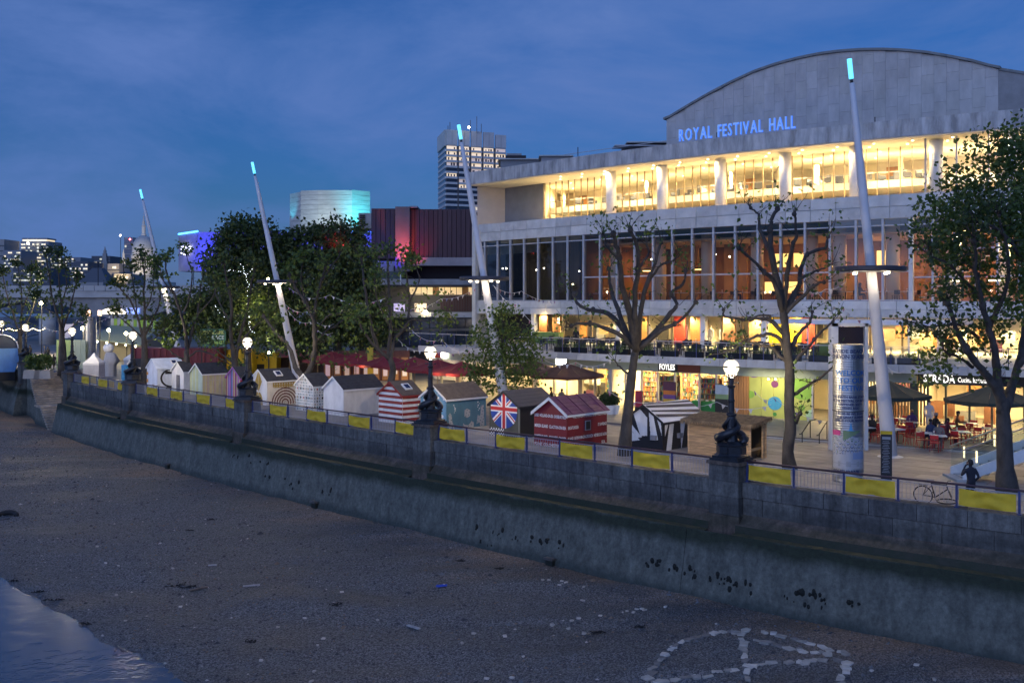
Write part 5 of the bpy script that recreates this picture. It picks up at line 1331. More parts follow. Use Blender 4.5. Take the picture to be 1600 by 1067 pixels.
# right stair block behind the big tree
def stairblock():
 pxs = np.linspace(1424, 1660, 8); ts = [ht(p) for p in pxs]
 for k in range(len(ts) - 1):
  a, b = ts[k] + (.2 if k == 0 else 0), ts[k + 1]; w = MB(); p = HALLC.at(b, 0)
  w.box((p.x, p.y, (Z_WB + Z_WT) / 2), (.14, .3, Z_WT - Z_WB - .01), HALLC.ang(b))
  for z in (9.9, 11.9, 13.72): w.slab(HALLC.seg(a, b - .07, .06, 3), HALLC.seg(a, b - .07, -.06, 3), z - .05, z + .05)
  f = w.build('window', m_frame, HALL, True); L = HALL.location
  for z0, z1 in ((Z_WB, 9.85), (9.95, 11.85), (11.95, 13.67), (13.77, Z_WT)):
   A, B = HALLC.at(a, 0), HALLC.at(b - .07, 0); mb = MB(); mb.poly([(A.x - L.x, A.y - L.y, z0), (B.x - L.x, B.y - L.y, z0), (B.x - L.x, B.y - L.y, z1), (A.x - L.x, A.y - L.y, z1)]); mb.build('pane', m_glass, f)
 # stair flights seen through it
 t0 = ht(1440, -4)
 for k in range(14):
  t = t0 + k * .42; ribbon('stair_tread', -3, -5, Z_WB + .25 + k * .27, Z_WB + .33 + k * .27, t, t + .45, m_warmwall, 3)
 c = HALLC.at(ht(1500, -3), -3); point((c.x, c.y, 12.9), 130, (1.0, .78, .36), .2); c = HALLC.at(ht(1580, -3), -3); point((c.x, c.y, 12.0), 130, (1.0, .78, .36), .2)
 for px in (1485, 1545, 1595):
  t = ht(px, -2.0); p = HALLC.at(t, -2.0); ribbon('strip_light', -2, -2.15, 9.6, 9.68, t, t + 1.2, E('strip_glow', (1, .85, .5), 7), 3)
stairblock()

# auditorium gable with its arched top
GA, GB = Vector((13.9, 92.0, 0)), Vector((37.75, 75.5, 0))
def gable():
 arc = [(1042, 187), (1075, 167), (1110, 147), (1145, 129), (1180, 113), (1215, 101), (1250, 92), (1280, 86), (1310, 82), (1345, 79.5), (1380, 79), (1415, 80.5), (1450, 84), (1485, 90), (1520, 97), (1560, 108), (1600, 120)]
 ax, ay = [a for a, b in arc], [b for a, b in arc]
 dirv = (GB - GA).normalized(); nrm = Vector((dirv.y, -dirv.x, 0));  # towards the river
 if nrm.y > 0: nrm = -nrm
 def ztop(s):
  p = GA + dirv * s; px = p.x / p.y * F + 800; return CAMZ + (HY - np.interp(px, ax, ay)) * p.y / F
 S = solve_len(GA, dirv, 1560)
 r = random.Random(9); ms = [M('gable_stone_%d' % i, c, .85, .14, 1.0, .15, 10, stretch=(1, 1, .4)) for i, c in enumerate(((.43, .41, .385), (.415, .395, .37), (.45, .43, .40), (.42, .40, .365)))]
 z_b = 20.6; n = 30; back = nrm * -.25
 mb = MB(); ss = np.linspace(0, S, 40)
 mb.poly([(*(GA + dirv * s - nrm * .05).xy, ztop(s) - .05) for s in ss] + [(*(GA + dirv * S - nrm * .05).xy, z_b), (*(GA - nrm * .05).xy, z_b)]); mb.build('gable_backing', ms[1], HALL, True)
 for k in range(n):
  a, b = S * k / n + .005, S * (k + 1) / n - .005; z = z_b; j = 0
  hh = 1.45
  z1 = z + hh * (1 if k % 2 else .5)
  while z < max(ztop(a), ztop(b)) - .1:
   ta, tb = min(z1 - .012, ztop(a) - .04), min(z1 - .012, ztop(b) - .04)
   if min(ta, tb) - z > .1:
    o = r.uniform(0, .008); A, B = GA + dirv * a, GA + dirv * b; f = nrm * (.03 + o)
    mb = MB(); mb.hexa([(*(A + f).xy, z), (*(B + f).xy, z), (*(B - nrm * .03).xy, z), (*(A - nrm * .03).xy, z)], [(*(A + f).xy, ta), (*(B + f).xy, tb), (*(B - nrm * .03).xy, tb), (*(A - nrm * .03).xy, ta)])
    mb.build('cladding_panel', r.choice(ms), HALL, True)
   z = z1; z1 += hh
 # arched copper edge and vault behind
 vs = []; edge = MB(); A, B = [], []
 m_roof = M('vault_roof', (0.17, 0.18, 0.18), .7, .2, 1)
 ss = np.linspace(-.25, S + .15, 44)
 mb = MB()
 for i in range(len(ss) - 1):
  q = []
  for s in (ss[i], ss[i + 1]):
   z = ztop(min(max(s, 0), S)); p = GA + dirv * s
   q.append((p, z))
  (p0, z0), (p1, z1) = q; f, bk = nrm * .22, -nrm * 45
  mb.hexa([(*(p0 + f).xy, z0 - .02), (*(p1 + f).xy, z1 - .02), (*(p1 + bk).xy, z1 - .02), (*(p0 + bk).xy, z0 - .02)], [(*(p0 + f).xy, z0 + .17), (*(p1 + f).xy, z1 + .17), (*(p1 + bk).xy, z1 + .17), (*(p0 + bk).xy, z0 + .17)])
 mb.build('vault_roof', m_roof, HALL, True)
 mb = MB(); mb.poly([(*GA.xy, z_b), (*(GA - nrm * 40).xy, z_b), (*(GA - nrm * 40).xy, ztop(0)), (*GA.xy, ztop(0))]); mb.build('auditorium_side_wall', ms[1], HALL, True)
 # darker flank beyond the gable's right end
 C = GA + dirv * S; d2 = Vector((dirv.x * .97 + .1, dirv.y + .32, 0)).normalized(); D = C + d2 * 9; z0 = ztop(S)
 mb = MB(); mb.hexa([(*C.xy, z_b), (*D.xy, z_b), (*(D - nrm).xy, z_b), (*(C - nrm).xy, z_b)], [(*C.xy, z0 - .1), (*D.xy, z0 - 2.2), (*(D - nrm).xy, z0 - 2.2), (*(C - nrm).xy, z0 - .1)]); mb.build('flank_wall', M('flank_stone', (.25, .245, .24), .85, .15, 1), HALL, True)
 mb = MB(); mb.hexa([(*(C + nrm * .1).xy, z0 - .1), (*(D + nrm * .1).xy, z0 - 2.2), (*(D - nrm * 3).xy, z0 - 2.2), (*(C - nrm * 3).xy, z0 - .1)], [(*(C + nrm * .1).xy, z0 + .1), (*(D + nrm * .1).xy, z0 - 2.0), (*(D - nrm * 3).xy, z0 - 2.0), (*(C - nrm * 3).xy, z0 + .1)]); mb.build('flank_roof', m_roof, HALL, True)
gable()
def rooftop():
 for (x0, x1, yb, yt, Y, d, m, lb) in ((782, 846, 275, 250, 109, 6, m_greywall, 'plant_room'), (846, 892, 275, 245, 105, 5, M('plant_clad', (.30, .30, .31), .7, .1, 1), 'plant_room'), (983, 1041, 240, 224, 99, 6, m_dark, 'plant_room')):
  a, b = W(x0, yb, Y), W(x1, yt, Y); MB().box(((a.x + b.x) / 2, Y + d / 2, (20.8 + b.z) / 2), (b.x - a.x, d, b.z - 20.8)).build(lb, m, HALL, True)
  MB().box(((a.x + b.x) / 2, Y + d / 2 - .1, b.z + .06), (b.x - a.x + .5, d + .5, .12)).build('plant_roof', m_concrete, HALL, True)
 a = W(985, 230, 96); b = W(1040, 222, 96); MB().box(((a.x + b.x) / 2 - .6, 96, a.z), (b.x - a.x + 2, 2, .1), .05).build('roof_walkway', m_frame, HALL, True)
 for px, py, Y in ((903, 243, 92), (1367, 168, 77), (1120, 200, 84)):
  p = W(px, py, Y); MB().tube([(p.x, p.y, Z_RT), (p.x, p.y, Z_RT + .8)], .04, 5).build('vent_pipe', m_dark, HALL, True)
rooftop()
def hall_sign():
 p0, p1 = W(1061, 221, 86.2), W(1243, 199.5, 79.6)
 # letters stand on the roof edge, just in front of the gable
 d = (p1 - p0); d.z = 0; Lh = d.length; d.normalize(); z = Z_RT + .42
 o = thing('rooftop_lettering', 'blue lit ROYAL FESTIVAL HALL letters standing on the roof edge', 'sign', (p0.x, p0.y, z), atan2(d.y, d.x))
 s = 'ROYAL  FESTIVAL  HALL'; size = 1.42
 mg = M('letter_face', (.35, .5, .75), .4, emit=(.20, .42, .95), es=.14); ms = M('letter_return', (.2, .32, .6), .4, emit=(.02, .13, .8), es=.5)
 # advance widths from the font itself
 x = 0; pos = []
 for ch in s:
  if ch == ' ': x += .36; continue
  vs, fs = text_verts(ch, size, .012); w = max(v[0] for v in vs) - min(v[0] for v in vs); pos.append((ch, x, vs, fs)); x += w + .24
 k = Lh / (x - .2)
 for ch, x0, vs, fs in pos:
  m0 = min(v[0] for v in vs); V2 = [((v[0] - m0 + x0) * k, v[1]) for v in vs]
  mb = MB(); n = len(V2); mb.add([(a, -.07, b) for a, b in V2], fs, 0)
  # returns from the boundary edges
  cnt = {}
  for f in fs:
   for i in range(len(f)): e = (f[i], f[(i + 1) % len(f)]); cnt[tuple(sorted(e))] = cnt.get(tuple(sorted(e)), 0) + 1
  bd = [e for e, c in cnt.items() if c == 1]
  mb.add([(a, -.07, b) for a, b in V2] + [(a, .09, b) for a, b in V2], [(a, b, b + n, a + n) for a, b in bd], 1)
  mb.build('letter', [mg, ms], o)
 mb = MB(); mb.box((Lh / 2, .03, -.08), (Lh + .3, .06, .06))
 for i in range(9): mb.box((Lh * i / 8, .05, -.3), (.05, .05, .4))
 mb.build('support_rail', m_frame, o)
hall_sign()

# ------------------------------------------------------------------ terrace level and shops
m_shopfloor = M('shop_floor', (0.28, 0.24, 0.19), .5, .12, 2)
Z_T, Z_F = 4.32, 0.56
def podium():
 tl = ht(655, 14.0); ribbon('terrace_slab', 14.0, -14, 3.95, Z_T - .02, tl, TR, m_concrete)
 n = 36; r = random.Random(3)
 for k in range(n):
  a, b = tl + (TR - tl) * k / n + .012, tl + (TR - tl) * (k + 1) / n - .012; ribbon('terrace_edge_panel', 14.12 + r.uniform(-.006, .006), 14.0, 3.86, Z_T + .04, a, b, r.choice([m_stone, m_stone_b]), 3)
 ribbon('forecourt', 21.5, -14, 0.0, Z_F, ht(900, 21.5), TR, M('forecourt_paving', (.22, .20, .18), .6, .15, 1.2))
 ribbon('forecourt_step', 21.9, 21.5, 0, .49, ht(1180, 21.5), TR, m_concrete)
 # terrace rooms
 ribbon('terrace_back_wall', -7.5, -7.8, Z_T, Z_LOW0, 0, TR, m_warmwall, 2)
 cols = [(1005, m_timber), (1062, P('panel_red', (.50, .05, .03))), (1088, m_timber), (1140, P('panel_brown', (.20, .09, .05))), (1200, P('panel_yellow', (.72, .52, .03))), (1212, P('panel_yellow', (.72, .52, .03))), (1243, P('panel_yellow', (.72, .52, .03))), (1262, P('panel_red', (.50, .05, .03))), (870, m_timber), (850, P('panel_brown', (.20, .09, .05))), (1180, m_wood)]
 for px, m in cols:
  t = ht(px, -3.5); ribbon('wall_panel', -3.4, -3.6, Z_T, Z_LOW0 - .1, t - .55, t + .55, m, 3)
 r = random.Random(17); dk = [P('print_plum', (.10, .03, .06)), m_timber, m_greywall, P('panel_brown', (.20, .09, .05)), m_wood, P('print_frost', (.45, .52, .55)), m_dark]
 for k in range(34):
  px = 880 + k * 21 + r.uniform(-6, 6); t = ht(px, -4.5); w = r.uniform(.25, .7); z = Z_T + r.uniform(0, 1.0); ribbon('wall_panel', -4.3 - (k % 3) * .9, -4.4 - (k % 3) * .9, z, min(Z_LOW0 - .1, z + r.uniform(.7, 1.7)), t - w, t + w, r.choice(dk), 3)
 for k, px in enumerate((835, 880, 925, 968, 1012, 1050, 1100, 1128, 1160, 1195, 1232, 1275, 1320, 1360, 1410, 1470, 1540)):
  c = HALLC.at(ht(px, -.7), -.7); MB().box((c.x, c.y, (Z_T + Z_LOW0) / 2), (.12 if k % 3 else .45, .16 if k % 3 else .45, Z_LOW0 - Z_T), HALLC.ang(ht(px, -.7))).build('terrace_post', m_white if k % 3 == 0 else m_gold, HALL, True)
 px = [835, 925, 1012, 1100, 1195, 1275, 1360, 1470, 1600]
 for a, b in zip(px[:-1], px[1:]):
  A, B = ht(a, -.7) + .24, ht(b, -.7) - .24
  for k in range(3):
   mb = MB(); q = A + (B - A) * k / 3 + .02, A + (B - A) * (k + 1) / 3 - .02; P0, P1 = HALLC.at(q[0], -.7), HALLC.at(q[1], -.7)
   mb.poly([(*P0.xy, Z_T), (*P1.xy, Z_T), (*P1.xy, Z_LOW0), (*P0.xy, Z_LOW0)]); mb.build('pane', m_up_glass, HALL, True)
 for k, px in enumerate(np.linspace(845, 1640, 15)):
  c = HALLC.at(ht(px, -3.0), -3.0); downlight((c.x, c.y, 6.85), 120, (1.0, .72, .30), .15)
 ribbon('terrace_left_wall', -2.0, -2.3, Z_T, Z_LOW0, 0, ht(838, -2), m_dark)
 ribbon('bar_counter', 1.6, .9, Z_T, Z_T + 1.0, ht(832, 1.6), ht(872, 1.6), P('counter_green', (.20, .30, .06)))
 c = HALLC.at(ht(850, .3), .3); point((c.x, c.y, 6.5), 60, (1, .72, .34), .15)
 # glass balustrade of the terrace
 n = 44; t0, t1 = ht(640, 13.7), TR
 for k in range(n):
  a, b = t0 + (t1 - t0) * k / n, t0 + (t1 - t0) * (k + 1) / n; p = HALLC.at(a, 13.7)
  MB().box((p.x, p.y, Z_T + .55), (.05, .05, 1.08), HALLC.ang(a)).build('baluster_post', m_steel_blue, HALL, True)
  A, B = HALLC.at(a + .05, 13.7), HALLC.at(b - .05, 13.7); mb = MB(); mb.poly([(*A.xy, Z_T + .1), (*B.xy, Z_T + .1), (*B.xy, Z_T + 1.02), (*A.xy, Z_T + 1.02)]); mb.build('balustrade_pane', glass('balustrade_glass', (.75, .80, .84)), HALL, True)
 ribbon('balustrade_rail', 13.73, 13.67, Z_T + 1.05, Z_T + 1.10, t0, t1, m_frame, 2)
 # flat white canopy over the right of the terrace
 ribbon('terrace_canopy', 6.5, .5, 6.55, 6.85, ht(1198, 6.5), ht(1500, 6.5), M('canopy_white', (.66, .68, .72), .5))
 for px in (1262, 1345, 1420): c = HALLC.at(ht(px, 5.9), 5.9); MB().tube([(c.x, c.y, Z_T), (c.x, c.y, 6.56)], .06, 8).build('canopy_post', m_white, HALL, True)
 # shop fronts
 ribbon('shop_back_wall', 5.5, 5.2, Z_F, 3.9, 0, TR, m_warmwall, 2)
 m_fg = M('fascia_green', (.30, .36, .31), .6, .05, 1)
 ribbon('shop_fascia', 13.1, 12.85, 3.22, 3.93, tl, ht(1432, 13.1), m_fg)
 ribbon('shop_fascia', 13.14, 12.85, 3.22, 3.93, ht(1434, 13.1), TR, P('fascia_black', (.02, .02, .022)))
 posts = [642, 690, 716, 742, 790, 838, 866, 908, 930, 955, 978, 1003, 1028, 1055, 1093, 1120, 1143, 1167, 1270, 1300, 1345, 1395, 1428, 1450, 1478, 1515, 1550, 1600]
 for px in posts:
  c = HALLC.at(ht(px, 12.95), 12.95); w = .42 if px in (716, 838, 908, 1143, 1428) else (.30 if px == 955 else .10)
  MB().box((c.x, c.y, (Z_F + 3.22) / 2), (w, .22, 3.22 - Z_F), HALLC.ang(ht(px, 12.95))).build('shopfront_post', m_warmwall if px in (716, 838, 908) else (m_timber if px == 1143 else (P('shop_green', (.05, .07, .05)) if px > 1310 else m_frame)), HALL, True)
 for a, b in zip(posts[:-1], posts[1:]):
  if a in (1167,): continue
  A, B = HALLC.at(ht(a, 12.95) + .06, 12.95), HALLC.at(ht(b, 12.95) - .06, 12.95); mb = MB(); mb.poly([(*A.xy, Z_F), (*B.xy, Z_F), (*B.xy, 3.22), (*A.xy, 3.22)]); mb.build('shop_pane', m_up_glass, HALL, True)
 for k, px in enumerate(np.linspace(650, 1640, 26)):
  if 1175 < px < 1268: continue
  hot = 1.0 if 838 < px < 1150 else (.4 if px < 838 else .4)
  c = HALLC.at(ht(px, 9.8), 9.8); downlight((c.x, c.y, 3.83), 120 * hot, (1.0, .74, .34) if px < 1300 else (1, .70, .30), .15)
 r = random.Random(23)
 for k in range(46):
  px = (842 + k * 5) if k < 24 else (1306 + (k - 24) * 12); off = 8.9 - (k % 4) * .8; t = ht(px, off); w = r.uniform(.2, .6); z = Z_F + r.choice((0, .1, .9, 1.3, 1.8)); ribbon('wall_panel', off, off - .1, z, min(3.3, z + r.uniform(.25, 1.2)), t - w, t + w, r.choice(dk), 3)
 # timber-clad pier beside the bookshop
 t = ht(1152, 13.0);
 for k in range(7): ribbon('timber_slat', 13.12, 13.0, Z_F, 3.2, ht(1144, 13) + k * .16, ht(1144, 13) + k * .16 + .135, m_timber, 3)
 for k in range(20): ribbon('gilt_slat', 12.7, 12.6, Z_F + .1, 3.2, ht(1350, 12.7) + k * .17, ht(1350, 12.7) + k * .17 + .09, m_gold, 3)
 # partition walls between shops
 for px in (838, 955, 1146, 1300, 1430):
  A, B = HALLC.at(ht(px, 12.8), 12.8), HALLC.at(ht(px, 12.8), 5.5); mb = MB(); mb.poly([(*A.xy, Z_F), (*B.xy, Z_F), (*B.xy, 3.9), (*A.xy, 3.9)]); mb.build('shop_partition', m_warmwall, HALL, True)
podium()
def wall_lettering(name, s, px, off, z, hgt, mat, label=None, bold=.01, parent=None, cat='sign', width=None, depth=.05):
 t = ht(px, off); p = HALLC.at(t, off); a = HALLC.ang(t)
 vs, fs = text_verts(s, hgt * 1.4, bold, depth)
 k = 1
 if width: k = width / (max(v[0] for v in vs) - min(v[0] for v in vs))
 mb = MB(); mb.add([(v[0] * k, -v[2], v[1]) for v in vs], fs)
 o = mb.build(name, mat); o.location = (p.x, p.y, z); o.rotation_euler.z = a
 return tag(o, label, cat) if label else o
lw = E('sign_white', (1.0, .95, .85), 1.3)
def shop_signs():
 t = ht(1029, 13.15); p = HALLC.at(t, 13.15); o = thing('shop_sign', 'lit white FOYLES shop sign on a dark and red fascia board', 'sign', (p.x, p.y, 3.28), HALLC.ang(t))
 MB().box((.75, 0, .30), (1.55, .06, .60)).build('board', m_black, o); MB().box((2.4, 0, .30), (1.72, .06, .60)).build('board', M('sign_oxblood', (.14, .03, .015), .5), o)
 vs, fs = text_verts('FOYLES', .56, .008, .01); k = 1.25 / max(v[0] for v in vs); mb = MB(); mb.add([(.08 + v[0] * k, -.055 - v[2], .12 + v[1]) for v in vs], fs); mb.build('lettering', lw, o)
 t = ht(1443, 13.3); p = HALLC.at(t, 13.3); o = thing('shop_sign', 'lit white STRADA Cucina Italiana restaurant sign on a black fascia', 'sign', (p.x, p.y, 3.34), HALLC.ang(t))
 for s, x, w, h in (('STRADA', 0, 1.75, .46), ('Cucina Italiana', 1.9, 1.55, .30)):
  vs, fs = text_verts(s, h * 1.4, .008 if x == 0 else .0, .01); k = w / max(v[0] for v in vs); mb = MB(); mb.add([(x + v[0] * k, -.03 - v[2], v[1] + (.06 if x else 0)) for v in vs], fs); mb.build('lettering', lw, o)
 t = ht(869, 13.2); p = HALLC.at(t, 13.2); o = thing('light_box', 'glaring white light box over the cafe front', 'sign', (p.x, p.y, 3.35), HALLC.ang(t))
 MB().box((.55, 0, .3), (1.15, .12, .62)).build('box_body', m_frame, o); MB().box((.55, -.07, .3), (1.05, .02, .52)).build('light_face', E('lightbox_face', (1, .93, .75), 12), o)
 t = ht(690, 13.2); p = HALLC.at(t, 13.2); o = thing('light_box', 'small orange and white light box over the red parasols', 'sign', (p.x, p.y, 3.3), HALLC.ang(t))
 MB().box((-.45, 0, .3), (.8, .08, .5)).build('box_body', P('panel_red', (.50, .05, .03)), o); MB().box((.35, -.02, .3), (.7, .08, .45)).build('light_face', E('lightbox_face', (1, .93, .75), 12), o)
shop_signs()
def mural():
 t0, t1 = ht(1170, 12.98), ht(1270, 12.98); p = HALLC.at(t0, 12.98); q = HALLC.at(t1, 12.98); d = q - p; Wd = d.length
 o = thing('mural_wall', 'yellow green mural wall with big coloured discs beside the bookshop', 'mural', (p.x, p.y, Z_F), atan2(d.y, d.x))
 base = M('mural_yellow_green', (.42, .46, .12), .5, .12, .6); n = 5; H = 3.22 - Z_F
 for k in range(n): MB().box((Wd * (k + .5) / n, 0, H / 2), (Wd / n - .03, .05, H)).build('mural_panel', base, o)
 def disc(px, py, rpx, m):
  best = None
  for s in np.linspace(0, Wd, 300):
   c = p + d * (s / Wd); e = abs(c.x / c.y * F + 800 - px)
   if best is None or e < best[0]: best = (e, s, c.y)
  s, Y = best[1], best[2]; z = CAMZ - (py - HY) / F * Y - Z_F; r = rpx * Y / F
  mb = MB(); ring = [(s + r * cos(a) * 1.08, z + r * sin(a)) for a in [2 * pi * i / 28 for i in range(28)]]
  ring = [(min(max(x, .02), Wd - .02), min(max(zz, .02), H - .02)) for x, zz in ring]
  mb.add([(x, -.035, zz) for x, zz in ring], [range(28)]); mb.build('disc', m, o)
 disc(1211, 600, 5.5, P('disc_purple', (.16, .03, .14))); disc(1211, 630, 10.5, P('disc_blue', (.05, .28, .50))); disc(1211, 647, 3, P('disc_green', (.04, .22, .05))); disc(1254, 606, 19, P('disc_leaf', (.22, .42, .06)))
 disc(1253, 637, 5, P('disc_leaf', (.22, .42, .06))); disc(1268, 648, 8, P('disc_mint', (.35, .55, .35))); disc(1178, 578, 12, P('disc_violet', (.20, .10, .32))); disc(1254, 668, 10, p_black); disc(1173, 616, 6, P('disc_leaf', (.22, .42, .06)))
 for x, z in ((Wd * .36, 2.55), (Wd * .47, 2.57)):
  MB().ball((x, -.5, z), .05, 6).build('lamp_bulb', E('mural_bulb', (1, .85, .5), 25), o); MB().tube([(x, -.5, z), (x, -.0, z + .1)], .015, 4).build('bracket', m_black, o)
 for k in (.2, .5, .8):
  c = p + d * k; n_ = HALLC.nor(ht(1220)); spot((c.x + n_.x * 2.2, c.y + n_.y * 2.2, 3.6), (c.x, c.y, 1.8), 70, (1, .84, .48), 95)
mural()
# bookcases in the bookshop and shelves in the cafe
def bookcase():
 o = thing('bookcase', '', 'bookcase'); r = random.Random(6); w, h, dp = 1.7, 2.35, .32
 mb = MB(); mb.box((0, .14, h / 2), (w, .03, h)); [mb.box((s * w / 2, 0, h / 2), (.04, dp, h)) for s in (-1, 1)]; mb.build('case', m_wood, o)
 for k in range(7): MB().box((0, 0, .12 + k * .36), (w - .04, dp, .03)).build('shelf', m_wood, o)
 ms = [M('book_%s' % n, c, .6) for n, c in (('red', (.4, .05, .04)), ('cream', (.6, .55, .42)), ('blue', (.05, .12, .3)), ('green', (.08, .22, .08)), ('black', (.03, .03, .03)), ('orange', (.6, .25, .04)))]
 mb = MB()
 for k in range(6):
  x = -w / 2 + .05
  while x < w / 2 - .1:
   bw, bh = r.uniform(.025, .07), r.uniform(.18, .29)
   if r.random() > .12: mb.box((x + bw / 2, -.02, .135 + k * .36 + bh / 2), (bw, .2, bh), 0, r.randrange(6))
   x += bw + .004
 tag(mb.build('books', ms, o), kind='stuff')
 return o
BC = bookcase(); i = 0
for px, off, nm in ((962, 8.6, 'cafe'), (985, 8.6, ''), (1010, 8.6, ''), (1035, 8.6, ''), (1062, 7.2, ''), (1080, 7.2, ''), (1100, 8.6, ''), (1122, 8.6, ''), (1138, 8.6, ''), (1048, 11.2, ''), (1112, 11.4, '')):
 o = BC if i == 0 else copy_tree(BC); i += 1; t = ht(px, off); p = HALLC.at(t, off); o.location = (p.x, p.y, Z_F); o.rotation_euler.z = HALLC.ang(t)
 tag(o, 'tall bookcase full of books inside the lit bookshop', 'bookcase', 'bookcases inside the bookshop')
def shop_bits():
 def panel_stand(px, off, w, h, z0, cols, label, cat='poster', name='poster_stand'):
  t = ht(px, off); p = HALLC.at(t, off); o = thing(name, label, cat, (p.x, p.y, Z_F), HALLC.ang(t)); n = len(cols)
  MB().box((0, .03, (z0 + h) / 2), (w + .06, .04, z0 + h + .06)).build('backboard', m_black, o)
  for k, c in enumerate(cols): MB().box((0, 0, z0 + h * (k + .5) / n), (w, .03, h / n - .006)).build('printed_band', c, o)
 panel_stand(1046, 13.25, .95, 1.75, .25, [p_black, P('print_yellow', (.6, .40, .04)), P('print_violet', (.16, .07, .25)), P('print_orange', (.6, .18, .03)), P('print_plum', (.10, .03, .06)), P('print_plum', (.10, .03, .06))], 'banded poster stand in black, yellow, violet and orange by the bookshop door')
 panel_stand(1129, 13.2, 1.05, .95, 1.05, [P('print_sage', (.25, .36, .16)), P('print_frost', (.45, .52, .55)), P('print_frost', (.45, .52, .55))], 'pale landscape poster in the bookshop window left of the wooden pier')
 panel_stand(998, 14.0, .55, 1.1, .2, [P('print_crimson', (.35, .03, .06)), P('print_crimson', (.35, .03, .06))], 'crimson notice board beside the foot of the middle bare tree')
 t = ht(1108, 12.3); p = HALLC.at(t, 12.3); o = thing('display_table', 'green covered book display table in the shop window', 'table', (p.x, p.y, Z_F), HALLC.ang(t))
 MB().box((0, 0, .38), (2.3, .7, .76)).build('base', P('display_green', (.03, .30, .06)), o); mb = MB(); r = random.Random(4)
 for k in range(12): mb.box((r.uniform(-1, 1), r.uniform(-.25, .25), .82), (.2, .14, .1), r.uniform(-.5, .5))
 tag(mb.build('books', m_white, o), kind='stuff')
shop_bits()
# ------------------------------------------------------------------ trees
m_bark = M('plane_bark', (0.055, 0.048, 0.042), 0.9, 0.35, 3, 0.5, 16, stretch=(1, 1, .5))
m_bark_l = M('plane_bark_pale', (0.09, 0.075, 0.06), 0.9, 0.35, 3, 0.5, 16, stretch=(1, 1, .5))
def leaf_mat(name, c):
 m = bpy.data.materials.new(name); m.use_nodes = True; nt = m.node_tree; n = nt.nodes; l = nt.links; b = n['Principled BSDF']
 b.inputs['Base Color'].default_value = (*c, 1); b.inputs['Roughness'].default_value = .55
 tr = n.new('ShaderNodeBsdfTranslucent'); tr.inputs[0].default_value = (c[0] * 1.5, c[1] * 1.5, c[2] * .8, 1)
 mx = n.new('ShaderNodeMixShader'); mx.inputs[0].default_value = .35
 l.new(b.outputs[0], mx.inputs[1]); l.new(tr.outputs[0], mx.inputs[2]); l.new(mx.outputs[0], n['Material Output'].inputs['Surface'])
 return m
LEAF = [leaf_mat('leaf_deep', (.055, .095, .024)), leaf_mat('leaf_mid', (.085, .135, .032)), leaf_mat('leaf_fresh', (.13, .18, .042))]
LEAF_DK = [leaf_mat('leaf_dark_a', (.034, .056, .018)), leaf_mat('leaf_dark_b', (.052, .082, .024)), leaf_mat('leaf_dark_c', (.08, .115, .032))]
def leaves(centers, per, spread, size, seed, parent, mats, name='crown', flat=.75):
 r = np.random.RandomState(seed); C = np.repeat(np.array(centers, float).reshape(-1, 3), per, 0); N = len(C)
 C = C + r.normal(0, 1, (N, 3)) * np.array([spread, spread, spread * flat])
 a = r.normal(0, 1, (N, 3)); a /= np.linalg.norm(a, axis=1)[:, None]
 b = np.cross(a, r.normal(0, 1, (N, 3))); b /= np.linalg.norm(b, axis=1)[:, None]
 nn = np.cross(a, b); s = size * r.uniform(.6, 1.3, N)[:, None]
 V = np.empty((N, 5, 3)); V[:, 0] = C - a * s * .55; V[:, 1] = C + b * s * .38 + nn * s * .10 - a * s * .08; V[:, 2] = C + a * s * .6 - nn * s * .08; V[:, 3] = C - b * s * .38 + nn * s * .10 - a * s * .08; V[:, 4] = C
 o = np.arange(N)[:, None] * 5
 Fq = np.concatenate([o + np.array([[0, 1, 4]]), o + np.array([[1, 2, 4]]), o + np.array([[2, 3, 4]]), o + np.array([[3, 0, 4]])], 0)
 me = bpy.data.meshes.new(name); me.from_pydata(V.reshape(-1, 3).tolist(), [], Fq.tolist())
 for m in mats: me.materials.append(m)
 mi = r.choice(len(mats), N, p=[.42, .38, .20]); me.polygons.foreach_set('material_index', np.tile(mi, 4).astype(np.int32)); me.update()
 ob = bpy.data.objects.new(name, me); COL.objects.link(ob); ob.parent = parent
 return ob
def smooth_path(P, per=4):
 P = [np.array(p) for p in P]
 if len(P) < 3: return [Vector(p) for p in P]
 Q = [2 * P[0] - P[1]] + P + [2 * P[-1] - P[-2]]; out = []
 for i in range(1, len(Q) - 2):
  for k in range(per):
   t = k / per; out.append(0.5 * ((2 * Q[i]) + (-Q[i - 1] + Q[i + 1]) * t + (2 * Q[i - 1] - 5 * Q[i] + 4 * Q[i + 1] - Q[i + 2]) * t * t + (-Q[i - 1] + 3 * Q[i] - 3 * Q[i + 1] + Q[i + 2]) * t ** 3))
 out.append(Q[-2]); return [Vector(p) for p in out]
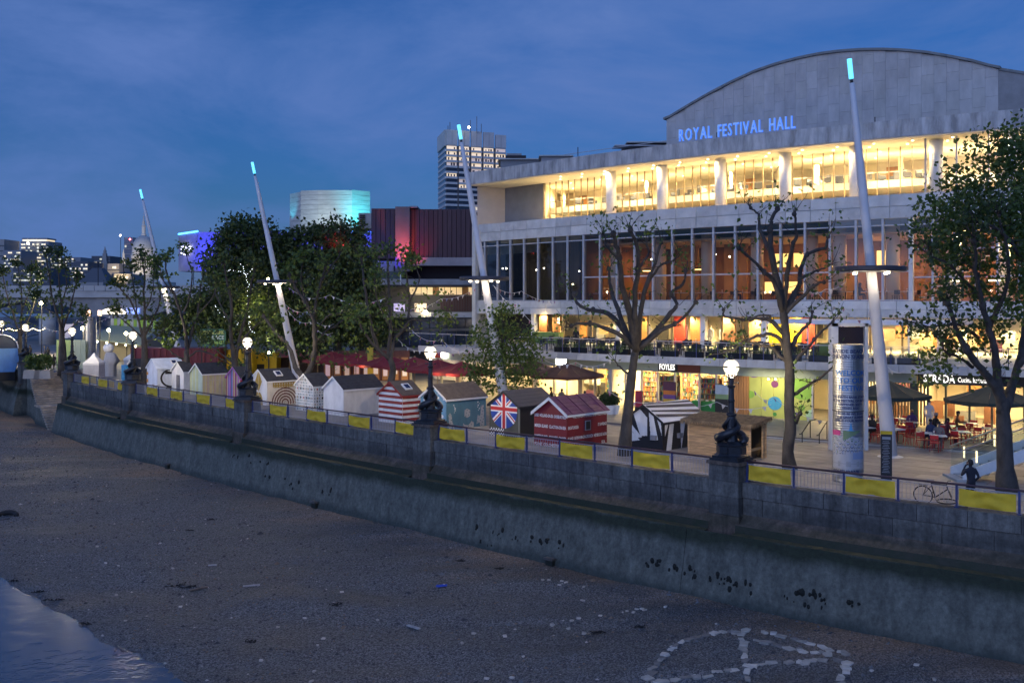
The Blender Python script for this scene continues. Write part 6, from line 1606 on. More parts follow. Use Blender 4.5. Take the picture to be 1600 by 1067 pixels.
def traced_tree(label, base, trunk, limbs, seed, tips=14, leaf=.22, per=9, bark=None, group=None, mats=None, spread=.30, twigs=7, along=.5, name='plane_tree', r0=.29, extra=None, rl=.15):
 """trunk and limbs follow the photograph's outline at the tree's own distance, spread in depth about the trunk"""
 r = random.Random(seed); B = G(*base); Y0 = B.y
 o = thing(name, label, 'tree', (B.x, B.y, 0), 0, group); bark = bark or m_bark; mats = mats or LEAF
 loc = lambda px, py, dy=0.0: Vector(W(px, py, Y0 + dy)) - B
 P = [loc(px, py) for px, py in trunk]; P[0].z = -.05
 n = len(P); rad = [r0 * (1.35 if i == 0 else 1) * (1 - .42 * i / (n - 1)) for i in range(n)]
 sp = smooth_path(P, 4); rr = list(np.interp(np.linspace(0, n - 1, len(sp)), range(n), rad))
 rr = [q * (1 + r.uniform(-.06, .06)) for q in rr]
 mb = MB(); mb.tube(sp, rr, 12); mb.build('trunk', bark, o, smooth=True)
 mb = MB(); tip = []; mid = []
 def twig(p, d, ln, rd):
  q = [p]; dd = Vector(d).normalized()
  for k in range(4):
   dd = (dd + Vector((r.gauss(0, .22), r.gauss(0, .22), r.gauss(.06, .18)))).normalized(); q.append(q[-1] + dd * ln / 4)
  mb.tube(q, list(np.linspace(rd, rd * .35, 5)), 5); return q
 th = 1.22 if twigs == 4 else 1.0
 for L in limbs:
  pts, lr = (L[0], L[1]) if isinstance(L, tuple) else (L, rl)
  slope = r.uniform(-.9, .9); acc = 0; Q = []
  for i, (px, py) in enumerate(pts):
   if i: acc += hypot(px - pts[i - 1][0], py - pts[i - 1][1]) * Y0 / F
   Q.append(loc(px, py, slope * acc * .75 + (r.gauss(0, .08) if i else 0)))
  sp = smooth_path(Q, 4); m = len(sp); rr = [lr * th * (1 - .62 * (i / (m - 1)) ** .8) * (1 + r.uniform(-.1, .1)) for i in range(m)]
  sp = [q + Vector((r.gauss(0, .02), r.gauss(0, .03), r.gauss(0, .02))) for q in sp]
  mb.tube(sp, rr, 8)
  e = sp[-1]; mb.ball((e.x, e.y, e.z), rr[-1] * 2.1, 7); q = sp[int(m * .6)]; mb.ball((q.x, q.y, q.z), rr[int(m * .6)] * 1.35, 7, 0, 1.4)          # pollard knuckle
  d = (sp[-1] - sp[-2]).normalized()
  for k in range(twigs):
   q = twig(e, d + Vector((r.gauss(0, .6), r.gauss(0, .6), r.uniform(0, .9))), r.uniform(.5, 1.3), .022); tip += [q[-1], q[2]]
  for i in range(3, m - 1):
   if r.random() < along:
    q = twig(sp[i], Vector((r.gauss(0, .8), r.gauss(0, .8), r.uniform(-.1, .9))), r.uniform(.5, 1.6), .020); mid += [q[-1]]
 mb.build('branches', bark, o, smooth=True)
 C = [tuple(p) for p in tip if r.random() < .75] + [tuple(p) for p in mid]
 if extra: C += [tuple(loc(a, b, r.uniform(-1.5, 1.5))) for a, b in extra]
 if C: leaves(C, per, spread, leaf, seed, o, mats)
 return o
PG = 'pollarded plane trees along the promenade'
traced_tree('middle bare pollarded plane tree, standing left of the dazzle hut', (974, 712), [(974, 712), (980, 640), (986, 585), (990, 552), (994, 530)],
 [([(993, 534), (982, 519), (972, 500), (951, 477), (919, 471), (901, 461), (897, 447)], .15), ([(990, 528), (956, 503), (914, 492), (893, 496)], .12), ([(992, 530), (975, 497), (962, 462), (952, 428), (951, 408)], .13),
 ([(994, 534), (984, 480), (972, 432), (967, 390), (962, 364), (958, 352)], .16), ([(994, 534), (992, 480), (993, 440), (997, 407), (996, 375), (985, 345)], .15), ([(996, 530), (1002, 467), (1012, 427), (1021, 404), (1032, 365)], .13),
 ([(996, 532), (1017, 513), (1043, 482), (1058, 462), (1048, 445), (1067, 432), (1072, 408)], .13), ([(998, 532), (1035, 502), (1061, 490), (1087, 458)], .12), ([(967, 392), (948, 372), (945, 355)], .08), ([(997, 407), (1012, 385), (1010, 365)], .07), ([(1012, 427), (1035, 400), (1052, 395)], .07), ([(982, 572), (968, 560), (962, 552)], .05)],
 11, per=4, leaf=.20, group=PG, along=.35, twigs=4, extra=[(895, 470), (880, 480), (900, 505), (870, 500), (1075, 480), (1085, 500), (1060, 440), (930, 400), (1040, 385), (965, 560), (975, 590), (1000, 545), (1020, 540)])
traced_tree('right hand bare pollarded plane tree, standing left of the metal advertising column', (1236, 733), [(1236, 733), (1231, 690), (1235, 655), (1233, 615), (1234, 565), (1230, 530), (1226, 490), (1223, 465)],
 [([(1228, 512), (1205, 487), (1184, 484), (1171, 485), (1134, 481), (1131, 470)], .10), ([(1205, 487), (1199, 478), (1168, 484)], .07), ([(1230, 535), (1212, 510), (1184, 511), (1157, 523), (1146, 532)], .09), ([(1231, 556), (1218, 540), (1205, 529), (1184, 523), (1168, 519)], .09),
 ([(1232, 534), (1249, 507), (1265, 489), (1270, 474)], .10), ([(1236, 556), (1254, 539), (1278, 510), (1302, 488)], .09), ([(1238, 603), (1265, 587), (1285, 572), (1302, 558)], .08), ([(1224, 474), (1210, 428), (1189, 405), (1155, 373)], .12), ([(1224, 470), (1213, 418), (1205, 379), (1203, 345), (1207, 324), (1215, 312)], .15),
 ([(1206, 380), (1189, 352), (1184, 321), (1173, 312)], .09), ([(1226, 470), (1246, 436), (1252, 405), (1262, 384), (1289, 373), (1294, 356)], .12), ([(1226, 462), (1231, 405), (1236, 379), (1244, 352), (1241, 320)], .11), ([(1228, 476), (1252, 450), (1276, 429), (1286, 426)], .09), ([(1252, 420), (1273, 410), (1294, 402)], .07), ([(1241, 645), (1248, 632)], .13)],
 12, per=4, leaf=.19, group=PG, along=.35, twigs=4, extra=[(1150, 360), (1165, 330), (1160, 400), (1150, 430), (1145, 410), (1290, 350), (1300, 370), (1270, 350), (1310, 390), (1285, 480), (1160, 540), (1300, 520), (1236, 570), (1240, 560), (1200, 320)])
traced_tree('big bushy plane tree at the right edge by the white staircase', (1576, 768), [(1576, 768), (1571, 715), (1569, 662), (1567, 625), (1566, 605)],
 [([(1566, 628), (1560, 597), (1543, 572), (1523, 547), (1506, 522), (1494, 498), (1481, 456)], .21), ([(1564, 610), (1558, 564), (1553, 530), (1545, 491), (1533, 450), (1525, 405), (1522, 360)], .19), ([(1570, 625), (1580, 590), (1590, 560), (1600, 510), (1606, 440), (1604, 350), (1590, 280)], .21),
 ([(1520, 556), (1500, 543), (1479, 535), (1473, 520)], .08), ([(1528, 512), (1498, 491), (1457, 494)], .08), ([(1545, 491), (1570, 440), (1575, 380), (1560, 320)], .11), ([(1533, 450), (1505, 420), (1480, 395), (1455, 385)], .08), ([(1604, 400), (1570, 350), (1545, 335), (1525, 330)], .09), ([(1592, 555), (1625, 520), (1650, 470)], .12)],
 13, per=12, leaf=.19, bark=m_bark, group=PG, r0=.38, mats=LEAF_DK, along=.5)  # darker leaf set puts the backlit shade into the leaf colour
def blob_leaves(o, Y0, blobs, n_per, per, spread, size, seed, mats):
 r = random.Random(seed); C = []; B = o.location
 for (px, py, rx, ry) in blobs:
  k = max(3, int(n_per * rx * ry / 1000))
  for _ in range(k):
   a = r.uniform(0, 2 * pi); u = sqrt(r.random()); dz = r.uniform(-1, 1)
   d = dz * rx * Y0 / F * .8 * sqrt(max(0.05, 1 - u * u))
   C.append(tuple(W(px + rx * u * cos(a), py + ry * u * sin(a), Y0 + d) - B))
 return leaves(C, per, spread, size, seed, o, mats)
T3 = [o for o in SC.objects if o.get('label', '').startswith('big bushy')][0]
blob_leaves(T3, T3.location.y, [(1580, 300, 60, 75), (1525, 335, 65, 45), (1478, 345, 50, 38), (1560, 235, 55, 32), (1600, 215, 35, 35), (1540, 395, 70, 38), (1475, 395, 45, 25), (1600, 400, 40, 50), (1500, 280, 32, 28), (1490, 455, 40, 18), (1570, 450, 50, 30), (1470, 565, 42, 16), (1450, 590, 25, 10), (1540, 520, 32, 20), (1585, 480, 30, 30), (1620, 330, 40, 110), (1440, 320, 14, 10), (1440, 350, 14, 8)], 21, 15, .28, .19, 31, LEAF)
traced_tree('leaning bare plane tree behind the white and striped huts', (612, 655), [(613, 655), (610, 598), (614, 567), (608, 548)],
 [([(608, 552), (582, 527), (568, 508), (560, 490)], .13), ([(590, 535), (580, 500), (572, 450), (566, 410), (564, 395)], .14), ([(606, 550), (610, 505), (608, 455), (606, 410), (605, 388)], .15), ([(610, 552), (617, 520), (635, 497), (640, 460), (637, 430), (633, 405)], .14), ([(634, 498), (642, 490), (660, 490), (682, 497)], .07), ([(640, 460), (655, 430), (650, 408)], .07), ([(608, 500), (590, 460), (585, 430)], .07)],
 14, per=9, leaf=.26, group=PG, along=.6, extra=[(560, 470), (585, 480), (600, 470), (680, 500), (690, 515), (660, 520), (560, 520), (580, 540), (625, 470), (650, 440), (545, 500), (690, 455), (700, 450), (640, 560), (590, 400)])
traced_tree('forked bare plane tree between the mast and the spotted hut', (478, 637), [(479, 637), (476, 590), (475, 578)],
 [([(475, 582), (462, 565), (451, 533), (430, 511), (413, 486)], .22), ([(476, 582), (486, 565), (492, 537), (492, 516), (490, 490), (481, 470), (462, 441), (452, 420)], .26), ([(491, 500), (494, 462), (502, 430), (508, 410)], .14), ([(493, 525), (510, 508), (526, 499), (545, 484)], .10), ([(492, 510), (511, 486), (532, 480)], .09), ([(481, 470), (470, 430), (473, 400)], .1), ([(502, 430), (520, 405), (530, 390)], .08)],
 15, per=9, leaf=.28, bark=m_bark, group=PG, r0=.36, along=.6, extra=[(530, 520), (540, 540), (520, 560), (550, 520), (440, 530), (430, 545), (420, 520), (545, 560), (560, 540), (510, 540), (430, 470)])
traced_tree('bare plane tree with low spreading limbs behind the headphones hut', (291, 612), [(291, 612), (292, 560), (291, 540)],
 [([(290, 555), (273, 547), (262, 535)], .10), ([(292, 548), (290, 515), (283, 484), (272, 452), (262, 425), (258, 400)], .16), ([(292, 545), (300, 510), (309, 484), (312, 450), (318, 420)], .15), ([(295, 550), (311, 541), (340, 550), (362, 564)], .09), ([(284, 490), (296, 455), (300, 420), (292, 392)], .10), ([(272, 452), (255, 430), (248, 410)], .07), ([(309, 484), (330, 460), (340, 440)], .08)],
 16, per=8, leaf=.30, group=PG, r0=.34, along=.5, bark=m_bark, extra=[(250, 440), (260, 470), (330, 500), (320, 520), (345, 480), (262, 505), (305, 400)])
traced_tree('slender dark plane tree behind the pale yellow hut', (370, 622), [(371, 622), (367, 560), (363, 530)],
 [([(364, 545), (360, 505), (362, 467), (355, 433), (350, 405)], .17), ([(368, 560), (374, 520), (385, 480), (392, 440), (398, 410)], .15), ([(362, 500), (345, 470), (335, 445)], .10), ([(372, 530), (395, 505), (412, 490)], .09), ([(366, 560), (340, 540), (322, 528)], .07)],
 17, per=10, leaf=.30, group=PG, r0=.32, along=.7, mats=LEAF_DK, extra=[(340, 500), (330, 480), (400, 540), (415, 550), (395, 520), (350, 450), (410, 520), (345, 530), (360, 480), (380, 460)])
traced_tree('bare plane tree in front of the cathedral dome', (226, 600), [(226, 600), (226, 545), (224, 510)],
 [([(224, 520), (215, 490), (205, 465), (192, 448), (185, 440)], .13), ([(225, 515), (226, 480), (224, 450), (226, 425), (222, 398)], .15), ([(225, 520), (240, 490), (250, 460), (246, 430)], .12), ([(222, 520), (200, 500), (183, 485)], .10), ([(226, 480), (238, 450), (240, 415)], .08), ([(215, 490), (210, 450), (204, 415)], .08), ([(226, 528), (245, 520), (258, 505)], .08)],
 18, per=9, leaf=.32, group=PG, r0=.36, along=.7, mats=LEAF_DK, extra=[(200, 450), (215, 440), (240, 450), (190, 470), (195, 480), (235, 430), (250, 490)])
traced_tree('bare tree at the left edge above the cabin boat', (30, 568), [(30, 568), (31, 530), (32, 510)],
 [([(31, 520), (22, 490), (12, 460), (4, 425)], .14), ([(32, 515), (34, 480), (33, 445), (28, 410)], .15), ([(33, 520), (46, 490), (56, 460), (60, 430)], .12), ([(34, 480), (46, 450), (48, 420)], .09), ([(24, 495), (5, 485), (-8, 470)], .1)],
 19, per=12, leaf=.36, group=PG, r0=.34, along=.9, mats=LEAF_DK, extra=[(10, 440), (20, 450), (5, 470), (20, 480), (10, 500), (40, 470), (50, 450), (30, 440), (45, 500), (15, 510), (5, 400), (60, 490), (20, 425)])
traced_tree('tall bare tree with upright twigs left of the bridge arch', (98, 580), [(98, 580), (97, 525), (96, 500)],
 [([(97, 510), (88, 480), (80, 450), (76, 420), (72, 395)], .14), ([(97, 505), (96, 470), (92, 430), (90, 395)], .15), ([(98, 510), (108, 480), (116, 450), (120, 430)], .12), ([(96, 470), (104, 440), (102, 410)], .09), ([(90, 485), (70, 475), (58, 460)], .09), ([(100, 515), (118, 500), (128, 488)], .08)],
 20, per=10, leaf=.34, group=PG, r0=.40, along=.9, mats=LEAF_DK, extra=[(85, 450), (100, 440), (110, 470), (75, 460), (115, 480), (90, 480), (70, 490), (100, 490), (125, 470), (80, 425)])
def bushy(label, name, base, blobs, trunk, seed, dens, per, spread, size, mats, r0, group=None):
 B = G(*base); o = thing(name, label, 'tree', (B.x, B.y, 0), 0, group); r = random.Random(seed)
 P = [Vector(W(px, py, B.y)) - B for px, py in trunk]; P[0].z = -.05
 sp = smooth_path(P, 4); mb = MB(); mb.tube(sp, [r0 * (1 - .7 * i / (len(sp) - 1)) for i in range(len(sp))], 9); mb.build('trunk', m_bark, o, smooth=True)
 mb = MB()
 for (px, py, rx, ry) in blobs:
  s = sp[int(len(sp) * r.uniform(.35, .9))]; e = Vector(W(px, py, B.y + r.uniform(-1.5, 1.5))) - B; m = s.lerp(e, .5) + Vector((0, 0, .3)); mb.tube(smooth_path([s, m, e], 3), list(np.linspace(r0 * .35, r0 * .08, 7)), 5)
 mb.build('branches', m_bark, o, smooth=True)
 blob_leaves(o, B.y, blobs, dens, per, spread, size, seed, mats); return o
bushy('young leafy green tree between the teal hut and the union flag hut', 'young_tree', (783, 648), [(785, 500, 28, 22), (770, 530, 34, 26), (805, 535, 32, 26), (760, 565, 34, 24), (800, 572, 42, 26), (828, 550, 20, 18), (745, 585, 18, 14), (775, 595, 40, 18), (822, 585, 24, 16), (784, 480, 14, 12), (752, 535, 14, 14)], [(783, 648), (784, 610), (786, 560), (784, 500), (785, 470)], 41, 46, 13, .30, .22, LEAF, .14)
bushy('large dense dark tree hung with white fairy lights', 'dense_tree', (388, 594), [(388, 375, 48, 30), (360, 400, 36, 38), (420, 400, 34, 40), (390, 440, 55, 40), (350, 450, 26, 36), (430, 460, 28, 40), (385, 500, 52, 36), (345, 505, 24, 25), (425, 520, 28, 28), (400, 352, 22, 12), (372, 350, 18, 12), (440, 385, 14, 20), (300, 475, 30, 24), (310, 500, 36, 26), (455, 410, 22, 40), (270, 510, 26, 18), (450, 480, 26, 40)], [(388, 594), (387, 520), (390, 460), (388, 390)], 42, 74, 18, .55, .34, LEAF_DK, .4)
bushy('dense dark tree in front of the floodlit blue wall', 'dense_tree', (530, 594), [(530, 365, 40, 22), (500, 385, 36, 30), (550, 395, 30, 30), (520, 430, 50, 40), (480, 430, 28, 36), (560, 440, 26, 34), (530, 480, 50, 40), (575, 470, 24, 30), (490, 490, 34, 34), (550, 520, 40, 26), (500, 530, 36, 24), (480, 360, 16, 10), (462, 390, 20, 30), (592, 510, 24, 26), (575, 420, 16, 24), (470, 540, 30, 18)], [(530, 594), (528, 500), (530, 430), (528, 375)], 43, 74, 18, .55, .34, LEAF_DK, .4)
# ------------------------------------------------------------------ far side: bridge, theatre, towers, city
def pbox(mb, x0, y0, x1, y1, Y, depth, mi=0, zb=None):
 a, b = W(x0, y1, Y), W(x1, y0, Y); z0 = a.z if zb is None else zb
 mb.box(((a.x + b.x) / 2, Y + depth / 2, (z0 + b.z) / 2), (b.x - a.x, depth, b.z - z0), 0, mi); return mb
m_conc_d = M('grey_concrete', (0.26, 0.255, 0.25), .85, .2, .4, .1, 4)
m_conc_p = M('pale_concrete', (0.42, 0.41, 0.39), .85, .15, .3, .1, 4, stretch=(1, 1, 4))
m_brown = M('brown_concrete', (0.075, 0.045, 0.05), .85, .15, .4, .1, 3, stretch=(3, 3, .3))
def bridge():
 o = thing('road_bridge', 'long low grey concrete road bridge crossing behind the bare trees', 'bridge', (-60, 195, 0))
 Y = 195; x0, x1 = W(-260, 0, Y).x, W(420, 0, Y).x; dk = W(0, 455, Y).z
 MB().box(((x0 + x1) / 2, Y + 6, dk - .6), (x1 - x0, 12, 1.2)).build('deck', m_conc_p, o, True)
 n = 40
 for k in range(n):
  a = x0 + (x1 - x0) * k / n; MB().box((a + (x1 - x0) / n / 2, Y - .1, dk + .55), ((x1 - x0) / n - .12, .2, 1.0)).build('parapet_panel', m_conc_p, o, True)
 # arched soffit between piers
 piers = [-165, -112, -74, -34, 10]
 for a, b in zip(piers[:-1], piers[1:]):
  mb = MB(); xs = np.linspace(a + 1.6, b - 1.6, 16); A = []
  for q in range(15):
   u0, u1 = (xs[q] - a) / (b - a) * 2 - 1, (xs[q + 1] - a) / (b - a) * 2 - 1; h0, h1 = dk - 2.2 - 4.2 * u0 ** 2, dk - 2.2 - 4.2 * u1 ** 2
   mb.hexa([(xs[q], Y + .6, h0), (xs[q + 1], Y + .6, h1), (xs[q + 1], Y + 11, h1), (xs[q], Y + 11, h0)], [(xs[q], Y + .6, dk - 1.21), (xs[q + 1], Y + .6, dk - 1.21), (xs[q + 1], Y + 11, dk - 1.21), (xs[q], Y + 11, dk - 1.21)])
  mb.build('arch', m_conc_d, o, True)
 for a in piers: MB().box((a, Y + 6, (dk - 1.3 - 7) / 2), (3.1, 10, dk - 1.25 + 7)).build('pier', m_conc_p, o, True)
 for k, px in enumerate((45, 62, 75, 150, 300, 190)):
  p = W(px, 440, Y); MB().tube([(p.x, Y + 1, dk), (p.x, Y + 1, dk + 5.5), (p.x + .9, Y + 1, dk + 5.9)], .08, 5).build('lamp_post', m_dark, o, True)
bridge()
def bus(px, label, m, lit=True):
 p = W(px, 0, 199); z = W(0, 455, 195).z; o = thing('bus', label, 'bus', (p.x, 199, z + .05), 0)
 MB().box((0, 0, 2.2), (9.5, 2.4, 3.7)).build('body', m, o)
 for zz in (1.5, 3.2): MB().box((0, -1.21, zz), (8.8, .04, .75)).build('window_band', E('bus_window', (1, .85, .6), 1.2), o)
 for s in (-3, 3): MB().tube([(s, -1.22, .45), (s, 1.22, .45)], .45, 10).build('wheel', m_black, o)
def fly_tower():
 Y = 300; o = thing('theatre_fly_tower', 'floodlit concrete theatre fly tower washed white and cyan', 'building', (W(515, 0, Y).x, Y, 0))
 faces = [(453, 470, 303, 296, Y + 6, Y), (470, 497, 298, 297, Y, Y - 1.5), (497, 550, 297, 297, Y - 1.5, Y - 1.5), (550, 578, 296.5, 296.5, Y - 1.5, Y + 3)]
 r = random.Random(2)
 for x0, x1, y0, y1, Ya, Yb in faces:
  A, B = W(x0, y0, Ya), W(x1, y0, Yb); zt = W(x0, y0, Ya).z; n = max(2, int((x1 - x0) / 4)); rows = 9
  for k in range(1):
   mb = MB(); d = (B - A); d.z = 0
   for j in range(22):
    z0, z1 = 10 + (zt - 10) * j / 22, 10 + (zt - 10) * (j + 1) / 22 - .06; f = Vector((d.y, -d.x, 0)).normalized() * r.uniform(.0, .08); bk = Vector((d.y, -d.x, 0)).normalized() * -6
    mb.hexa([(*(A + f).xy, z0), (*(B + f).xy, z0), (*(B + bk).xy, z0), (*(A + bk).xy, z0)], [(*(A + f).xy, z1), (*(B + f).xy, z1), (*(B + bk).xy, z1), (*(A + bk).xy, z1)])
   mb.build('wall', m_conc_p, o, True)
 p = W(575, 362, 296); mb = MB(); pbox(mb, 440, 372, 620, 420, 292, 6, 0, 0); mb.build('plinth', m_conc_d, o, True)
 for px, c, pw in ((462, (.5, .75, .85), 900), (483, (.75, .95, .9), 2600), (505, (.78, .95, .92), 3200), (528, (.82, 1, .95), 3600), (545, (.72, 1, .97), 2600)):
  b = W(px, 360, 291); spot((b.x, 288, b.z - 1), W(px, 318, 299), pw * .22, c, 100, .8, .4)
 for px in (561, 572): b = W(px + 3, 358, 291); spot((b.x, 292, b.z), W(px, 325, 300), 3000, (.05, .75, .9), 80, .8, .4)
 b = W(448, 350, 300); spot((b.x - 3, 302, b.z), W(456, 325, 304), 800, (.05, .6, .9), 60, .8, .4)
fly_tower()
def gallery_block():
 o = thing('concrete_gallery', 'brown ribbed concrete gallery block with red and blue floodlit pier', 'building', (W(660, 0, 150).x, 150, 0)); Y = 150
 def ribbed(x0, x1, yt, yb, Yd, depth, m, n, nm='wall_panel'):
  A, B = W(x0, yt, Yd), W(x1, yb, Yd)
  for k in range(n):
   a, b = A.x + (B.x - A.x) * k / n, A.x + (B.x - A.x) * (k + 1) / n; MB().box(((a + b) / 2, Yd + depth / 2 + .02 * (k % 2), (A.z + B.z) / 2), (b - a - .07, depth, A.z - B.z)).build(nm, m, o, True)
 ribbed(641, 742, 327, 402, Y, 10, m_brown, 14)
 mb = MB(); pbox(mb, 640, 402.3, 742, 415, Y - .5, 10); mb.build('parapet_band', m_conc_d, o, True)
 ribbed(580, 617, 326, 404, Y + 2, 10, m_brown, 5)
 mb = MB(); pbox(mb, 617.5, 323, 640, 424, Y - 1, 6); mb.build('pier', M('pier_concrete', (.14, .12, .12), .85, .15, .4), o, True)
 mb = MB(); pbox(mb, 640, 322, 652, 324.5, Y - .8, 6); mb.build('pier_cap', m_conc_d, o, True)
 mb = MB(); pbox(mb, 560, 333, 580, 357, Y + 12, 8)
 mb.build('vent_tower', m_conc_d, o, True)
 for k in range(6): mb = MB(); pbox(mb, 562, 336 + k * 3.2, 570, 337.8 + k * 3.2, Y + 11.7, .4); mb.build('louvre', m_dark, o, True)
 mb = MB(); pbox(mb, 615, 415.5, 742, 436, Y + 3, 8); mb.build('recess', m_dark, o, True)
 mb = MB(); pbox(mb, 560, 436, 742, 447, Y - 6, 14); mb.build('walkway', m_conc_d, o, True)
 mb = MB(); pbox(mb, 560, 424, 628, 437, Y - 2, 8); mb.build('roof_slope', M('slate_green', (.07, .085, .08), .8, .2, 1), o, True)
 a = W(631, 427, Y - 3.2); spot((a.x, a.y, a.z), W(629, 390, Y - 1), 2500, (1, .13, .004), 44, .9, .3)
 a = W(650, 414, Y - 3); spot((a.x, a.y, a.z), W(650, 385, Y), 300, (1, .03, .10), 90, 1, .3)
 a = W(618, 424, Y - 3); spot((a.x, a.y, a.z), W(619, 390, Y - .5), 420, (.05, .02, 1), 85, .9, .3)
 a = W(690, 412, Y - 9); spot((a.x, a.y, a.z), W(690, 370, Y), 90, (.5, .10, .35), 130, 1, .3)
gallery_block()
def blue_block():
 Y = 172; o = thing('floodlit_block', 'concrete block flooded with deep blue light behind the dense trees', 'building', (W(420, 0, Y).x, Y, 0))
 def wall(x0, x1, yt0, yt1, yb, Ya, Yb, nm='wall'):
  A, B, C, D = W(x0, yt0, Ya), W(x1, yt1, Yb), W(x1, yb, Yb), W(x0, yb, Ya); mb = MB(); bk = Vector((0, 5, 0))
  mb.hexa([D, C, C + bk, D + bk], [A, B, B + bk, A + bk]); mb.build(nm, m_conc_d, o, True)
 wall(279, 309, 367, 362.5, 424, Y + 4, Y); wall(309.3, 346, 362.5, 362.5, 424, Y, Y); wall(346.5, 600, 362.5, 362.5, 389, Y + 1, Y + 1)
 mb = MB(); pbox(mb, 330, 389.5, 618, 440, Y + 2, 8); mb.build('lower_wall', m_conc_d, o, True)
 strip = E('blue_strip', (.04, .35, 1), 3)
 A, B = W(279, 366, Y + 3.8), W(309, 361.6, Y - .2); MB().tube([A, B], .16, 5).build('neon_strip', strip, o, True)
 A, B = W(500, 361.8, Y + .8), W(600, 361.8, Y + .8); MB().tube([A, B], .10, 5).build('neon_strip', strip, o, True)
 wl = E('white_sign_light', (1, 1, 1), 3); r = random.Random(3)
 # two rows of small lit letters, too far to read
 for row, (py, n) in enumerate(((390, 5), (398, 4))):
  for k in range(n):
   p = W(284 + k * 3.6, py, Y + 2.2 - k * .25); mb = MB(); mb.box((p.x, p.y - .3, p.z + .25), (.08, .08, .56)); mb.box((p.x + .2, p.y - .3, p.z + .48), (.3, .08, .08)); mb.box((p.x + .2, p.y - .3, p.z + (0 if k % 2 else .24)), (.26, .08, .08)); mb.build('lit_letter', wl, o, True)
 for px, py in ((290, 425), (318, 425), (335, 425), (372, 396), (410, 396), (450, 396), (490, 396), (530, 396), (565, 396), (592, 396)):
  a = W(px, py, Y - 5); spot((a.x, a.y, a.z), W(px, 374, Y), 900 if px > 350 else 1500, (.014, .012, 1.0), 110, .9, .4)
 a = W(529, 381, 101); mb = MB()
 red = E('red_sign_glow', (1, .02, .03), 2.2)
 o2 = thing('neon_sign', 'small glowing red neon sign half hidden in the dark tree crown', 'sign', (a.x, 101, a.z)); point((a.x, 100.3, a.z), 60, (1, .02, .03), .3)
 MB().box((0, .1, 0), (1.6, .1, 1.0)).build('board', m_black, o2)
 for x, z, w in ((-.45, .25, .5), (-.2, .05, .7), (.3, -.2, .6), (.5, -.32, .4)): MB().tube([(x - w / 2, 0, z), (x, -.03, z + .06), (x + w / 2, 0, z)], .05, 5).build('tube', red, o2)
blue_block()
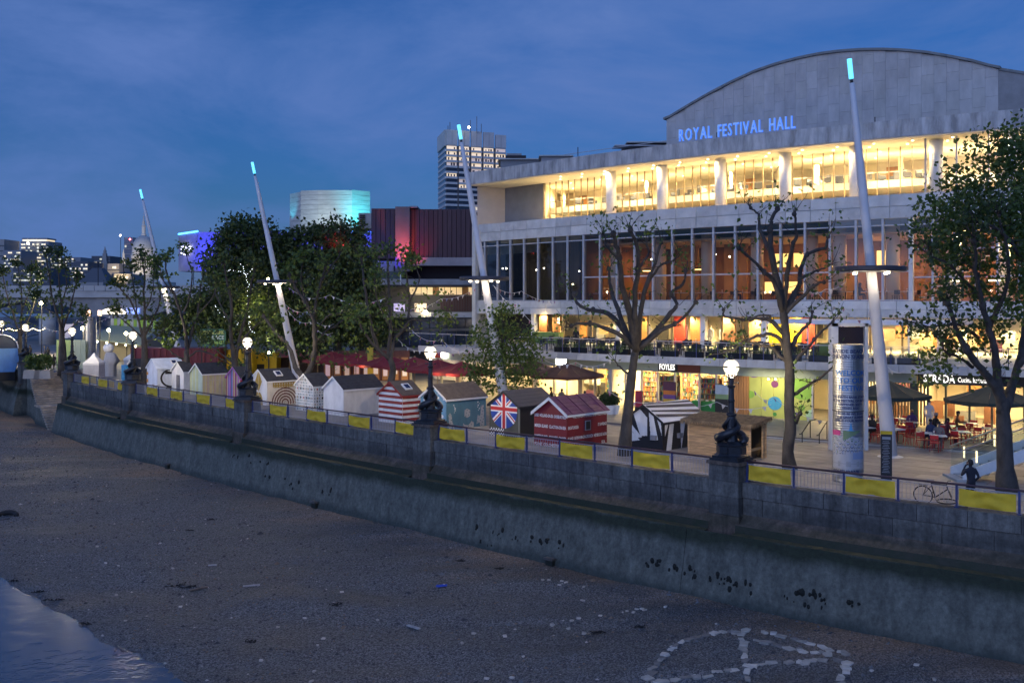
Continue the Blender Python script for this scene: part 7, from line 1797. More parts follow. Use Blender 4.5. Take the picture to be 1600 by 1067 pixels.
def office_tower():
 A, B, C = W(697, 0, 330), W(790, 0, 338), W(685.5, 0, 346); zt = W(0, 203, 330).z
 o = thing('office_tower', 'tall grey office tower with rows of partly lit windows', 'building', (A.x, A.y, 0))
 mw, mp = M('tower_panel', (.50, .50, .50), .7, .08, .3), M('tower_pier', (.09, .09, .10), .6)
 off_, on1, on2 = M('tower_glass', (.03, .04, .06), .15), E('tower_lit', (1, .72, .30), .5), E('tower_dim', (1, .66, .28), .22)
 d = B - A; d.z = 0; Ln = d.length; d.normalize(); nrm = Vector((d.y, -d.x, 0)); bk = -nrm * 18; r = random.Random(14)
 e = C - A; e.z = 0; el = e.length; e.normalize()
 mb = MB(); mb.hexa([(*A.xy, 0), (*B.xy, 0), (*(B + e * el).xy, 0), (*C.xy, 0)], [(*A.xy, zt - 5), (*B.xy, zt - 5), (*(B + e * el).xy, zt - 5), (*C.xy, zt - 5)]); mb.build('core', mp, o, True)
 nc = 5; gw = Ln * .028; cw = (Ln - gw * (nc - 1)) / nc
 rows = 14; zr = [W(0, 228 + k * 8.55, 330).z for k in range(rows + 1)]
 for c in range(nc):
  s0 = (cw + gw) * c; q = lambda s, f: A + d * s + nrm * f
  def blk(nm, s1, s2, z0, z1, f, m):
   mb = MB(); mb.hexa([(*q(s1, f).xy, z0), (*q(s2, f).xy, z0), (*q(s2, -.3).xy, z0), (*q(s1, -.3).xy, z0)], [(*q(s1, f).xy, z1), (*q(s2, f).xy, z1), (*q(s2, -.3).xy, z1), (*q(s1, -.3).xy, z1)]); return mb.build(nm, m, o, True)
  for h in range(2): blk('top_panel', s0 + cw * h / 2 + .05, s0 + cw * (h + 1) / 2 - .05, zr[0] + .3, zt - (0.6 if c == 4 else 0), .6, mw)
  for k in range(rows):
   hgt = zr[k] - zr[k + 1]
   p = .95 if k < 4 else (.35 if k < 7 else .16); m = (on1 if r.random() < .75 else on2) if r.random() < p and not (c == 0 and k > 1 and r.random() < .5) else off_
   blk('window', s0 + .2, s0 + cw - .2, zr[k + 1] + hgt * .42, zr[k], .25, m); blk('spandrel', s0, s0 + cw, zr[k + 1] + .02, zr[k + 1] + hgt * .40, .6, mw)
   if m is not off_:
    for h in range(1, 4):
     if r.random() < .6: blk('blind', s0 + cw * h / 4 - r.uniform(.1, .5), s0 + cw * h / 4 + r.uniform(.05, .3), zr[k + 1] + hgt * .45, zr[k] - r.uniform(0, .5), .30, mp)
 for k in range(rows):
  hgt = zr[k] - zr[k + 1]; f = Vector((-e.y, e.x, 0)) * -.4
  if f.y > 0: f = -f
  for (z0, z1, m, nm, ff) in ((zr[k + 1], zr[k + 1] + hgt * .4, mw, 'spandrel', .8), (zr[k + 1] + hgt * .42, zr[k], off_, 'side_window', .4)):
   a, b = A + e * .2 + f * ff, C + f * ff; mb = MB(); mb.hexa([(*a.xy, z0), (*A.xy, z0), (*C.xy, z0), (*b.xy, z0)], [(*a.xy, z1), (*A.xy, z1), (*C.xy, z1), (*b.xy, z1)]); mb.build(nm, m, o, True)
 mb = MB(); f = Vector((-.5, -.3, 0)); mb.hexa([(*(A + f).xy, zr[0]), (*A.xy, zr[0]), (*C.xy, zr[0]), (*(C + f).xy, zr[0])], [(*(A + f).xy, zt), (*A.xy, zt), (*C.xy, zt), (*(C + f).xy, zt)]); mb.build('top_panel', mw, o, True)
 p = W(733, 201, 331); MB().ball((p.x, 329, p.z), .35, 8).build('beacon', E('beacon_white', (1, .9, .7), 20), o, True)
 for px, h in ((700, 3), (703, 5), (715, 4), (735, 6), (752, 4), (745, 8)): p = W(px, 203, 333); MB().tube([(p.x, p.y, zt - .5), (p.x, p.y, zt + h * .6)], .12, 4).build('aerial', mp, o, True)
 mb = MB(); a, b = W(690, 347, 329), W(745, 344, 329); mb.box(((a.x + b.x) / 2, 328.5, (a.z + b.z) / 2), (b.x - a.x, .5, 1)); mb.build('teal_light_ledge', E('teal_ledge', (.15, .5, .5), .5), o, True)
office_tower()
def low_roofs():
 o = thing('dark_rooftop_block', 'low dark rooftop structure right of the office tower', 'building', (W(805, 0, 200).x, 200, 0)); mb = MB(); pbox(mb, 790, 243, 822, 275, 200, 8, 0, 0); mb.build('wall', m_dark, o, True); mb = MB(); pbox(mb, 792, 240, 815, 243, 201, 5); mb.build('roof', m_conc_d, o, True)
low_roofs()
# ---- the city skyline
sky_m = [M('city_glass', (.10, .13, .18), .3), M('city_stone', (.30, .29, .28), .8, .1, .05), M('city_dark', (.07, .08, .10), .6)]
c_on = [E('city_lit_a', (1, .80, .42), .7), E('city_lit_b', (.95, .92, .62), .55), E('city_lit_c', (.9, .82, .3), .4)]
def city_block(label, x0, x1, yt, Y, rows, lit, seed, m, dy=4.6, y0=4, crown=False, cols=10, nm='city_building'):
 r = random.Random(seed); a = W(x0, yt, Y); b = W(x1, yt, Y); o = thing(nm, label, 'building', ((a.x + b.x) / 2, Y, 0))
 MB().box(((a.x + b.x) / 2, Y + 15, a.z / 2), (b.x - a.x, 30, a.z)).build('tower', m, o, True)
 for k in range(rows):
  zc = W(0, yt + y0 + k * dy, Y).z; h = dy * .42 * Y / F; x = a.x + .6
  MB().box(((a.x + b.x) / 2, Y - .15, zc - h * 1.2), (b.x - a.x, .5, h * .4)).build('floor_edge', sky_m[1] if m is not sky_m[1] else sky_m[2], o, True)
  for c in range(cols):
   w = (b.x - a.x - 1.2) / cols
   if r.random() < lit: MB().box((x + w * (c + .5), Y - .1, zc), (w * .86, .4, h)).build('window', r.choice(c_on), o, True)
 if crown:
  MB().box(((a.x + b.x) / 2, Y + 10, a.z + 2.4), ((b.x - a.x) * .9, 20, 1.6)).build('roof', m, o, True)
  MB().box(((a.x + b.x) / 2, Y + 9, a.z + .8), ((b.x - a.x) * .86, 18, 1.6)).build('roof_lights', c_on[0], o, True)
 return o
city_block('glass office block with a bright lit crown, tallest on the left skyline', 32, 76, 377, 1000, 8, .55, 1, sky_m[0], 5.2, 5, True, 12)
city_block('lower lit office block left of the bright crowned tower', 5, 33, 391, 900, 5, .6, 2, sky_m[0], 5.4, 4, False, 8)
city_block('plain slab tower cut by the left picture edge', -12, 6.5, 374, 950, 3, .05, 3, sky_m[1], 8, 6, False, 5)
city_block('wide low office block with lit top floors right of the crowned tower', 78, 126, 402, 950, 4, .45, 4, sky_m[0], 4.6, 3, False, 14)
city_block('office block with greenish lit upper floors behind the bare tree', 104, 138, 409, 800, 4, .4, 5, sky_m[2], 6, 5, False, 9)
city_block('low dark block in front of the left skyline', 20, 80, 418, 700, 4, .3, 6, sky_m[2], 5, 5, False, 14)
city_block('dark building left of the church spire', 143, 172, 400, 1000, 3, .12, 7, sky_m[2], 6, 5, False, 7)
city_block('floodlit stone building in front of the church spire', 168, 186, 412, 850, 2, .15, 8, sky_m[1], 8, 6, False, 5)
city_block('low stone range right of the floodlit stone building', 178, 206, 428, 840, 2, .25, 18, sky_m[1], 8, 6, False, 6)
city_block('slim glass tower beside the cathedral dome', 194, 208, 371, 1300, 6, .05, 9, sky_m[0], 8, 6, False, 4)
for px, py, c, lb in ((188, 368, (1, .9, .9), 'tower crane light on a thin jib left of the slim glass tower'), (203, 374, (1, .1, .15), 'red aircraft light on the slim glass tower')):
 p = W(px, py, 1290); o = thing('warning_light', lb, 'light', (p.x, 1290, p.z)); MB().ball((0, 0, 0), 1.1, 8).build('bulb', E('warn_%d' % px, c, 14), o); MB().tube([(0, 1, -.5), (0, 1, -p.z if px == 188 else -3)], .4, 5).build('mast', sky_m[2], o)
p = W(40, 380, 985); o = thing('warning_light', 'starry bright light on the crowned office block', 'light', (p.x, 990, p.z)); MB().ball((0, 0, 0), 1.3, 8).build('bulb', E('warn_w', (1, .85, .6), 25), o)
def church_spire():
 Y = 1000; p = W(164, 430, Y); o = thing('church_steeple', 'pale stepped church steeple left of the cathedral', 'church', (p.x, Y, 0)); k = Y / F; z0 = W(0, 415, Y).z
 for (w, ya, yb) in ((9, 440, 408), (7, 408, 402), (5.5, 402, 396), (3.6, 396, 391)):
  MB().box((0, 0, (W(0, ya, Y).z + W(0, yb, Y).z) / 2), (w * k, w * k, (ya - yb) * k)).build('stage', sky_m[1], o)
 MB().lathe([(1.6 * k, W(0, 391, Y).z), (.2, W(0, 385, Y).z)], 8).build('spire', sky_m[1], o)
 o2 = thing('pyramid_roof_building', 'building with a steep dark pyramid roof behind the bridge', 'building', (W(154, 0, 600).x, 600, 0)); kk = 600 / F
 zb, zt = W(0, 442, 600).z, W(0, 419, 600).z; MB().lathe([(24 * kk * 1.3, zb), (10 * kk, zt)], 4, a0=pi / 4).build('roof', sky_m[2], o2); MB().box((0, 0, zb / 2), (46 * kk, 30, zb)).build('wall', sky_m[1], o2)
church_spire()
def cathedral():
 Y = 1150; p = W(224.5, 440, Y); o = thing('cathedral', 'domed cathedral with lantern and cross on the skyline', 'cathedral', (p.x, Y, 0)); k = Y / F; z = lambda py: W(0, py, Y).z
 st = M('cathedral_stone', (.58, .55, .50), .8, .1, .05); ld = M('lead_dome', (.38, .40, .42), .6, .1, .1)
 MB().box((0, 15, z(440) / 2), (60 * k, 60, z(440))).build('nave', st, o)
 MB().lathe([(20 * k, z(445)), (20 * k, z(425)), (21 * k, z(424)), (21 * k, z(422))], 32).build('base_drum', st, o)
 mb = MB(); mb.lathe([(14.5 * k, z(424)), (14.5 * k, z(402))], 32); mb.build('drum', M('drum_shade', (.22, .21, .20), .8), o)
 for q in range(32):
  t = 2 * pi * q / 32; MB().tube([(17 * k * cos(t), 17 * k * sin(t), z(423)), (17 * k * cos(t), 17 * k * sin(t), z(404))], .8 * k, 6).build('column', st, o)
 MB().lathe([(19 * k, z(404)), (19 * k, z(399)), (18 * k, z(398)), (17.2 * k, z(392)), (17.2 * k, z(390))], 32).build('attic', st, o)
 prof = [(16.8 * k * cos(a), z(390) + 22 * k * sin(a)) for a in np.linspace(0, 1.38, 12)]
 MB().lathe(prof, 32).build('dome', ld, o, smooth=True)
 mb = MB()
 for q in range(32):
  t = 2 * pi * q / 32; mb.tube([(r_ * 1.01 * cos(t), r_ * 1.01 * sin(t), zz) for r_, zz in prof[::2]], .28 * k, 4)
 mb.build('dome_ribs', ld, o)
 MB().lathe([(4.2 * k, z(368.5)), (4.2 * k, z(366)), (2.9 * k, z(365)), (2.9 * k, z(354)), (3.6 * k, z(353)), (2.2 * k, z(351)), (2.0 * k, z(346)), (1.0 * k, z(343)), (.8 * k, z(340)), (1.1 * k, z(338.5)), (.3 * k, z(337))], 12).build('lantern', st, o)
 MB().box((0, 0, z(334.5)), (.35 * k, .35 * k, 5 * k)).build('cross', st, o); MB().box((0, 0, z(334)), (2 * k, .35 * k, .4 * k)).build('cross', st, o)
 for s, py in ((-21, 395), (26, 0)):
  if s > 0: continue
  MB().box((s * k, -20, z(440) / 2 + z(424) / 2), (7 * k, 7 * k, z(418) - z(440))).build('west_tower', st, o); MB().lathe([(3 * k, z(418)), (3 * k, z(408)), (3.4 * k, z(407)), (2 * k, z(403)), (1.6 * k, z(398)), (.4 * k, z(391))], 8, (s * k, -20, 0)).build('west_tower', st, o)
 b = W(200, 425, 1110); spot((b.x + 2, 1100, b.z - 6), W(203, 412, 1135), 9000, (1, .8, .5), 70, .8, 1); b = W(228, 428, 1120); spot((b.x, 1085, b.z), W(226, 400, 1140), 30000, (1, .88, .66), 60, .8, 1)
 b = W(180, 430, 820); spot((b.x, 825, b.z), W(178, 418, 850), 12000, (1, .75, .4), 110, .8, 1)
cathedral()
def hills():
 mb = MB(); pts = []
 r = random.Random(5); n = 60
 vs = []
 for k in range(n):
  px = -400 + 2400 * k / (n - 1); p = W(px, 472, 2400); vs += [(p.x, 2400, -6), (p.x, 2400 + r.uniform(-20, 20), 22 + r.uniform(0, 14)), (p.x * 1.1, 2700, 25 + r.uniform(0, 8))]
 mb.add(vs, [(3 * k + j, 3 * k + 3 + j, 3 * k + 4 + j, 3 * k + 1 + j) for k in range(n - 1) for j in range(2)]); tag(mb.build('distant_terrain', sky_m[2]), kind='structure')
hills()
# ------------------------------------------------------------------ paving slabs of the riverside walk
def paving():
 r = random.Random(21); ms = [M('slab_tone_%d' % i, c, .55, .12, 1.4, .08, 14) for i, c in enumerate(((.31, .27, .235), (.245, .22, .195), (.36, .315, .27), (.28, .25, .225)))]
 pv = bpy.data.objects.new('pavement', None); COL.objects.link(pv); pv.location = (14, 50, 0); tag(pv, kind='structure')
 cells = []; t = T_RIGHT + 2
 rowh = 1.0
 for j in range(20):
  off = .64 + j * rowh; tt = T_RIGHT + 1 + (j % 2) * .8
  while tt < PIL_T[1] + 4: cells.append((tt, off)); tt += 1.6
 def key(c): p = WALL.at(*c); return p.length
 vis = [c for c in cells if 0 < (lambda p: p.x / p.y * F + 800)(WALL.at(c[0] + .8, c[1] + .5)) < 1640]
 vis.sort(key=key); rest = MB(); base = {}
 cache = {}
 for i, (t, off) in enumerate(vis):
  m = r.randrange(4); p = WALL.at(t + .8, off + .5); a = WALL.ang(t + .8); dz = r.uniform(-.004, .004)
  if i < 300:
   if m not in cache: ob = MB().box((0, 0, 0), (1.57, .97, .03)).build('paving_slab', ms[m]); cache[m] = ob.data; bpy.data.objects.remove(ob)
   link_mesh('paving_slab', cache[m], pv, (p.x - 14, p.y - 50, GZ + .006 + dz), a)
  else: rest.box((p.x, p.y, GZ + .006 + dz), (1.585, .985, .03), a, m)
 tag(rest.build('paving_slabs', ms, pv, True), kind='stuff')
paving()

# ------------------------------------------------------------------ leaning light masts
m_mast = M('mast_white', (0.60, 0.60, 0.62), .45, .05, 1)
def mast(base, tip, disc_y, label, pw, r_disc=1.7):
 B = G(*base); Tp = W(tip[0], tip[1], B.y) - B; o = thing('light_mast', label, 'mast', B, 0, 'leaning light masts along the promenade')
 L = Tp.length; d = Tp.normalized(); zd = (CAMZ - (disc_y - HY) / F * B.y); kd = zd / d.z
 tipl = 1.0
 mb = MB(); ks = [-.05, 1.5, kd * .6, kd, kd + 4, L - 3, L - tipl - .22]; rs = [.36, .355, .29, .235, .215, .165, .12]; mb.tube([d * k for k in ks], rs, 14); mb.build('shaft', m_mast, o, smooth=True)
 MB().tube([d * (L - tipl - .25), d * (L - tipl - .05)], .075, 8).build('tip_joint', m_black, o)
 MB().tube([d * (L - tipl), d * (L - .02)], .12, 10).build('tip_light', E('tip_cyan', (.06, .62, 1.0), 1.1), o)
 c = d * kd; mb = MB(); mb.lathe([(.36, -.13), (r_disc * .97, -.12), (r_disc, -.06), (r_disc, .10), (r_disc * .96, .14), (.36, .15)], 28, c); mb.build('light_ring', M('mast_ring', (.05, .05, .065), .5), o)
 lit = E('mast_lamp', (1, .84, .58), 5)
 for k in range(4):
  a = k * pi / 2 + .5; p = c + Vector((r_disc * .62 * cos(a), r_disc * .62 * sin(a), -.2)); MB().lathe([(.07, -.05), (.10, -.04), (.10, .06)], 10, p).build('ring_lamp', lit, o)
 for a in (-2.3, -.9, 1.1): point(B + c + Vector((.85 * cos(a), .85 * sin(a), -.6)), pw * .10, (1, .82, .58), .12)
 MB().lathe([(.62, 0), (.62, .03), (.40, .10)], 16).build('base_plate', m_steel_white, o)
 return o, B, c
MASTS = [mast((1391, 714), (1327, 92), 434, 'nearest leaning white light mast, in front of the concert hall', 130), mast((792, 648), (716.5, 195), 445, 'leaning white light mast in front of the office tower, behind the leafy young tree', 170),
  mast((469, 611), (394, 253.5), 448, 'leaning white light mast rising from the dense dark trees', 170), mast((288, 584), (219, 296), 455, 'farthest leaning white light mast, by the cathedral dome', 200)]

# ------------------------------------------------------------------ bunting
bm_ = [M('flag_%s' % n, c, .8) for n, c in (('white', (.62, .60, .58)), ('pink', (.45, .20, .24)), ('blue', (.15, .20, .36)), ('violet', (.22, .14, .30)))]
def bunting(pts, label, seed, sag=.5, pitch=.42, fs=.26):
 r = random.Random(seed); P = [Vector(W(*q)) for q in pts]; c0 = P[0].copy()
 o = thing('bunting', label, 'bunting', c0, 0, 'strings of bunting over the promenade'); path = []
 for a, b in zip(P[:-1], P[1:]):
  n = max(4, int((b - a).length / .35))
  for k in range(n + (1 if b is P[-1] else 0)): u = k / n; path.append(a.lerp(b, u) - Vector((0, 0, sag * 4 * u * (1 - u))) - c0)
 MB().tube(path, .012, 4).build('cord', m_white, o)
 mb = MB(); acc = 0
 for a, b in zip(path[:-1], path[1:]):
  acc += (b - a).length
  if acc > pitch:
   acc = 0; d = (b - a).normalized(); sw = Vector((r.gauss(0, .05), r.gauss(0, .12), 0)); mi = r.choice((0, 0, 0, 1, 2, 3))
   mb.add([a - d * .12, a + d * .12, a + Vector((0, 0, -fs)) + sw], [(0, 1, 2)], mi)
 if mb.v: tag(mb.build('pennants', bm_, o), kind='stuff')
for i, (p, s, lb) in enumerate([
 ([(746, 448, 73.4), (690, 466, 77), (636, 482, 82)], .3, 'bunting string sagging left from the ring of the second mast'), ([(770, 446, 73), (815, 455, 77), (872, 470, 83)], .3, 'bunting string running right from the ring of the second mast'),
 ([(772, 447, 73), (810, 475, 71), (842, 505, 69)], .4, 'bunting string falling steeply right from the ring of the second mast'), ([(640, 512, 80), (690, 530, 78), (738, 546, 75)], .5, 'double bunting string left of the leafy young tree, upper'),
 ([(620, 528, 80), (670, 545, 77), (735, 541, 74)], .5, 'bunting string above the dark red parasols'), ([(842, 556, 72), (900, 566, 70), (958, 560, 66)], .4, 'bunting string across the bright cafe front'),
 ([(952, 612, 62), (1030, 626, 61), (1120, 628, 60), (1205, 632, 59)], .35, 'low bunting string in front of the bookshop window'), ([(1322, 440, 53.5), (1290, 452, 53), (1262, 456, 52.5)], .15, 'lit bunting string left of the ring of the nearest mast'),
 ([(1276, 455, 53), (1318, 480, 54), (1358, 500, 55)], .3, 'bunting string running down towards the nearest mast from the bare tree'), ([(1292, 472, 53), (1318, 508, 53.5), (1346, 545, 54)], .2, 'bunting string falling steeply towards the metal advertising column'),
 ([(1350, 543, 54), (1378, 562, 53), (1408, 583, 52)], .2, 'bunting string between the metal column and the mast shaft'), ([(433, 460, 92.8), (480, 487, 90), (522, 506, 87)], .6, 'bright bunting string right of the third mast'),
 ([(449, 484, 92), (485, 503, 90), (520, 520, 88)], .5, 'lower bunting string right of the third mast'), ([(452, 450, 92.5), (515, 461, 92), (602, 466, 92)], .6, 'bunting string running right towards the leaning bare tree'), ([(255, 455, 115), (190, 478, 118), (120, 500, 122), (66, 508, 126)], 1.0, 'long bunting string left of the farthest mast'),
 ([(1180, 612, 60), (1210, 622, 60), (1300, 660, 58)], .3, 'bunting string in front of the coloured disc mural')]):
 bunting(p, lb, i, s)

# ------------------------------------------------------------------ advertising columns
def ad_column(base, rpx, ytop, label, detail):
 B = G(*base); r0 = rpx * B.y / F; H = (CAMZ - (ytop - HY) / F * B.y) - GZ; o = thing('advertising_column', label, 'advertising column', (B.x, B.y, GZ))
 mt = M('corrugated_steel', (.36, .365, .37), .42, .1, 2, metal=1.0); prof = [(r0 * 1.02, 0), (r0 * 1.02, .12)]
 z = .14
 while z < H - .1: prof += [(r0, z), (r0 * 1.012, z + .025), (r0, z + .05)]; z += .10
 prof += [(r0, H - .06), (r0 * 1.04, H - .05), (r0 * 1.04, H), (r0 * .2, H + .02)]
 MB().lathe(prof, 40).build('drum', mt, o, smooth=False)
 if not detail: return o
 for zz in (H * .52,): MB().lathe([(r0 * 1.02, zz - .02), (r0 * 1.025, zz), (r0 * 1.02, zz + .02)], 40).build('joint_ring', m_black, o)
 th0 = atan2(-B.y, -B.x)                                        # direction of the camera
 def wrap(vs, zc, mat, rr=1.02, shift=0.0, name='lettering'):
  mb = MB(); mb.add([(r0 * rr * cos(th0 + shift + v[0] / r0), r0 * rr * sin(th0 + shift + v[0] / r0), zc + v[1]) for v in vs[0]], vs[1]); mb.build(name, mat, o)
 ink, cy = P('ink_navy', (.035, .05, .13)), P('ink_blue', (.02, .14, .40))
 for s, zf, h, m, sh in (('SEASIDE BEACH', .955, .17, ink, .0), ('LONDON SEASIDE', .915, .17, ink, .0), ('WELCOME', .80, .23, cy, .34), ('TO OUR', .745, .23, cy, .34), ('FESTIVAL', .69, .23, cy, .34), ('THE SOUTH BANK STARTED', .625, .10, ink, .2), ('AS THE FESTIVAL OF BRITAIN', .598, .10, ink, .2), ('HAPPENED SIXTY', .571, .10, ink, .2), ('YEARS AGO', .545, .10, ink, .2), ('LET US BE WE SHARE', .505, .10, ink, .2), ('THIS GREAT SUMMER', .48, .10, ink, .2), ('ENJOY YOUR FESTIVAL', .455, .10, ink, .2)):
  wrap(text_verts(s, h * 1.35, .006, 0, 'CENTER'), H * zf - h / 2, m, 1.022, sh)
 wrap(text_verts('SOUTHBANK', .2, .006, 0, 'CENTER'), .44, ink, 1.03, -.15)
 # compass star and printed site map
 star = []
 for k in range(8): a = k * pi / 4; star.append(((.36 if k % 2 == 0 else .10) * cos(a), (.42 if k % 2 == 0 else .10) * sin(a)))
 wrap((star, [tuple(range(8))]), H * .375, P('star_blue', (.08, .32, .58)), 1.024, .18, 'compass_star')
 mb = MB(); ms = [P('map_white', (.34, .35, .38)), P('map_pink', (.42, .04, .18)), P('map_grey', (.28, .29, .30)), P('map_green', (.14, .22, .12)), P('map_blue', (.20, .27, .42)), P('map_dark', (.10, .10, .12))]
 nu, nv, hh = 40, 46, 1.62; zb = .62; r = random.Random(3)
 for i in range(nu):
  for j in range(nv):
   u, v = i / nu - .5, j / nv
   if v < .24: c = 2 if (abs((v * 8) % 1 - .5) > .42 and .04 < v < .2) or (int(u * 14) % 3 == 0 and .05 < v < .19) else 0
   elif v < .34 + .12 * (u + .5): c = 0 if u < .1 else 4
   elif v > .86 and u < -.22: c = 1
   elif v > .62 + (u + .5) * .55 - .1 and u > -.15: c = 3
   elif v > .84 - .1 * u: c = None
   else: c = (0, 0, 2, 5, 0, 2, 4, 3)[int(abs(sin(u * 31 + 2) * 5 + cos(v * 37) * 4)) % 8]
   if c is None: continue
   a0, a1 = th0 + u * 2.5, th0 + (u + 1 / nu) * 2.5; q = r0 * 1.026
   mb.poly([(q * cos(a0), q * sin(a0), zb + v * hh), (q * cos(a1), q * sin(a1), zb + v * hh), (q * cos(a1), q * sin(a1), zb + (v + 1 / nv) * hh), (q * cos(a0), q * sin(a0), zb + (v + 1 / nv) * hh)], c)
 mb.build('printed_map', ms, o); return o
ad_column((1325, 752), 23, 538, 'tall metal advertising column printed with a festival welcome and site map', True)
ad_column((141, 575), 9.5, 495, 'distant plain metal advertising column near the river steps', False)
for px, lb in ((138, 'round orange lit lantern above the distant metal column'), (156, 'dim orange lantern right of the distant metal column')):
 p = W(px, 489, 128); o = thing('lantern', lb, 'lantern', p); MB().lathe([(.15, -.4), (.27, -.3), (.27, .3), (.15, .4)], 12).build('shade', E('lantern_orange_%d' % px, (1, .42, .16), 1.2 if px == 138 else .35), o); MB().lathe([(.29, -.44), (.29, -.38)], 12).build('rim', m_dark, o); MB().tube([(0, 0, -.4), (0, 0, -p.z)], .07, 6).build('pole', m_dark, o)
def near_signs():
 B = G(1385, 750); o = thing('wayfinding_monolith', 'black wayfinding monolith with a yellow cap beside the nearest mast', 'sign', B, -.35)
 MB().box((0, 0, 1.0), (.46, .16, 2.0)).build('panel', p_black, o); MB().box((0, 0, 2.05), (.48, .18, .13)).build('cap', m_yellow, o)
 mb = MB()
 for k in range(20): mb.box((-.02, -.083, .35 + k * .07), (.32 - .06 * (k % 3), .006, .022))
 mb.build('lettering', p_grey, o); MB().box((0, -.084, 1.82), (.34, .006, .12)).build('map_panel', P('map_grey', (.28, .29, .30)), o)
 a = G(1299, 703); o = thing('screen_stand', 'white portal frame holding a dark screen behind the metal column', 'screen', (a.x, a.y, 0)); k = a.y / F; H = 8.1 - (505 - HY) * k
 MB().box((.1, 0, H / 2), (.36, .5, H)).build('upright', m_white, o); MB().box((.9, 0, H - .08), (1.9, .5, .16)).build('beam', m_white, o); MB().box((1.75, 0, H / 2), (.16, .5, H)).build('upright', m_white, o)
 MB().box((.98, -.05, H - .62), (1.3, .12, .86)).build('screen', M('screen_dark', (.03, .022, .03), .2), o)
near_signs()

# ------------------------------------------------------------------ the man, bicycles
suit = M('navy_suit', (.014, .016, .026), .75); trs = M('suit_trousers', (.012, .013, .02), .75); hair_b = M('hair_black', (.012, .010, .009), .6)
t = WALL.col(1517, .95); p = WALL.at(t, .95); man = person('phone', 'man in a dark suit standing at the railing with a phone to his ear', (p.x, p.y, GZ + .03), .25, suit, trs, hair_b)
J = BODY['phone'][0]; h = Vector(J['handl']); MB().box((h.x + .03, h.y, h.z + .03), (.018, .07, .14)).build('phone', M('phone_black', (.01, .01, .012), .2), man)
def make_bike():
 o = thing('bicycle', '', 'bicycle'); blk = M('bike_black', (.012, .012, .014), .4); st = M('bike_steel', (.35, .36, .38), .35, metal=.8); Rw = .34
 for x in (-.52, .52):
  mb = MB(); mb.tube([(x + Rw * cos(a), 0, Rw + Rw * sin(a)) for a in np.linspace(0, 2 * pi, 33)], .025, 6, cap=False); w = mb.build('wheel', blk, o, smooth=True)
  mb = MB()
  for k in range(12): a = pi * k / 12; mb.tube([(x + .32 * cos(a), .012, Rw + .32 * sin(a)), (x - .32 * cos(a), -.012, Rw - .32 * sin(a))], .003, 3)
  mb.build('spokes', st, w); MB().tube([(x, -.05, Rw), (x, .05, Rw)], .025, 8).build('hub', st, w)
 bb, hd0, hd1, se = Vector((-.08, 0, .30)), Vector((.34, 0, .80)), Vector((.38, 0, .66)), Vector((-.22, 0, .82)); mb = MB()
 for a, b in ((bb, se), (se, hd0), (bb, hd1), (hd0, hd1)): mb.tube([a, b], .022, 7)
 for s in (-1, 1): mb.tube([bb + Vector((0, s * .03, 0)), (-.52, s * .05, Rw)], .010, 5); mb.tube([se - Vector((0, 0, .1)) + Vector((0, s * .02, 0)), (-.52, s * .05, Rw)], .009, 5); mb.tube([hd1 + Vector((0, s * .03, 0)), (.45, s * .05, .5), (.52, s * .05, Rw)], .012, 5)
 mb.build('frame', blk, o)
 MB().tube([se, (-.245, 0, .93)], .013, 6).build('seat_post', st, o); mb = MB(); mb.hexa([(-.37, -.07, .93), (-.10, -.02, .93), (-.10, .02, .93), (-.37, .07, .93)], [(-.36, -.06, .975), (-.10, -.015, .965), (-.10, .015, .965), (-.36, .06, .975)]); mb.build('saddle', M('saddle_pale', (.30, .30, .32), .5), o)
 MB().tube([hd0, (.33, 0, .90)], .013, 6).tube([(.43, -.26, .92), (.36, -.2, .93), (.33, 0, .90), (.36, .2, .93), (.43, .26, .92)], .012, 6).build('handlebar', blk, o)
 MB().lathe([(.09, -.01), (.09, .01)], 16).build('chainring', st, o).location = (0, 0, 0)
 cr = o.children[-1]; cr.rotation_euler = (R(90), 0, 0); cr.location = (-.08, -.05, .30)
 MB().tube([(-.08, -.07, .30), (.02, -.09, .16)], .010, 5).tube([(-.08, .07, .30), (-.18, .09, .44)], .010, 5).box((.03, -.13, .15), (.09, .08, .02)).box((-.19, .13, .45), (.09, .08, .02)).build('pedals', blk, o)
 mb = MB(); mb.box((-.5, 0, .74), (.34, .12, .015)); mb.tube([(-.36, .05, .74), (-.52, .05, Rw)], .006, 4); mb.tube([(-.36, -.05, .74), (-.52, -.05, Rw)], .006, 4); mb.build('rack', blk, o)
 return o
bike = make_bike()
for i, (px, off, lb) in enumerate(((1465, .75, 'black bicycle with a pale saddle leaning inside the railing near the suited man'), (283, .8, 'bicycle parked by the railing in front of the narrow white hut'), (243, .8, 'bicycle parked by the railing in front of the headphones hut'))):
 o = bike if i == 0 else copy_tree(bike); t = WALL.col(px, off); q = WALL.at(t, off); o.location = (q.x, q.y, GZ + .025); o.rotation_euler = (R(5), 0, WALL.ang(t) + pi); tag(o, lb, 'bicycle', 'bicycles leaning on the railings')

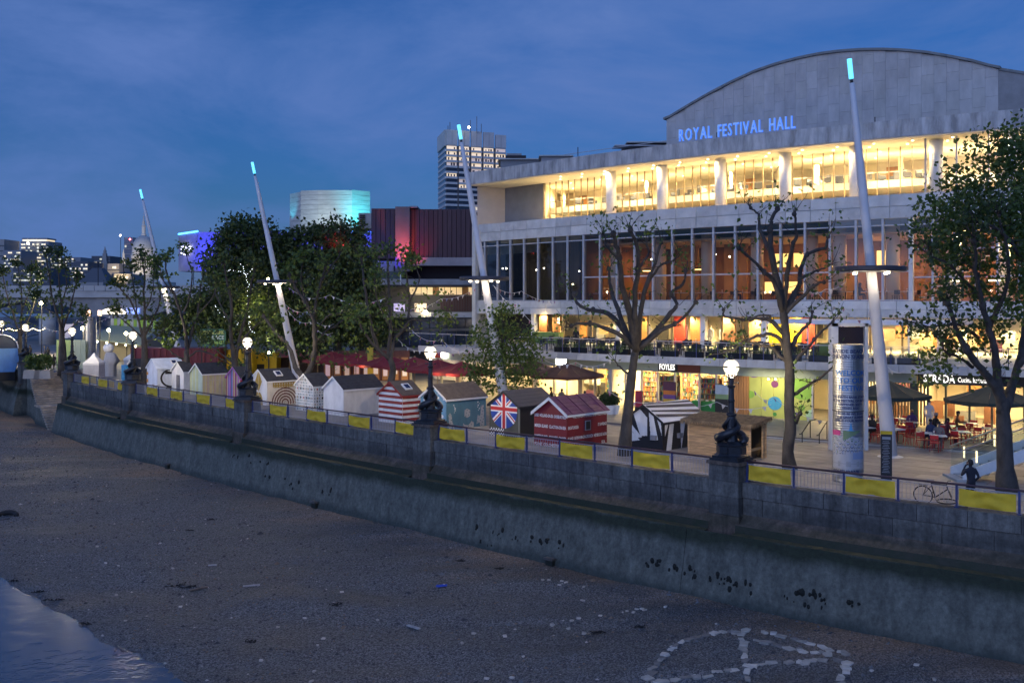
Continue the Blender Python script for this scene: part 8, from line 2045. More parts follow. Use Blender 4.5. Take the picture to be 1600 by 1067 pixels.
# ------------------------------------------------------------------ parasols
def parasol(loc, w, l, z0, z1, mat, label, rz=0, group=None, name='parasol'):
 o = thing(name, label, 'parasol', loc, rz, group); n = 8; mb = MB(); mb2 = MB()
 ring = []
 for k in range(n):
  a = 2 * pi * k / n + pi / 8; x, y = w * max(-1, min(1, 1.30 * cos(a))), l * max(-1, min(1, 1.30 * sin(a))); ring.append(Vector((x, y, z0)))
 top = Vector((0, 0, z1))
 for k in range(n):
  a, b = ring[k], ring[(k + 1) % n]; m = 5; prev = [top]
  rows = []
  for q in range(m + 1):
   u = q / m; sag = -.10 * sin(pi * u); A, B2 = top.lerp(a, u) + Vector((0, 0, sag * .3)), top.lerp(b, u) + Vector((0, 0, sag * .3)); Mi = (A + B2) / 2 + Vector((0, 0, -.05 * u + sag * .3)); rows.append((A, Mi, B2))
  for q in range(m):
   for s in (0, 1):
    if q == 0: mb.poly([rows[0][1], rows[1][s], rows[1][s + 1]])
    else: mb.poly([rows[q][s], rows[q + 1][s], rows[q + 1][s + 1], rows[q][s + 1]])
  mb.poly([a, b, b + Vector((0, 0, -.16)), (a + b) / 2 + Vector((0, 0, -.23)), a + Vector((0, 0, -.16))]); mb2.tube([top + Vector((0, 0, -.05)), a + Vector((0, 0, -.03))], .016, 4)
 mb.build('canopy', mat, o, smooth=False); mb2.build('ribs', m_wood, o)
 MB().tube([(0, 0, 0), (0, 0, z1 - .02)], .035, 8).build('pole', m_wood, o); MB().lathe([(.36, 0), (.36, .06), (.05, .10)], 12).build('base', m_iron, o); MB().lathe([(.09, z1 - .02), (.07, z1 + .05), (.01, z1 + .10)], 8).build('finial', m_wood, o)
 return o
def place(px, py, off=None, z=None): return G(px, py, z)
cg, cb, cr_ = M('parasol_green', (.022, .040, .036), .85, .15, 2), M('parasol_brown', (.10, .045, .032), .85, .15, 2), M('parasol_red', (.17, .012, .024), .85, .15, 2)
hp = lambda px, off: HALLC.at(ht(px, off), off)
for px, off, w, zz, ze, c, lb, rz in ((1388, 18.2, 2.05, 2.35, 3.15, cg, 'dark green parasol behind the nearest mast at the restaurant terrace', .7), (1550, 18.6, 2.15, 2.35, 3.15, cg, 'dark green parasol beside the big right hand tree', .6),
 (886, 15.5, 2.5, 2.30, 3.15, cb, 'brown parasol over the cafe tables behind the crimson hut', .75), (832, 15.0, 2.3, 2.35, 3.2, cb, 'brown parasol partly behind the leafy young tree', .75)):
 q = hp(px, off); parasol((q.x, q.y, Z_F), w, w, zz, ze, c, lb, rz)
for i, (px, off, lb) in enumerate(((722, 14.0, 'dark red parasol touching the leafy young tree'), (684, 13.4, 'dark red parasol right of the lamp by the teal hut'), (648, 15.5, 'dark red parasol left of the lamp by the teal hut'), (606, 13.5, 'dark red parasol behind the leaning bare tree'), (556, 15.0, 'dark red parasol left of the yellow pillar'), (520, 13.0, 'leftmost dark red parasol, under the dense tree'))):
 Yq = 80 + i * 3.2; q = G(px, 472 + (8.1 - GZ) * F / Yq); parasol((q.x, q.y, GZ), 2.5, 2.5, 2.25, 3.05, cr_, lb, .7, 'dark red parasols outside the restaurant')

# ------------------------------------------------------------------ restaurant tables, red chairs and diners
m_redch = M('chair_red', (.45, .015, .022), .35)
def make_chair(mat, nm='cafe_chair'):
 o = thing(nm, '', 'chair'); MB().box((0, 0, .45), (.42, .42, .03)).build('seat', mat, o)
 mb = MB(); mb.box((0, -.21, .74), (.40, .025, .20)); mb.box((0, -.215, .56), (.40, .02, .04)); mb.build('backrest', mat, o)
 for x in (-.19, .19): MB().tube([(x, -.20, .86), (x, -.19, .45), (x * 1.1, -.24, 0)], .014, 5).build('leg', mat, o); MB().tube([(x, .19, .45), (x * 1.1, .23, 0)], .014, 5).build('leg', mat, o)
 return o
def make_table(top, nm='cafe_table', w=.8):
 o = thing(nm, '', 'table'); MB().box((0, 0, .735), (w, w, .03)).build('table_top', top, o); MB().tube([(0, 0, .02), (0, 0, .72)], .03, 8).build('pedestal', m_iron, o); MB().lathe([(.25, 0), (.25, .02), (.04, .05)], 12).build('foot', m_iron, o)
 mb = MB()
 for x, y in ((-.2, .1), (.2, -.12)): mb.lathe([(.10, .752), (.11, .765), (.02, .762)], 10, (x, y, 0))
 mb.lathe([(.03, .75), (.035, .80), (.006, .81), (.006, .86), (.04, .95)], 8, (.05, .2, 0)); mb.build('tableware', m_white, o); return o
CH, TB = make_chair(m_redch), make_table(M('table_white', (.66, .66, .66), .4))
spots = [(1352, 683), (1378, 676), (1402, 686), (1424, 674), (1444, 692), (1466, 697), (1480, 680), (1502, 690), (1516, 676), (1540, 684), (1358, 668), (1408, 668)]
used = 0; rr = random.Random(4); occupied = []
for i, (px, py) in enumerate(spots):
 q = G(px, py + 6, Z_F); o = TB if i == 0 else copy_tree(TB); o.location = q; o.rotation_euler.z = rr.uniform(0, 1.5)
 tag(o, 'white topped cafe table among the red chairs of the restaurant terrace', 'table', 'white cafe tables on the restaurant terrace')
 for k in range(3 if i % 2 else 4):
  a = rr.uniform(0, .6) + k * pi / 2 + .6; c = CH if used == 0 else copy_tree(CH); used += 1
  c.location = q + Vector((.68 * cos(a), .68 * sin(a), 0)); c.rotation_euler.z = a + pi / 2; tag(c, 'bright red cafe chair at a white table on the restaurant terrace', 'chair', 'red chairs on the restaurant terrace'); occupied.append((c, i))
def seat(ci, pose, label, top, hair):
 c, i = occupied[ci]; d = Vector((cos(c.rotation_euler.z + pi / 2), sin(c.rotation_euler.z + pi / 2), 0)); person(pose, label, c.location + d * -.04 + Vector((0, 0, .03)), c.rotation_euler.z, top, M('jeans', (.03, .04, .07), .8), hair, 'diners seated on the restaurant terrace')
cl = lambda n, c: M('cloth_' + n, c, .8)
bl_, gr_ = M('hair_blond', (.35, .22, .10), .6), M('hair_grey', (.3, .29, .28), .6)
for ci, pose, lb, top, hair in ((0, 'seated', 'diner in black at the red chairs right of the metal column', cl('black', (.02, .02, .022)), hair_b), (4, 'seated_b', 'diner in a pink top seated left of the nearest mast', cl('pink', (.45, .17, .14)), bl_), (11, 'seated', 'diner in a violet top seated right of the nearest mast', cl('violet', (.10, .06, .22)), bl_),
 (14, 'seated_b', 'diner in dark blue seated under the first green parasol', cl('blue', (.03, .05, .12)), hair_b), (18, 'seated', 'diner in grey bending over a table near the staircase', cl('grey', (.16, .15, .15)), hair_b), (22, 'seated', 'grey haired diner in black facing the tables by the staircase', cl('black', (.02, .02, .022)), gr_), (26, 'seated_b', 'diner in dark red beside the white staircase', cl('wine', (.12, .02, .03)), hair_b), (29, 'seated', 'diner in brown seated in front of the restaurant window', cl('brown', (.12, .07, .04)), hair_b)):
 seat(ci, pose, lb, top, hair)
q = hp(1452, 14.3); person('stand', 'waiter in a white shirt standing in the restaurant doorway', (q.x, q.y, Z_F), 2.4, cl('white', (.6, .6, .6)), trs, hair_b)
# cafe tables under the brown parasols
dch = None
for i, (px, off) in enumerate(((848, 16.6), (868, 14.9), (884, 17.0), (902, 15.2), (922, 16.4), (938, 14.8))):
 q = hp(px, off); o = copy_tree(TB); o.location = (q.x, q.y, Z_F); tag(o, 'pale cafe table under the brown parasols behind the crimson hut', 'table', 'cafe tables under the brown parasols')
 for k in range(3):
  a = k * 2.1 + i; c = dch = make_chair(M('chair_cane', (.16, .10, .06), .6)) if dch is None else copy_tree(dch); c.location = (q.x + .68 * cos(a), q.y + .68 * sin(a), Z_F); c.rotation_euler.z = a + pi / 2
  tag(c, 'brown cane chair under the brown parasols behind the crimson hut', 'chair', 'cane chairs under the brown parasols')
  if k == 0 and i % 2 == 0: person('seated', ('customer in black under the brown parasol, nearest the leafy young tree', '', 'customer in grey under the middle of the brown parasol', '', 'customer in blue under the right end of the brown parasol')[i], c.location + Vector((0, 0, .03)), a + pi / 2, cl(*(('black', (.02, .02, .022)), 0, ('grey', (.16, .15, .15)), 0, ('blue', (.03, .05, .12)))[i]), trs, hair_b)
# dark furniture on the upper terrace
m_dch = M('chair_dark', (.025, .026, .03), .5)
def small_chair():
 mb = MB(); mb.box((0, 0, .45), (.44, .44, .04)); mb.box((0, -.21, .68), (.44, .03, .34))
 for x in (-.19, .19):
  for y in (-.19, .19): mb.box((x, y, .22), (.03, .03, .44))
 return mb.build('terrace_chair', m_dch)
sc0 = small_chair(); st0 = make_table(M('table_dark', (.06, .06, .065), .4), 'terrace_table', .85); n = 0; nt_ = 0
for px in np.linspace(862, 1290, 15):
 for off in (10.6, 5.2):
  q = hp(px + (12 if off < 8 else 0), off); t_ = st0 if nt_ == 0 else copy_tree(st0); nt_ += 1; t_.location = (q.x, q.y, Z_T); t_.rotation_euler.z = rr.uniform(0, 1); tag(t_, 'dark table on the upper terrace in front of the lit restaurant', 'table', 'dark tables on the upper terrace')
  for k in range(4):
   a = k * pi / 2 + rr.uniform(.3, .9); c = sc0 if n == 0 else sc0.copy()
   if n: COL.objects.link(c)
   n += 1; c.location = (q.x + .72 * cos(a), q.y + .72 * sin(a), Z_T); c.rotation_euler.z = a + pi / 2; tag(c, 'dark chair on the upper terrace in front of the lit restaurant', 'chair', 'dark chairs on the upper terrace')
for i, px in enumerate((878, 905, 938, 972, 1010, 1046, 1085, 1118, 1152, 1192, 1236, 1280, 1330, 1380, 1420)):
 q = hp(px, 13.2); o = thing('terrace_planter', 'narrow planter of wispy grasses along the upper terrace balustrade', 'planter', (q.x, q.y, Z_T), HALLC.ang(ht(px, 13.2)), 'planters along the terrace balustrade')
 MB().box((0, 0, .2), (1.3, .3, .4)).build('trough', m_dark, o); mb = MB()
 for k in range(70):
  x, y = rr.uniform(-.6, .6), rr.uniform(-.1, .1); d = Vector((rr.gauss(0, .16), rr.gauss(0, .12), 0)); mb.add([(x - .012, y, .4), (x + .012, y, .4), Vector((x, y, .4 + rr.uniform(.25, .6))) + d], [(0, 1, 2)])
 mb.build('foliage', LEAF[i % 3], o)
for px, off, pose, lb, top in ((1015, -2.6, 'stand', 'waiter in white inside the terrace restaurant', cl('white', (.6, .6, .6))), (1110, -2.4, 'stand', 'second waiter in white inside the terrace restaurant, right of the bare tree', cl('white', (.6, .6, .6))), (900, 9.6, 'stand', 'guest in dark clothes standing on the upper terrace left of the bare tree', cl('black', (.02, .02, .022)))):
 q = hp(px, off); person(pose, lb, (q.x, q.y, Z_T), 2.6, top, trs, hair_b)
q = hp(1294, 12.2); o = thing('terrace_box', 'green box on the upper terrace left of the white portal frame', 'box', (q.x, q.y, Z_T), HALLC.ang(ht(1294, 12.2))); MB().box((0, 0, .55), (.95, .6, 1.1)).build('body', P('box_green', (.14, .22, .05)), o); MB().box((0, 0, 1.12), (1.0, .65, .04)).build('lid', P('box_lid', (.08, .12, .03)), o)
# seating on the lit upper gallery and the foyer restaurant
def armchair():
 o = thing('armchair', '', 'armchair'); g = M('armchair_blue', (.09, .10, .13), .7); MB().box((0, 0, .34), (.66, .62, .18)).build('seat', g, o); MB().box((0, -.28, .62), (.66, .12, .5)).build('backrest', g, o)
 for x in (-.3, .3): MB().box((x, 0, .5), (.09, .6, .16)).build('armrest', g, o)
 for x in (-.26, .26):
  for y in (-.24, .24): MB().box((x, y, .125), (.04, .04, .25)).build('leg', m_chrome, o)
 return o
AC = armchair()
for i, px in enumerate(np.linspace(905, 1440, 26)):
 off = -7.0 - (i % 3) * .9; q = hp(px, off); o = AC if i == 0 else copy_tree(AC); o.location = (q.x, q.y, 17.74); o.rotation_euler.z = rr.uniform(0, 6.2); tag(o, 'blue grey armchair on the lit upper gallery balcony', 'armchair', 'armchairs on the lit upper gallery')
WT = make_table(M('cloth_white', (.68, .64, .58), .7), 'dining_table', 1.0)
for i, px in enumerate(np.linspace(935, 1418, 16)):
 q = hp(px, -1.9); o = WT if i == 0 else copy_tree(WT); o.location = (q.x, q.y, Z_WB - .03); tag(o, 'white clothed dining table behind the tall foyer windows', 'table', 'dining tables behind the foyer windows')
 for k in range(2):
  c = sc0.copy(); COL.objects.link(c); c.name = 'dining_chair'; a = k * pi + .8 + HALLC.ang(ht(px)); c.location = (q.x + .75 * cos(a), q.y + .75 * sin(a), Z_WB - .035); c.rotation_euler.z = a + pi / 2; tag(c, 'dark dining chair behind the tall foyer windows', 'chair', 'dining chairs behind the foyer windows')
 if i in (7, 8, 10, 13): person('seated', 'diner in dark clothes seated behind the tall foyer windows', (q.x + .62 * cos(a), q.y + .62 * sin(a), Z_WB + .0), a + pi / 2, cl('black', (.02, .02, .022)), trs, hair_b, 'diners behind the foyer windows')

# ------------------------------------------------------------------ white staircase at the right edge
def staircase():
 A = G(1508, 753); rise = 3.9; run = 9.6; o = thing('white_staircase', 'white staircase with glass sides and strip lights beside the big right hand tree', 'staircase', (A.x, A.y, GZ + .01), -.06)
 sl_ = rise / run
 for y in (0.0, 1.4):
  mb = MB(); mb.hexa([(-.1, y - .06, .0), (run, y - .06, rise - .5), (run, y + .06, rise - .5), (-.1, y + .06, .0)], [(-.1, y - .06, .42), (run, y - .06, rise + .35), (run, y + .06, rise + .35), (-.1, y + .06, .42)]); mb.build('stringer', m_white, o)
  n = 5
  for k in range(n):
   a, b = -.1 + (run + .1) * k / n + .02, -.1 + (run + .1) * (k + 1) / n - .02; za, zb = .42 + (a + .1) * sl_ * .96, .42 + (b + .1) * sl_ * .96; mb = MB(); mb.poly([(a, y, za), (b, y, zb), (b, y, zb + .85), (a, y, za + .85)]); mb.build('glass_panel', glass('stair_glass', (.80, .88, .88)), o)
  mb = MB(); mb.tube([(-.15, y, 1.32), (run, y, 1.30 + run * sl_ * .96)], .035, 8); mb.tube([(-.15, y, 1.16), (run, y, 1.14 + run * sl_ * .96)], .012, 6); mb.build('handrail', m_chrome, o)
 for k in range(26):
  x = run * k / 26; MB().box((x + .16, .7, .08 + x * sl_ * .98), (.34, 1.26, .15)).build('step', m_concrete, o)
 for k, x in enumerate((.45, 1.75, 3.05, 4.4)):
  z = .62 + x * sl_; MB().box((x, -.075, z + .28), (.06, .03, .5)).build('strip_light', E('stair_strip', (1, .80, .36), 1.7), o)
  MB().box((x, 1.32, z + .28), (.06, .03, .5)).build('strip_light', E('stair_strip', (1, .80, .36), 1.7), o)
 MB().box((-.1, .7, .06), (.6, 1.7, .10)).build('landing', m_concrete, o)
 mb = MB(); mb.box((run * .68, .7, .7), (run * .5, 1.2, 1.4)); mb.build('under_stair_store', m_dark, o)
staircase()
def stair_rails():
 for k, (px, lb) in enumerate(((1266, 'black handrail on the forecourt steps right of the bare tree'), (1292, 'black handrail on the forecourt steps left of the metal column'))):
  q = hp(px, 21.2); a = HALLC.ang(ht(px)); o = thing('step_handrail', lb, 'handrail', (q.x, q.y, Z_F), a)
  for y in (0, -1.2): MB().tube([(0, y, -(.0 if y == 0 else .54)), (0, y, .95 + y * .45)], .025, 6).build('post', m_black, o)
  MB().tube([(0, .9, .95), (0, 0, .95), (0, -1.3, .36), (0, -1.55, .36)], .03, 6).build('rail', m_black, o)
stair_rails()
for i, (px, off, lb) in enumerate(((948, 17.6, 'clipped round box bush left of the middle bare tree'), (957, 17.2, 'second clipped round box bush, touching the middle bare tree'))):
 q = hp(px, off); o = thing('box_bush', lb, 'bush', (q.x, q.y, Z_F)); MB().hexa([(-.35, -.35, 0), (.35, -.35, 0), (.35, .35, 0), (-.35, .35, 0)], [(-.45, -.45, .6), (.45, -.45, .6), (.45, .45, .6), (-.45, .45, .6)]).build('pot', m_white, o)
 r_ = np.random.RandomState(i); v = r_.normal(0, 1, (260, 3)); v /= np.linalg.norm(v, axis=1)[:, None]; leaves([tuple(Vector(x) * .44 + Vector((0, 0, 1.0))) for x in v], 5, .05, .10, i, o, LEAF_DK, 'foliage')
 MB().ball((0, 0, 1.0), .40, 12).build('core', LEAF_DK[0], o)

# ------------------------------------------------------------------ left promenade: stalls, kiosk, boat, sculpture
def stalls():
 def box(name, label, cat, x0, x1, y0, y1, Y, depth, m, parts=(), zb=None):
  a, b = W(x0, y1, Y), W(x1, y0, Y); o = thing(name, label, cat, ((a.x + b.x) / 2, Y, 0)); z0 = max(.02, a.z) if zb is None else zb
  MB().box((0, depth / 2, (z0 + b.z) / 2), (b.x - a.x, depth, b.z - z0)).build('body', m, o); return o, b.x - a.x, z0, b.z
 o, w, z0, z1 = box('market_container', 'dark maroon market container under the food sign', 'container', 204, 341, 544, 600, 100, 3, P('container_maroon', (.12, .012, .022)), zb=GZ)
 for k in range(14): MB().box((-w / 2 + w * (k + .5) / 14, -.04, z1 / 2), (w / 28, .08, z1 - .1)).build('rib', P('container_maroon', (.12, .012, .022)), o)
 o, w, z0, z1 = box('market_container', 'bright yellow market container right of the lamp by the rainbow hut', 'container', 354, 394, 546, 600, 102, 3, P('container_yellow', (.62, .43, .01)), zb=GZ)
 MB().box((.2, -.05, 1.2), (w * .3, .1, 1.6)).build('serving_hatch', m_dark, o)
 for k in range(8): MB().box((-w / 2 + w * (k + .5) / 8, -.03, z1 - .25), (w / 16, .06, .4)).build('rib', P('container_yellow', (.62, .43, .01)), o)
 o, w, z0, z1 = box('market_container', 'yellow market stall front left of the leaning mast foot', 'container', 400, 432, 551, 600, 104, 3, P('container_yellow', (.62, .43, .01)), zb=GZ); MB().box((-.6, -.05, 1.1), (.8, .1, 1.4)).build('serving_hatch', m_dark, o)
 o, w, z0, z1 = box('market_stall', 'market stall with a dull pink awning behind the gold patterned hut', 'stall', 432, 505, 556, 600, 106, 3, M('stall_dark', (.05, .03, .025), .8), zb=GZ)
 MB().hexa([(-w / 2, -1.4, z1 - .1), (w / 2, -1.4, z1 - .1), (w / 2, 0, z1 + .55), (-w / 2, 0, z1 + .55)], [(-w / 2, -1.4, z1 - .04), (w / 2, -1.4, z1 - .04), (w / 2, 0, z1 + .61), (-w / 2, 0, z1 + .61)]).build('awning', P('awning_pink', (.42, .10, .08)), o)
 for k in range(5): MB().box((-w / 2 + .4 + k * w / 5, -.05, 1.0), (.12, .1, 2.0)).build('post', m_wood, o)
 o, w, z0, z1 = box('pillar', 'yellow square pillar among the dark red parasols', 'pillar', 574, 582, 545, 600, 90, .5, P('pillar_yellow', (.50, .40, .03)), zb=GZ); MB().box((0, .25, z1 + .05), (w + .1, .6, .1)).build('cap', P('pillar_yellow', (.50, .40, .03)), o)
 # red restaurant front under the terrace
 o, w, z0, z1 = box('restaurant_front', 'red and amber lit restaurant front behind the dark red parasols', 'restaurant', 505, 640, 548, 600, 100, .4, P('restaurant_dark', (.10, .03, .02)), zb=GZ)
 for k in range(9):
  f = MB().box((-w / 2 + w * (k + .5) / 9, -.06, 1.6), (w / 9 - .3, .1, 2.2)).build('window', m_timber, o); MB().box((-w / 2 + w * (k + .5) / 9, -.12, 1.6 + .2 * (k % 2)), (w / 9 - .5, .03, 1.4)).build('lit_pane', E('rest_amber', (1, .40, .10), .13) if k % 3 else E('rest_red', (.9, .10, .05), .12), f)
 # sign
 a = W(313, 541, 99); b = W(353, 514, 99); o = thing('food_sign', 'green FOOD and DRINK sign board hanging in the bare trees', 'sign', ((a.x + b.x) / 2, 99, a.z)); w, h = b.x - a.x, b.z - a.z
 MB().box((0, .05, h / 2), (w, .1, h)).build('board', P('sign_green', (.015, .09, .06)), o)
 for i, (s, c) in enumerate((('FOOD & DRINK', P('sign_yellow', (.40, .42, .10))), ('AT PLACE', P('sign_pale', (.45, .50, .48))), ('SOUTH MARKET', P('sign_lime', (.28, .45, .08))))):
  vs, fs = text_verts(s, h * .30, .012); k = (w * .86) / (max(v[0] for v in vs)); mb = MB(); mb.add([(-w * .43 + v[0] * k, -.012, h * (.70 - i * .29) + v[1]) for v in vs], fs); mb.build('lettering', c, o)
 for x in (-w / 2 + .1, w / 2 - .1): MB().tube([(x, .15, -a.z), (x, .15, h)], .05, 5).build('post', m_dark, o)
 pz = W(333, 508, 98); spot((pz.x, 96.5, pz.z), W(333, 528, 99), 12, (.8, 1, .6), 100)
stalls()
def pavilion():
 Y = 108; a = W(560, 0, Y); o = thing('low_pavilion', 'low pavilion with lit clerestory windows left of the concert hall', 'building', (W(660, 0, Y).x, Y, 0))
 def bx(nm, x0, x1, y0, y1, m, dy=0, dep=3, zb=None):
  p, q = W(x0, y1, Y + dy), W(x1, y0, Y + dy); z0 = p.z if zb is None else zb; MB().box(((p.x + q.x) / 2, Y + dy + dep / 2, (z0 + q.z) / 2), (q.x - p.x, dep, q.z - z0)).build(nm, m, o, True)
 bx('wall', 560, 742, 448, 600, M('pavilion_wall', (.10, .10, .105), .7, .1, 1), 2, 3, 0.03); bx('roof_edge', 545, 744, 445, 448.4, m_dark, -1, 6)
 lit = E('clerestory_lit', (1, .62, .20), .42)
 for k in range(11):
  x = 640 + k * 9.2; bx('window', x, x + 8.2, 449, 460.5, lit if k not in (4, 9) else m_timber, 1.8, .2)
 for k in range(13): bx('wall_slat', 688 + k * 4.1, 688 + k * 4.1 + 3.5, 463, 486, m_brown, 1.7, .25)
 bx('lit_panel', 648, 666, 474, 491, E('cream_panel', (1, .66, .30), .8), 1.5, .3); bx('lit_panel', 615, 632, 474, 487, E('lilac_panel', (.45, .36, .8), .5), 1.5, .3)
 bx('ledge', 560, 770, 488, 496, m_conc_p, -2, 4); bx('lit_canopy_edge', 531, 602, 484, 487, E('canopy_white_light', (1, .9, .75), 4), -2.5, .2)
 for k in range(12): bx('lower_pane', 588 + k * 14, 588 + k * 14 + 12.6, 498, 543, M('pavilion_glass', (.04, .055, .08), .12), 1.4, .3)
 bx('lower_band', 588, 760, 513, 517, m_conc_d, .9, .4); bx('lower_band', 588, 760, 543, 549, m_conc_d, .4, .8)
 p = W(665, 487, Y - 3); o2 = thing('flood_lamp', 'starry bright floodlight on the low pavilion wall', 'lamp', W(665, 487, Y - .6)); MB().ball((0, -.3, 0), .18, 8).build('bulb', E('flood_bulb', (1, .9, .5), 40), o2); MB().tube([(0, -.3, 0), (0, 1.5, 0)], .04, 5).build('bracket', m_dark, o2); point(Vector(W(665, 487, Y - 2)), 120, (1, .85, .5), .2)
 p = W(614, 415, 120); q = W(629, 445, 118); o3 = thing('flag_pole', 'thin pale pole in front of the red lit pier', 'pole', (W(626, 0, 118).x, 118, 0)); MB().tube([(0, 0, 0), (0, 0, W(626, 425, 118).z)], .07, 6).build('pole', m_white, o3)
pavilion()
def far_left():
 # kiosk with a scalloped green and white valance
 Y = 132; a, b = W(152, 0, Y), W(226, 0, Y); o = thing('festival_kiosk', 'long kiosk with a green and white striped valance and bright lamps', 'kiosk', ((a.x + b.x) / 2, Y, 0)); w = b.x - a.x
 MB().box((0, 4, 1.6), (w, 6, 3.2)).build('body', M('kiosk_wall', (.30, .26, .18), .8), o); z0, z1 = W(0, 530, Y).z, W(0, 505, Y).z
 MB().hexa([(-w / 2, -1.5, z0), (w / 2, -1.5, z0 - .8), (w / 2, 6, z1 - .4), (-w / 2, 6, z1)], [(-w / 2, -1.5, z0 + .1), (w / 2, -1.5, z0 - .7), (w / 2, 6, z1 - .3), (-w / 2, 6, z1 + .1)]).build('roof', M('kiosk_roof', (.20, .24, .20), .7), o)
 g1, g2 = P('valance_green', (.20, .36, .04)), P('valance_grey', (.30, .33, .36))
 for k in range(14): x = -w / 2 + w * (k + .5) / 14; MB().box((x, 5.6 - 1.2, z1 - .2 - .35 * k / 14), (w / 14 - .03, .06, 1.5)).build('valance_strip', g1 if k % 2 else g2, o)
 for k in range(5): MB().ball((-w / 2 + w * (k + .5) / 5, -1.55, z0 - .25 - .75 * k / 5), .12, 6).build('bulb', E('kiosk_bulb', (1, .85, .5), 20), o)
 for px, py, pw in ((129, 513, 160), (170, 516, 160), (197, 521, 120), (64, 474, 200)):
  q = W(px, py, 126); l = thing('flood_lamp', {129: 'starry bright lamp left of the distant metal column', 170: 'starry bright lamp right of the distant metal column', 197: 'smaller starry lamp over the kiosk valance', 64: 'starry bright lamp between the two bare trees at the left'}[px], 'lamp', q); MB().ball((0, 0, 0), .22, 8).build('bulb', E('flood_bulb', (1, .9, .5), 40), l); MB().tube([(0, .2, 0), (0, .2, -q.z)], .06, 5).build('pole', m_dark, l); point(q + Vector((0, -.6, -.2)), pw, (1, .85, .5), .2)
 # green hoarding, white tents
 Y = 118; a, b = W(88, 0, Y), W(134, 0, Y); o = thing('green_hoarding', 'pale green hoarding enclosure left of the distant metal column', 'hoarding', ((a.x + b.x) / 2, Y, 0)); w = b.x - a.x; zt = W(0, 531, Y).z
 for k in range(6): MB().box((-w / 2 + w * (k + .5) / 6, 0, zt / 2), (w / 6 - .04, .08, zt)).build('hoarding_panel', P('hoarding_green', (.30, .42, .16)) if k < 3 else P('hoarding_mint', (.34, .42, .34)), o)
 MB().box((-w * .12, .3, zt + 1.0), (w * .3, .1, 1.6)).build('poster', P('poster_lilac', (.25, .28, .45)), o)
 for i, (px, py, s, lb) in enumerate(((147, 575, .75, 'small white pointed tent at the foot of the distant metal column'), (212, 566, .9, 'small white tent roof behind the dark banded hut'))):
  q = G(px, py + 18); o = thing('white_tent', lb, 'tent', (q.x, q.y, 0)); MB().lathe([(s * 1.5, 1.9), (s * 1.5, 2.1), (s * .6, 2.6), (.03, 3.1)], 4, a0=pi / 4).build('roof', m_white, o); MB().lathe([(s * 1.45, 0), (s * 1.45, 1.9)], 4, a0=pi / 4).build('wall', P('tent_wall', (.5, .5, .52)), o)
 # draped white sculpture
 q = G(171, 588); o = thing('sculpture', 'white round headed sculpture wrapped in a grey sheet', 'sculpture', (q.x, q.y, 0)); k = q.y / F; zh = W(0, 544, q.y).z
 MB().ball((-.1, 0, zh), 8 * k, 14, 0, .95).build('head', m_white, o, smooth=True)
 mb = MB(); nu = 20; rows = [(5 * k, zh - 6 * k), (8 * k, zh - 9 * k), (9.5 * k, zh - 14 * k), (12 * k, zh - 20 * k), (9 * k, zh - 26 * k), (8 * k, .02)]
 vs = [((r_ * (1 + .16 * sin(j * 2.1 + i * .7))) * cos(2 * pi * j / nu) + .15 * (zh - z) * (1 if i < 4 else .4), r_ * .7 * (1 + .16 * cos(j * 2.7 + i)) * sin(2 * pi * j / nu), z) for i, (r_, z) in enumerate(rows) for j in range(nu)]
 mb.add(vs, [(i * nu + j, i * nu + (j + 1) % nu, (i + 1) * nu + (j + 1) % nu, (i + 1) * nu + j) for i in range(5) for j in range(nu)]); mb.build('drape', P('drape_grey', (.32, .33, .36)), o, smooth=True)
 # sand coloured barrier panels behind the railing
 for i, (px0, px1, y0, lb) in enumerate(((120, 150, 570, 'yellow banner on the inner barrier by the river steps'), (154, 178, 577, 'wide yellow banner on the inner barrier left of the blue box'))):
  q = G(px0, y0 + 24); r_ = G(px1, y0 + 30); d = r_ - q; o = thing('barrier', lb, 'barrier', (q.x, q.y, 0), atan2(d.y, d.x)); MB().box((d.length / 2, 0, .75), (d.length, .03, .6)).build('banner', m_yellow, o); MB().tube([(0, .05, 0), (0, .05, 1.15), (d.length, .05, 1.15), (d.length, .05, 0)], .03, 6).build('frame', m_steel_blue, o)
 # planters with leafy plants
 for i, (px, lb) in enumerate(((52, 'pale stone planter with tall grasses left of the river steps'), (69, 'pale stone planter with tall grasses above the river steps'))):
  q = G(px, 585); o = thing('stone_planter', lb, 'planter', (q.x, q.y, 0)); MB().hexa([(-.9, -.5, 0), (.9, -.5, 0), (.9, .5, 0), (-.9, .5, 0)], [(-.8, -.45, .9), (.8, -.45, .9), (.8, .45, .9), (-.8, .45, .9)]).build('trough', P('planter_stone', (.36, .32, .27)), o)
  leaves([(rr.uniform(-.7, .7), rr.uniform(-.3, .3), rr.uniform(1.0, 2.3)) for _ in range(50)], 8, .22, .30, i, o, LEAF, 'foliage')
 for i, (px, py, top, lb) in enumerate(((47, 560, (.02, .02, .025), 'walker in dark clothes nearest the lamp by the steps'), (70, 562, (.03, .03, .05), 'walker in dark clothes in the middle of the bright far promenade'), (75, 563, (.02, .02, .02), 'walker in black beside the pale promenade column'), (84, 578, (.04, .03, .03), 'walker behind the planters by the river steps'))):
  q = G(px, py); person('walk', lb, (q.x, q.y, GZ + .01), 1.0 + i, cl('w%d' % i, top), trs, hair_b, 'people walking on the far promenade')
 o = thing('bridge_column', 'pale round column under the road bridge', 'column', (W(74, 0, 185).x, 185, 0)); MB().lathe([(1.4, 0), (1.4, 6.0)], 20).build('shaft', m_conc_p, o, smooth=True); MB().lathe([(1.7, 0), (1.7, .3)], 20).build('base', m_conc_p, o)
 # strings of small lamps over the far promenade
 o = thing('festoon_lights', 'warm festoon lights strung low over the far promenade', 'lights', W(0, 515, 140)); mb = MB(); B = o.location
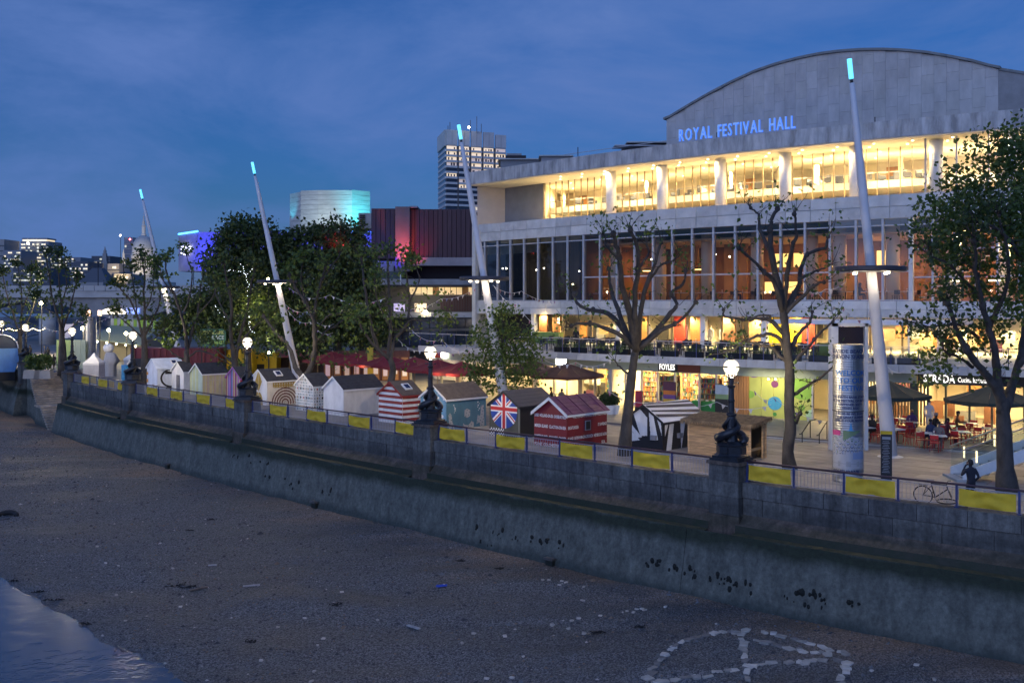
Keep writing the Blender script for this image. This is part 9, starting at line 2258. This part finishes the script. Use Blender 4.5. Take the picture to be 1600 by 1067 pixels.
 for k in range(30): mb.ball(Vector(W(k * 2.4, 515 + 1.5 * sin(k * .8), 140 + k * .3)) - B, .055, 5)
 tag(mb.build('bulbs', E('festoon_bulb', (1, .75, .4), 12), o), kind='stuff')
 MB().tube([Vector(W(k * 2.4, 514 + 1.5 * sin(k * .8), 140 + k * .3)) - B for k in range(30)], .02, 4).build('cord', m_dark, o)
 q = W(177, 487, 150); o = thing('lit_canopy', 'glowing white and blue canopy under the road bridge', 'canopy', (q.x, 150, 0)); MB().lathe([(2.0, q.z - .35), (1.7, q.z + .1), (1.0, q.z + .45), (.1, q.z + .6)], 14).build('canopy', E('canopy_glow', (1, .85, .55), 1.6), o); MB().box((2.9, 0, q.z + .1), (1.9, .4, .9)).build('screen', E('screen_blue', (.08, .2, .9), 1.0), o); MB().tube([(0, 0, 0), (0, 0, q.z)], .12, 6).build('pole', m_dark, o)
 point(W(75, 520, 150), 500, (1, .8, .5), .3); point(W(45, 525, 135), 300, (1, .8, .5), .3)
far_left()
def boat():
 t = T_n5 + 0.9; c = WALL.at(t, -1.9); a = WALL.ang(t); o = thing('cabin_boat', 'rounded blue and white cabin boat with a ribbed glass roof beside the river steps', 'boat', (c.x, c.y, 0), a); L = 14.0
 bl, wh, nv = P('boat_blue', (.16, .34, .62)), P('boat_white', (.62, .66, .72)), M('boat_navy', (.02, .025, .04), .3)
 def shell(name, prof, m, x0, x1, n=1):
  mb = MB()
  for k in range(n):
   xa, xb = x0 + (x1 - x0) * k / n, x0 + (x1 - x0) * (k + 1) / n
   for (y0, z0), (y1, z1) in zip(prof[:-1], prof[1:]): mb.poly([(xa, y0, z0), (xb, y0, z0), (xb, y1, z1), (xa, y1, z1)])
  for x in (x0, x1): mb.poly([(x, y, z) for y, z in prof])
  mb.build(name, m, o)
 low = [(1.3, .35), (1.65, .8), (1.75, 1.6), (1.7, 2.5), (1.62, 2.95), (-1.62, 2.95), (-1.75, 1.6), (-1.3, .35)]
 shell('hull_panel', low, bl, 0, 4.6); shell('hull_panel', low, wh, 4.62, 6.2); shell('hull_panel', low, nv, 6.22, L)
 top = [(1.66 * cos(q), 2.95 + 1.5 * sin(q)) for q in np.linspace(0.02, pi - .02, 14)]
 shell('roof_glass', top, M('boat_glass', (.035, .045, .07), .12), .15, L)
 for k in range(9):
  x = .1 + k * 1.7; MB().tube([(x, 1.69 * cos(q), 2.95 + 1.53 * sin(q)) for q in np.linspace(0, pi, 16)], .06, 6).build('roof_rib', wh, o)
 MB().tube([(0, 1.70, 2.95), (L, 1.70, 2.95)], .06, 6).build('rubbing_strip', m_chrome, o); MB().tube([(0, 1.77, 1.9), (L, 1.77, 1.9)], .05, 6).build('rubbing_strip', m_chrome, o)
 MB().box((L / 2, 0, -.15), (L, 2.7, .95)).build('pontoon', m_black, o)
 for x in (1.0, 6.0, 11.0): MB().tube([(x, .9, -.6), (x, .9, -5.2)], .14, 8).build('support_leg', m_dark, o)
boat()
# fairy lights in the dense tree
def fairy():
 o = thing('fairy_lights', 'white fairy lights winding up the dense dark tree', 'lights', W(388, 440, 96)); B = o.location; mb = MB(); r = random.Random(3)
 for ln in ([(390, 510), (388, 490), (386, 470), (389, 452), (386, 438), (384, 428)], [(384, 428), (372, 424), (360, 422), (351, 426)], [(384, 428), (380, 416), (374, 410)], [(386, 432), (394, 420), (402, 410)], [(394, 420), (395, 405), (396, 398)], [(336, 478), (345, 490), (352, 497)], [(390, 510), (394, 518), (397, 525)], [(370, 505), (372, 512)]):
  for a, b in zip(ln[:-1], ln[1:]):
   n = max(2, int(hypot(b[0] - a[0], b[1] - a[1]) / 3.2))
   for k in range(n): u = k / n; mb.ball(Vector(W(a[0] + (b[0] - a[0]) * u + r.gauss(0, .9), a[1] + (b[1] - a[1]) * u + r.gauss(0, .9), 92 + r.uniform(-.6, .6))) - B, .022, 4)
 tag(mb.build('bulbs', E('fairy_bulb', (.85, .95, 1), 5), o), kind='stuff')
 for px, py, lb in ((419, 436, 'single white lamp in the dense tree left of the third mast'), (420, 551, 'yellow lamp on the yellow stall front')):
  q = W(px, py, 94); l = thing('small_lamp', lb, 'lamp', q); MB().ball((0, 0, 0), .12, 8).build('bulb', E('small_bulb', (1, .9, .5), 30), l); MB().tube([(0, .1, .0), (0, .1, -q.z)], .03, 4).build('pole', m_dark, l)
 point(W(400, 480, 99), 110, (1, .85, .35), .3); point(W(395, 535, 97), 80, (1, .8, .35), .3)
fairy()
for k, (px, py, Y) in enumerate(((675, 585, 78), (700, 590, 77), (560, 582, 88), (620, 575, 90))): point(W(px, py - 5, Y), 25, (1, .6, .25), .2)
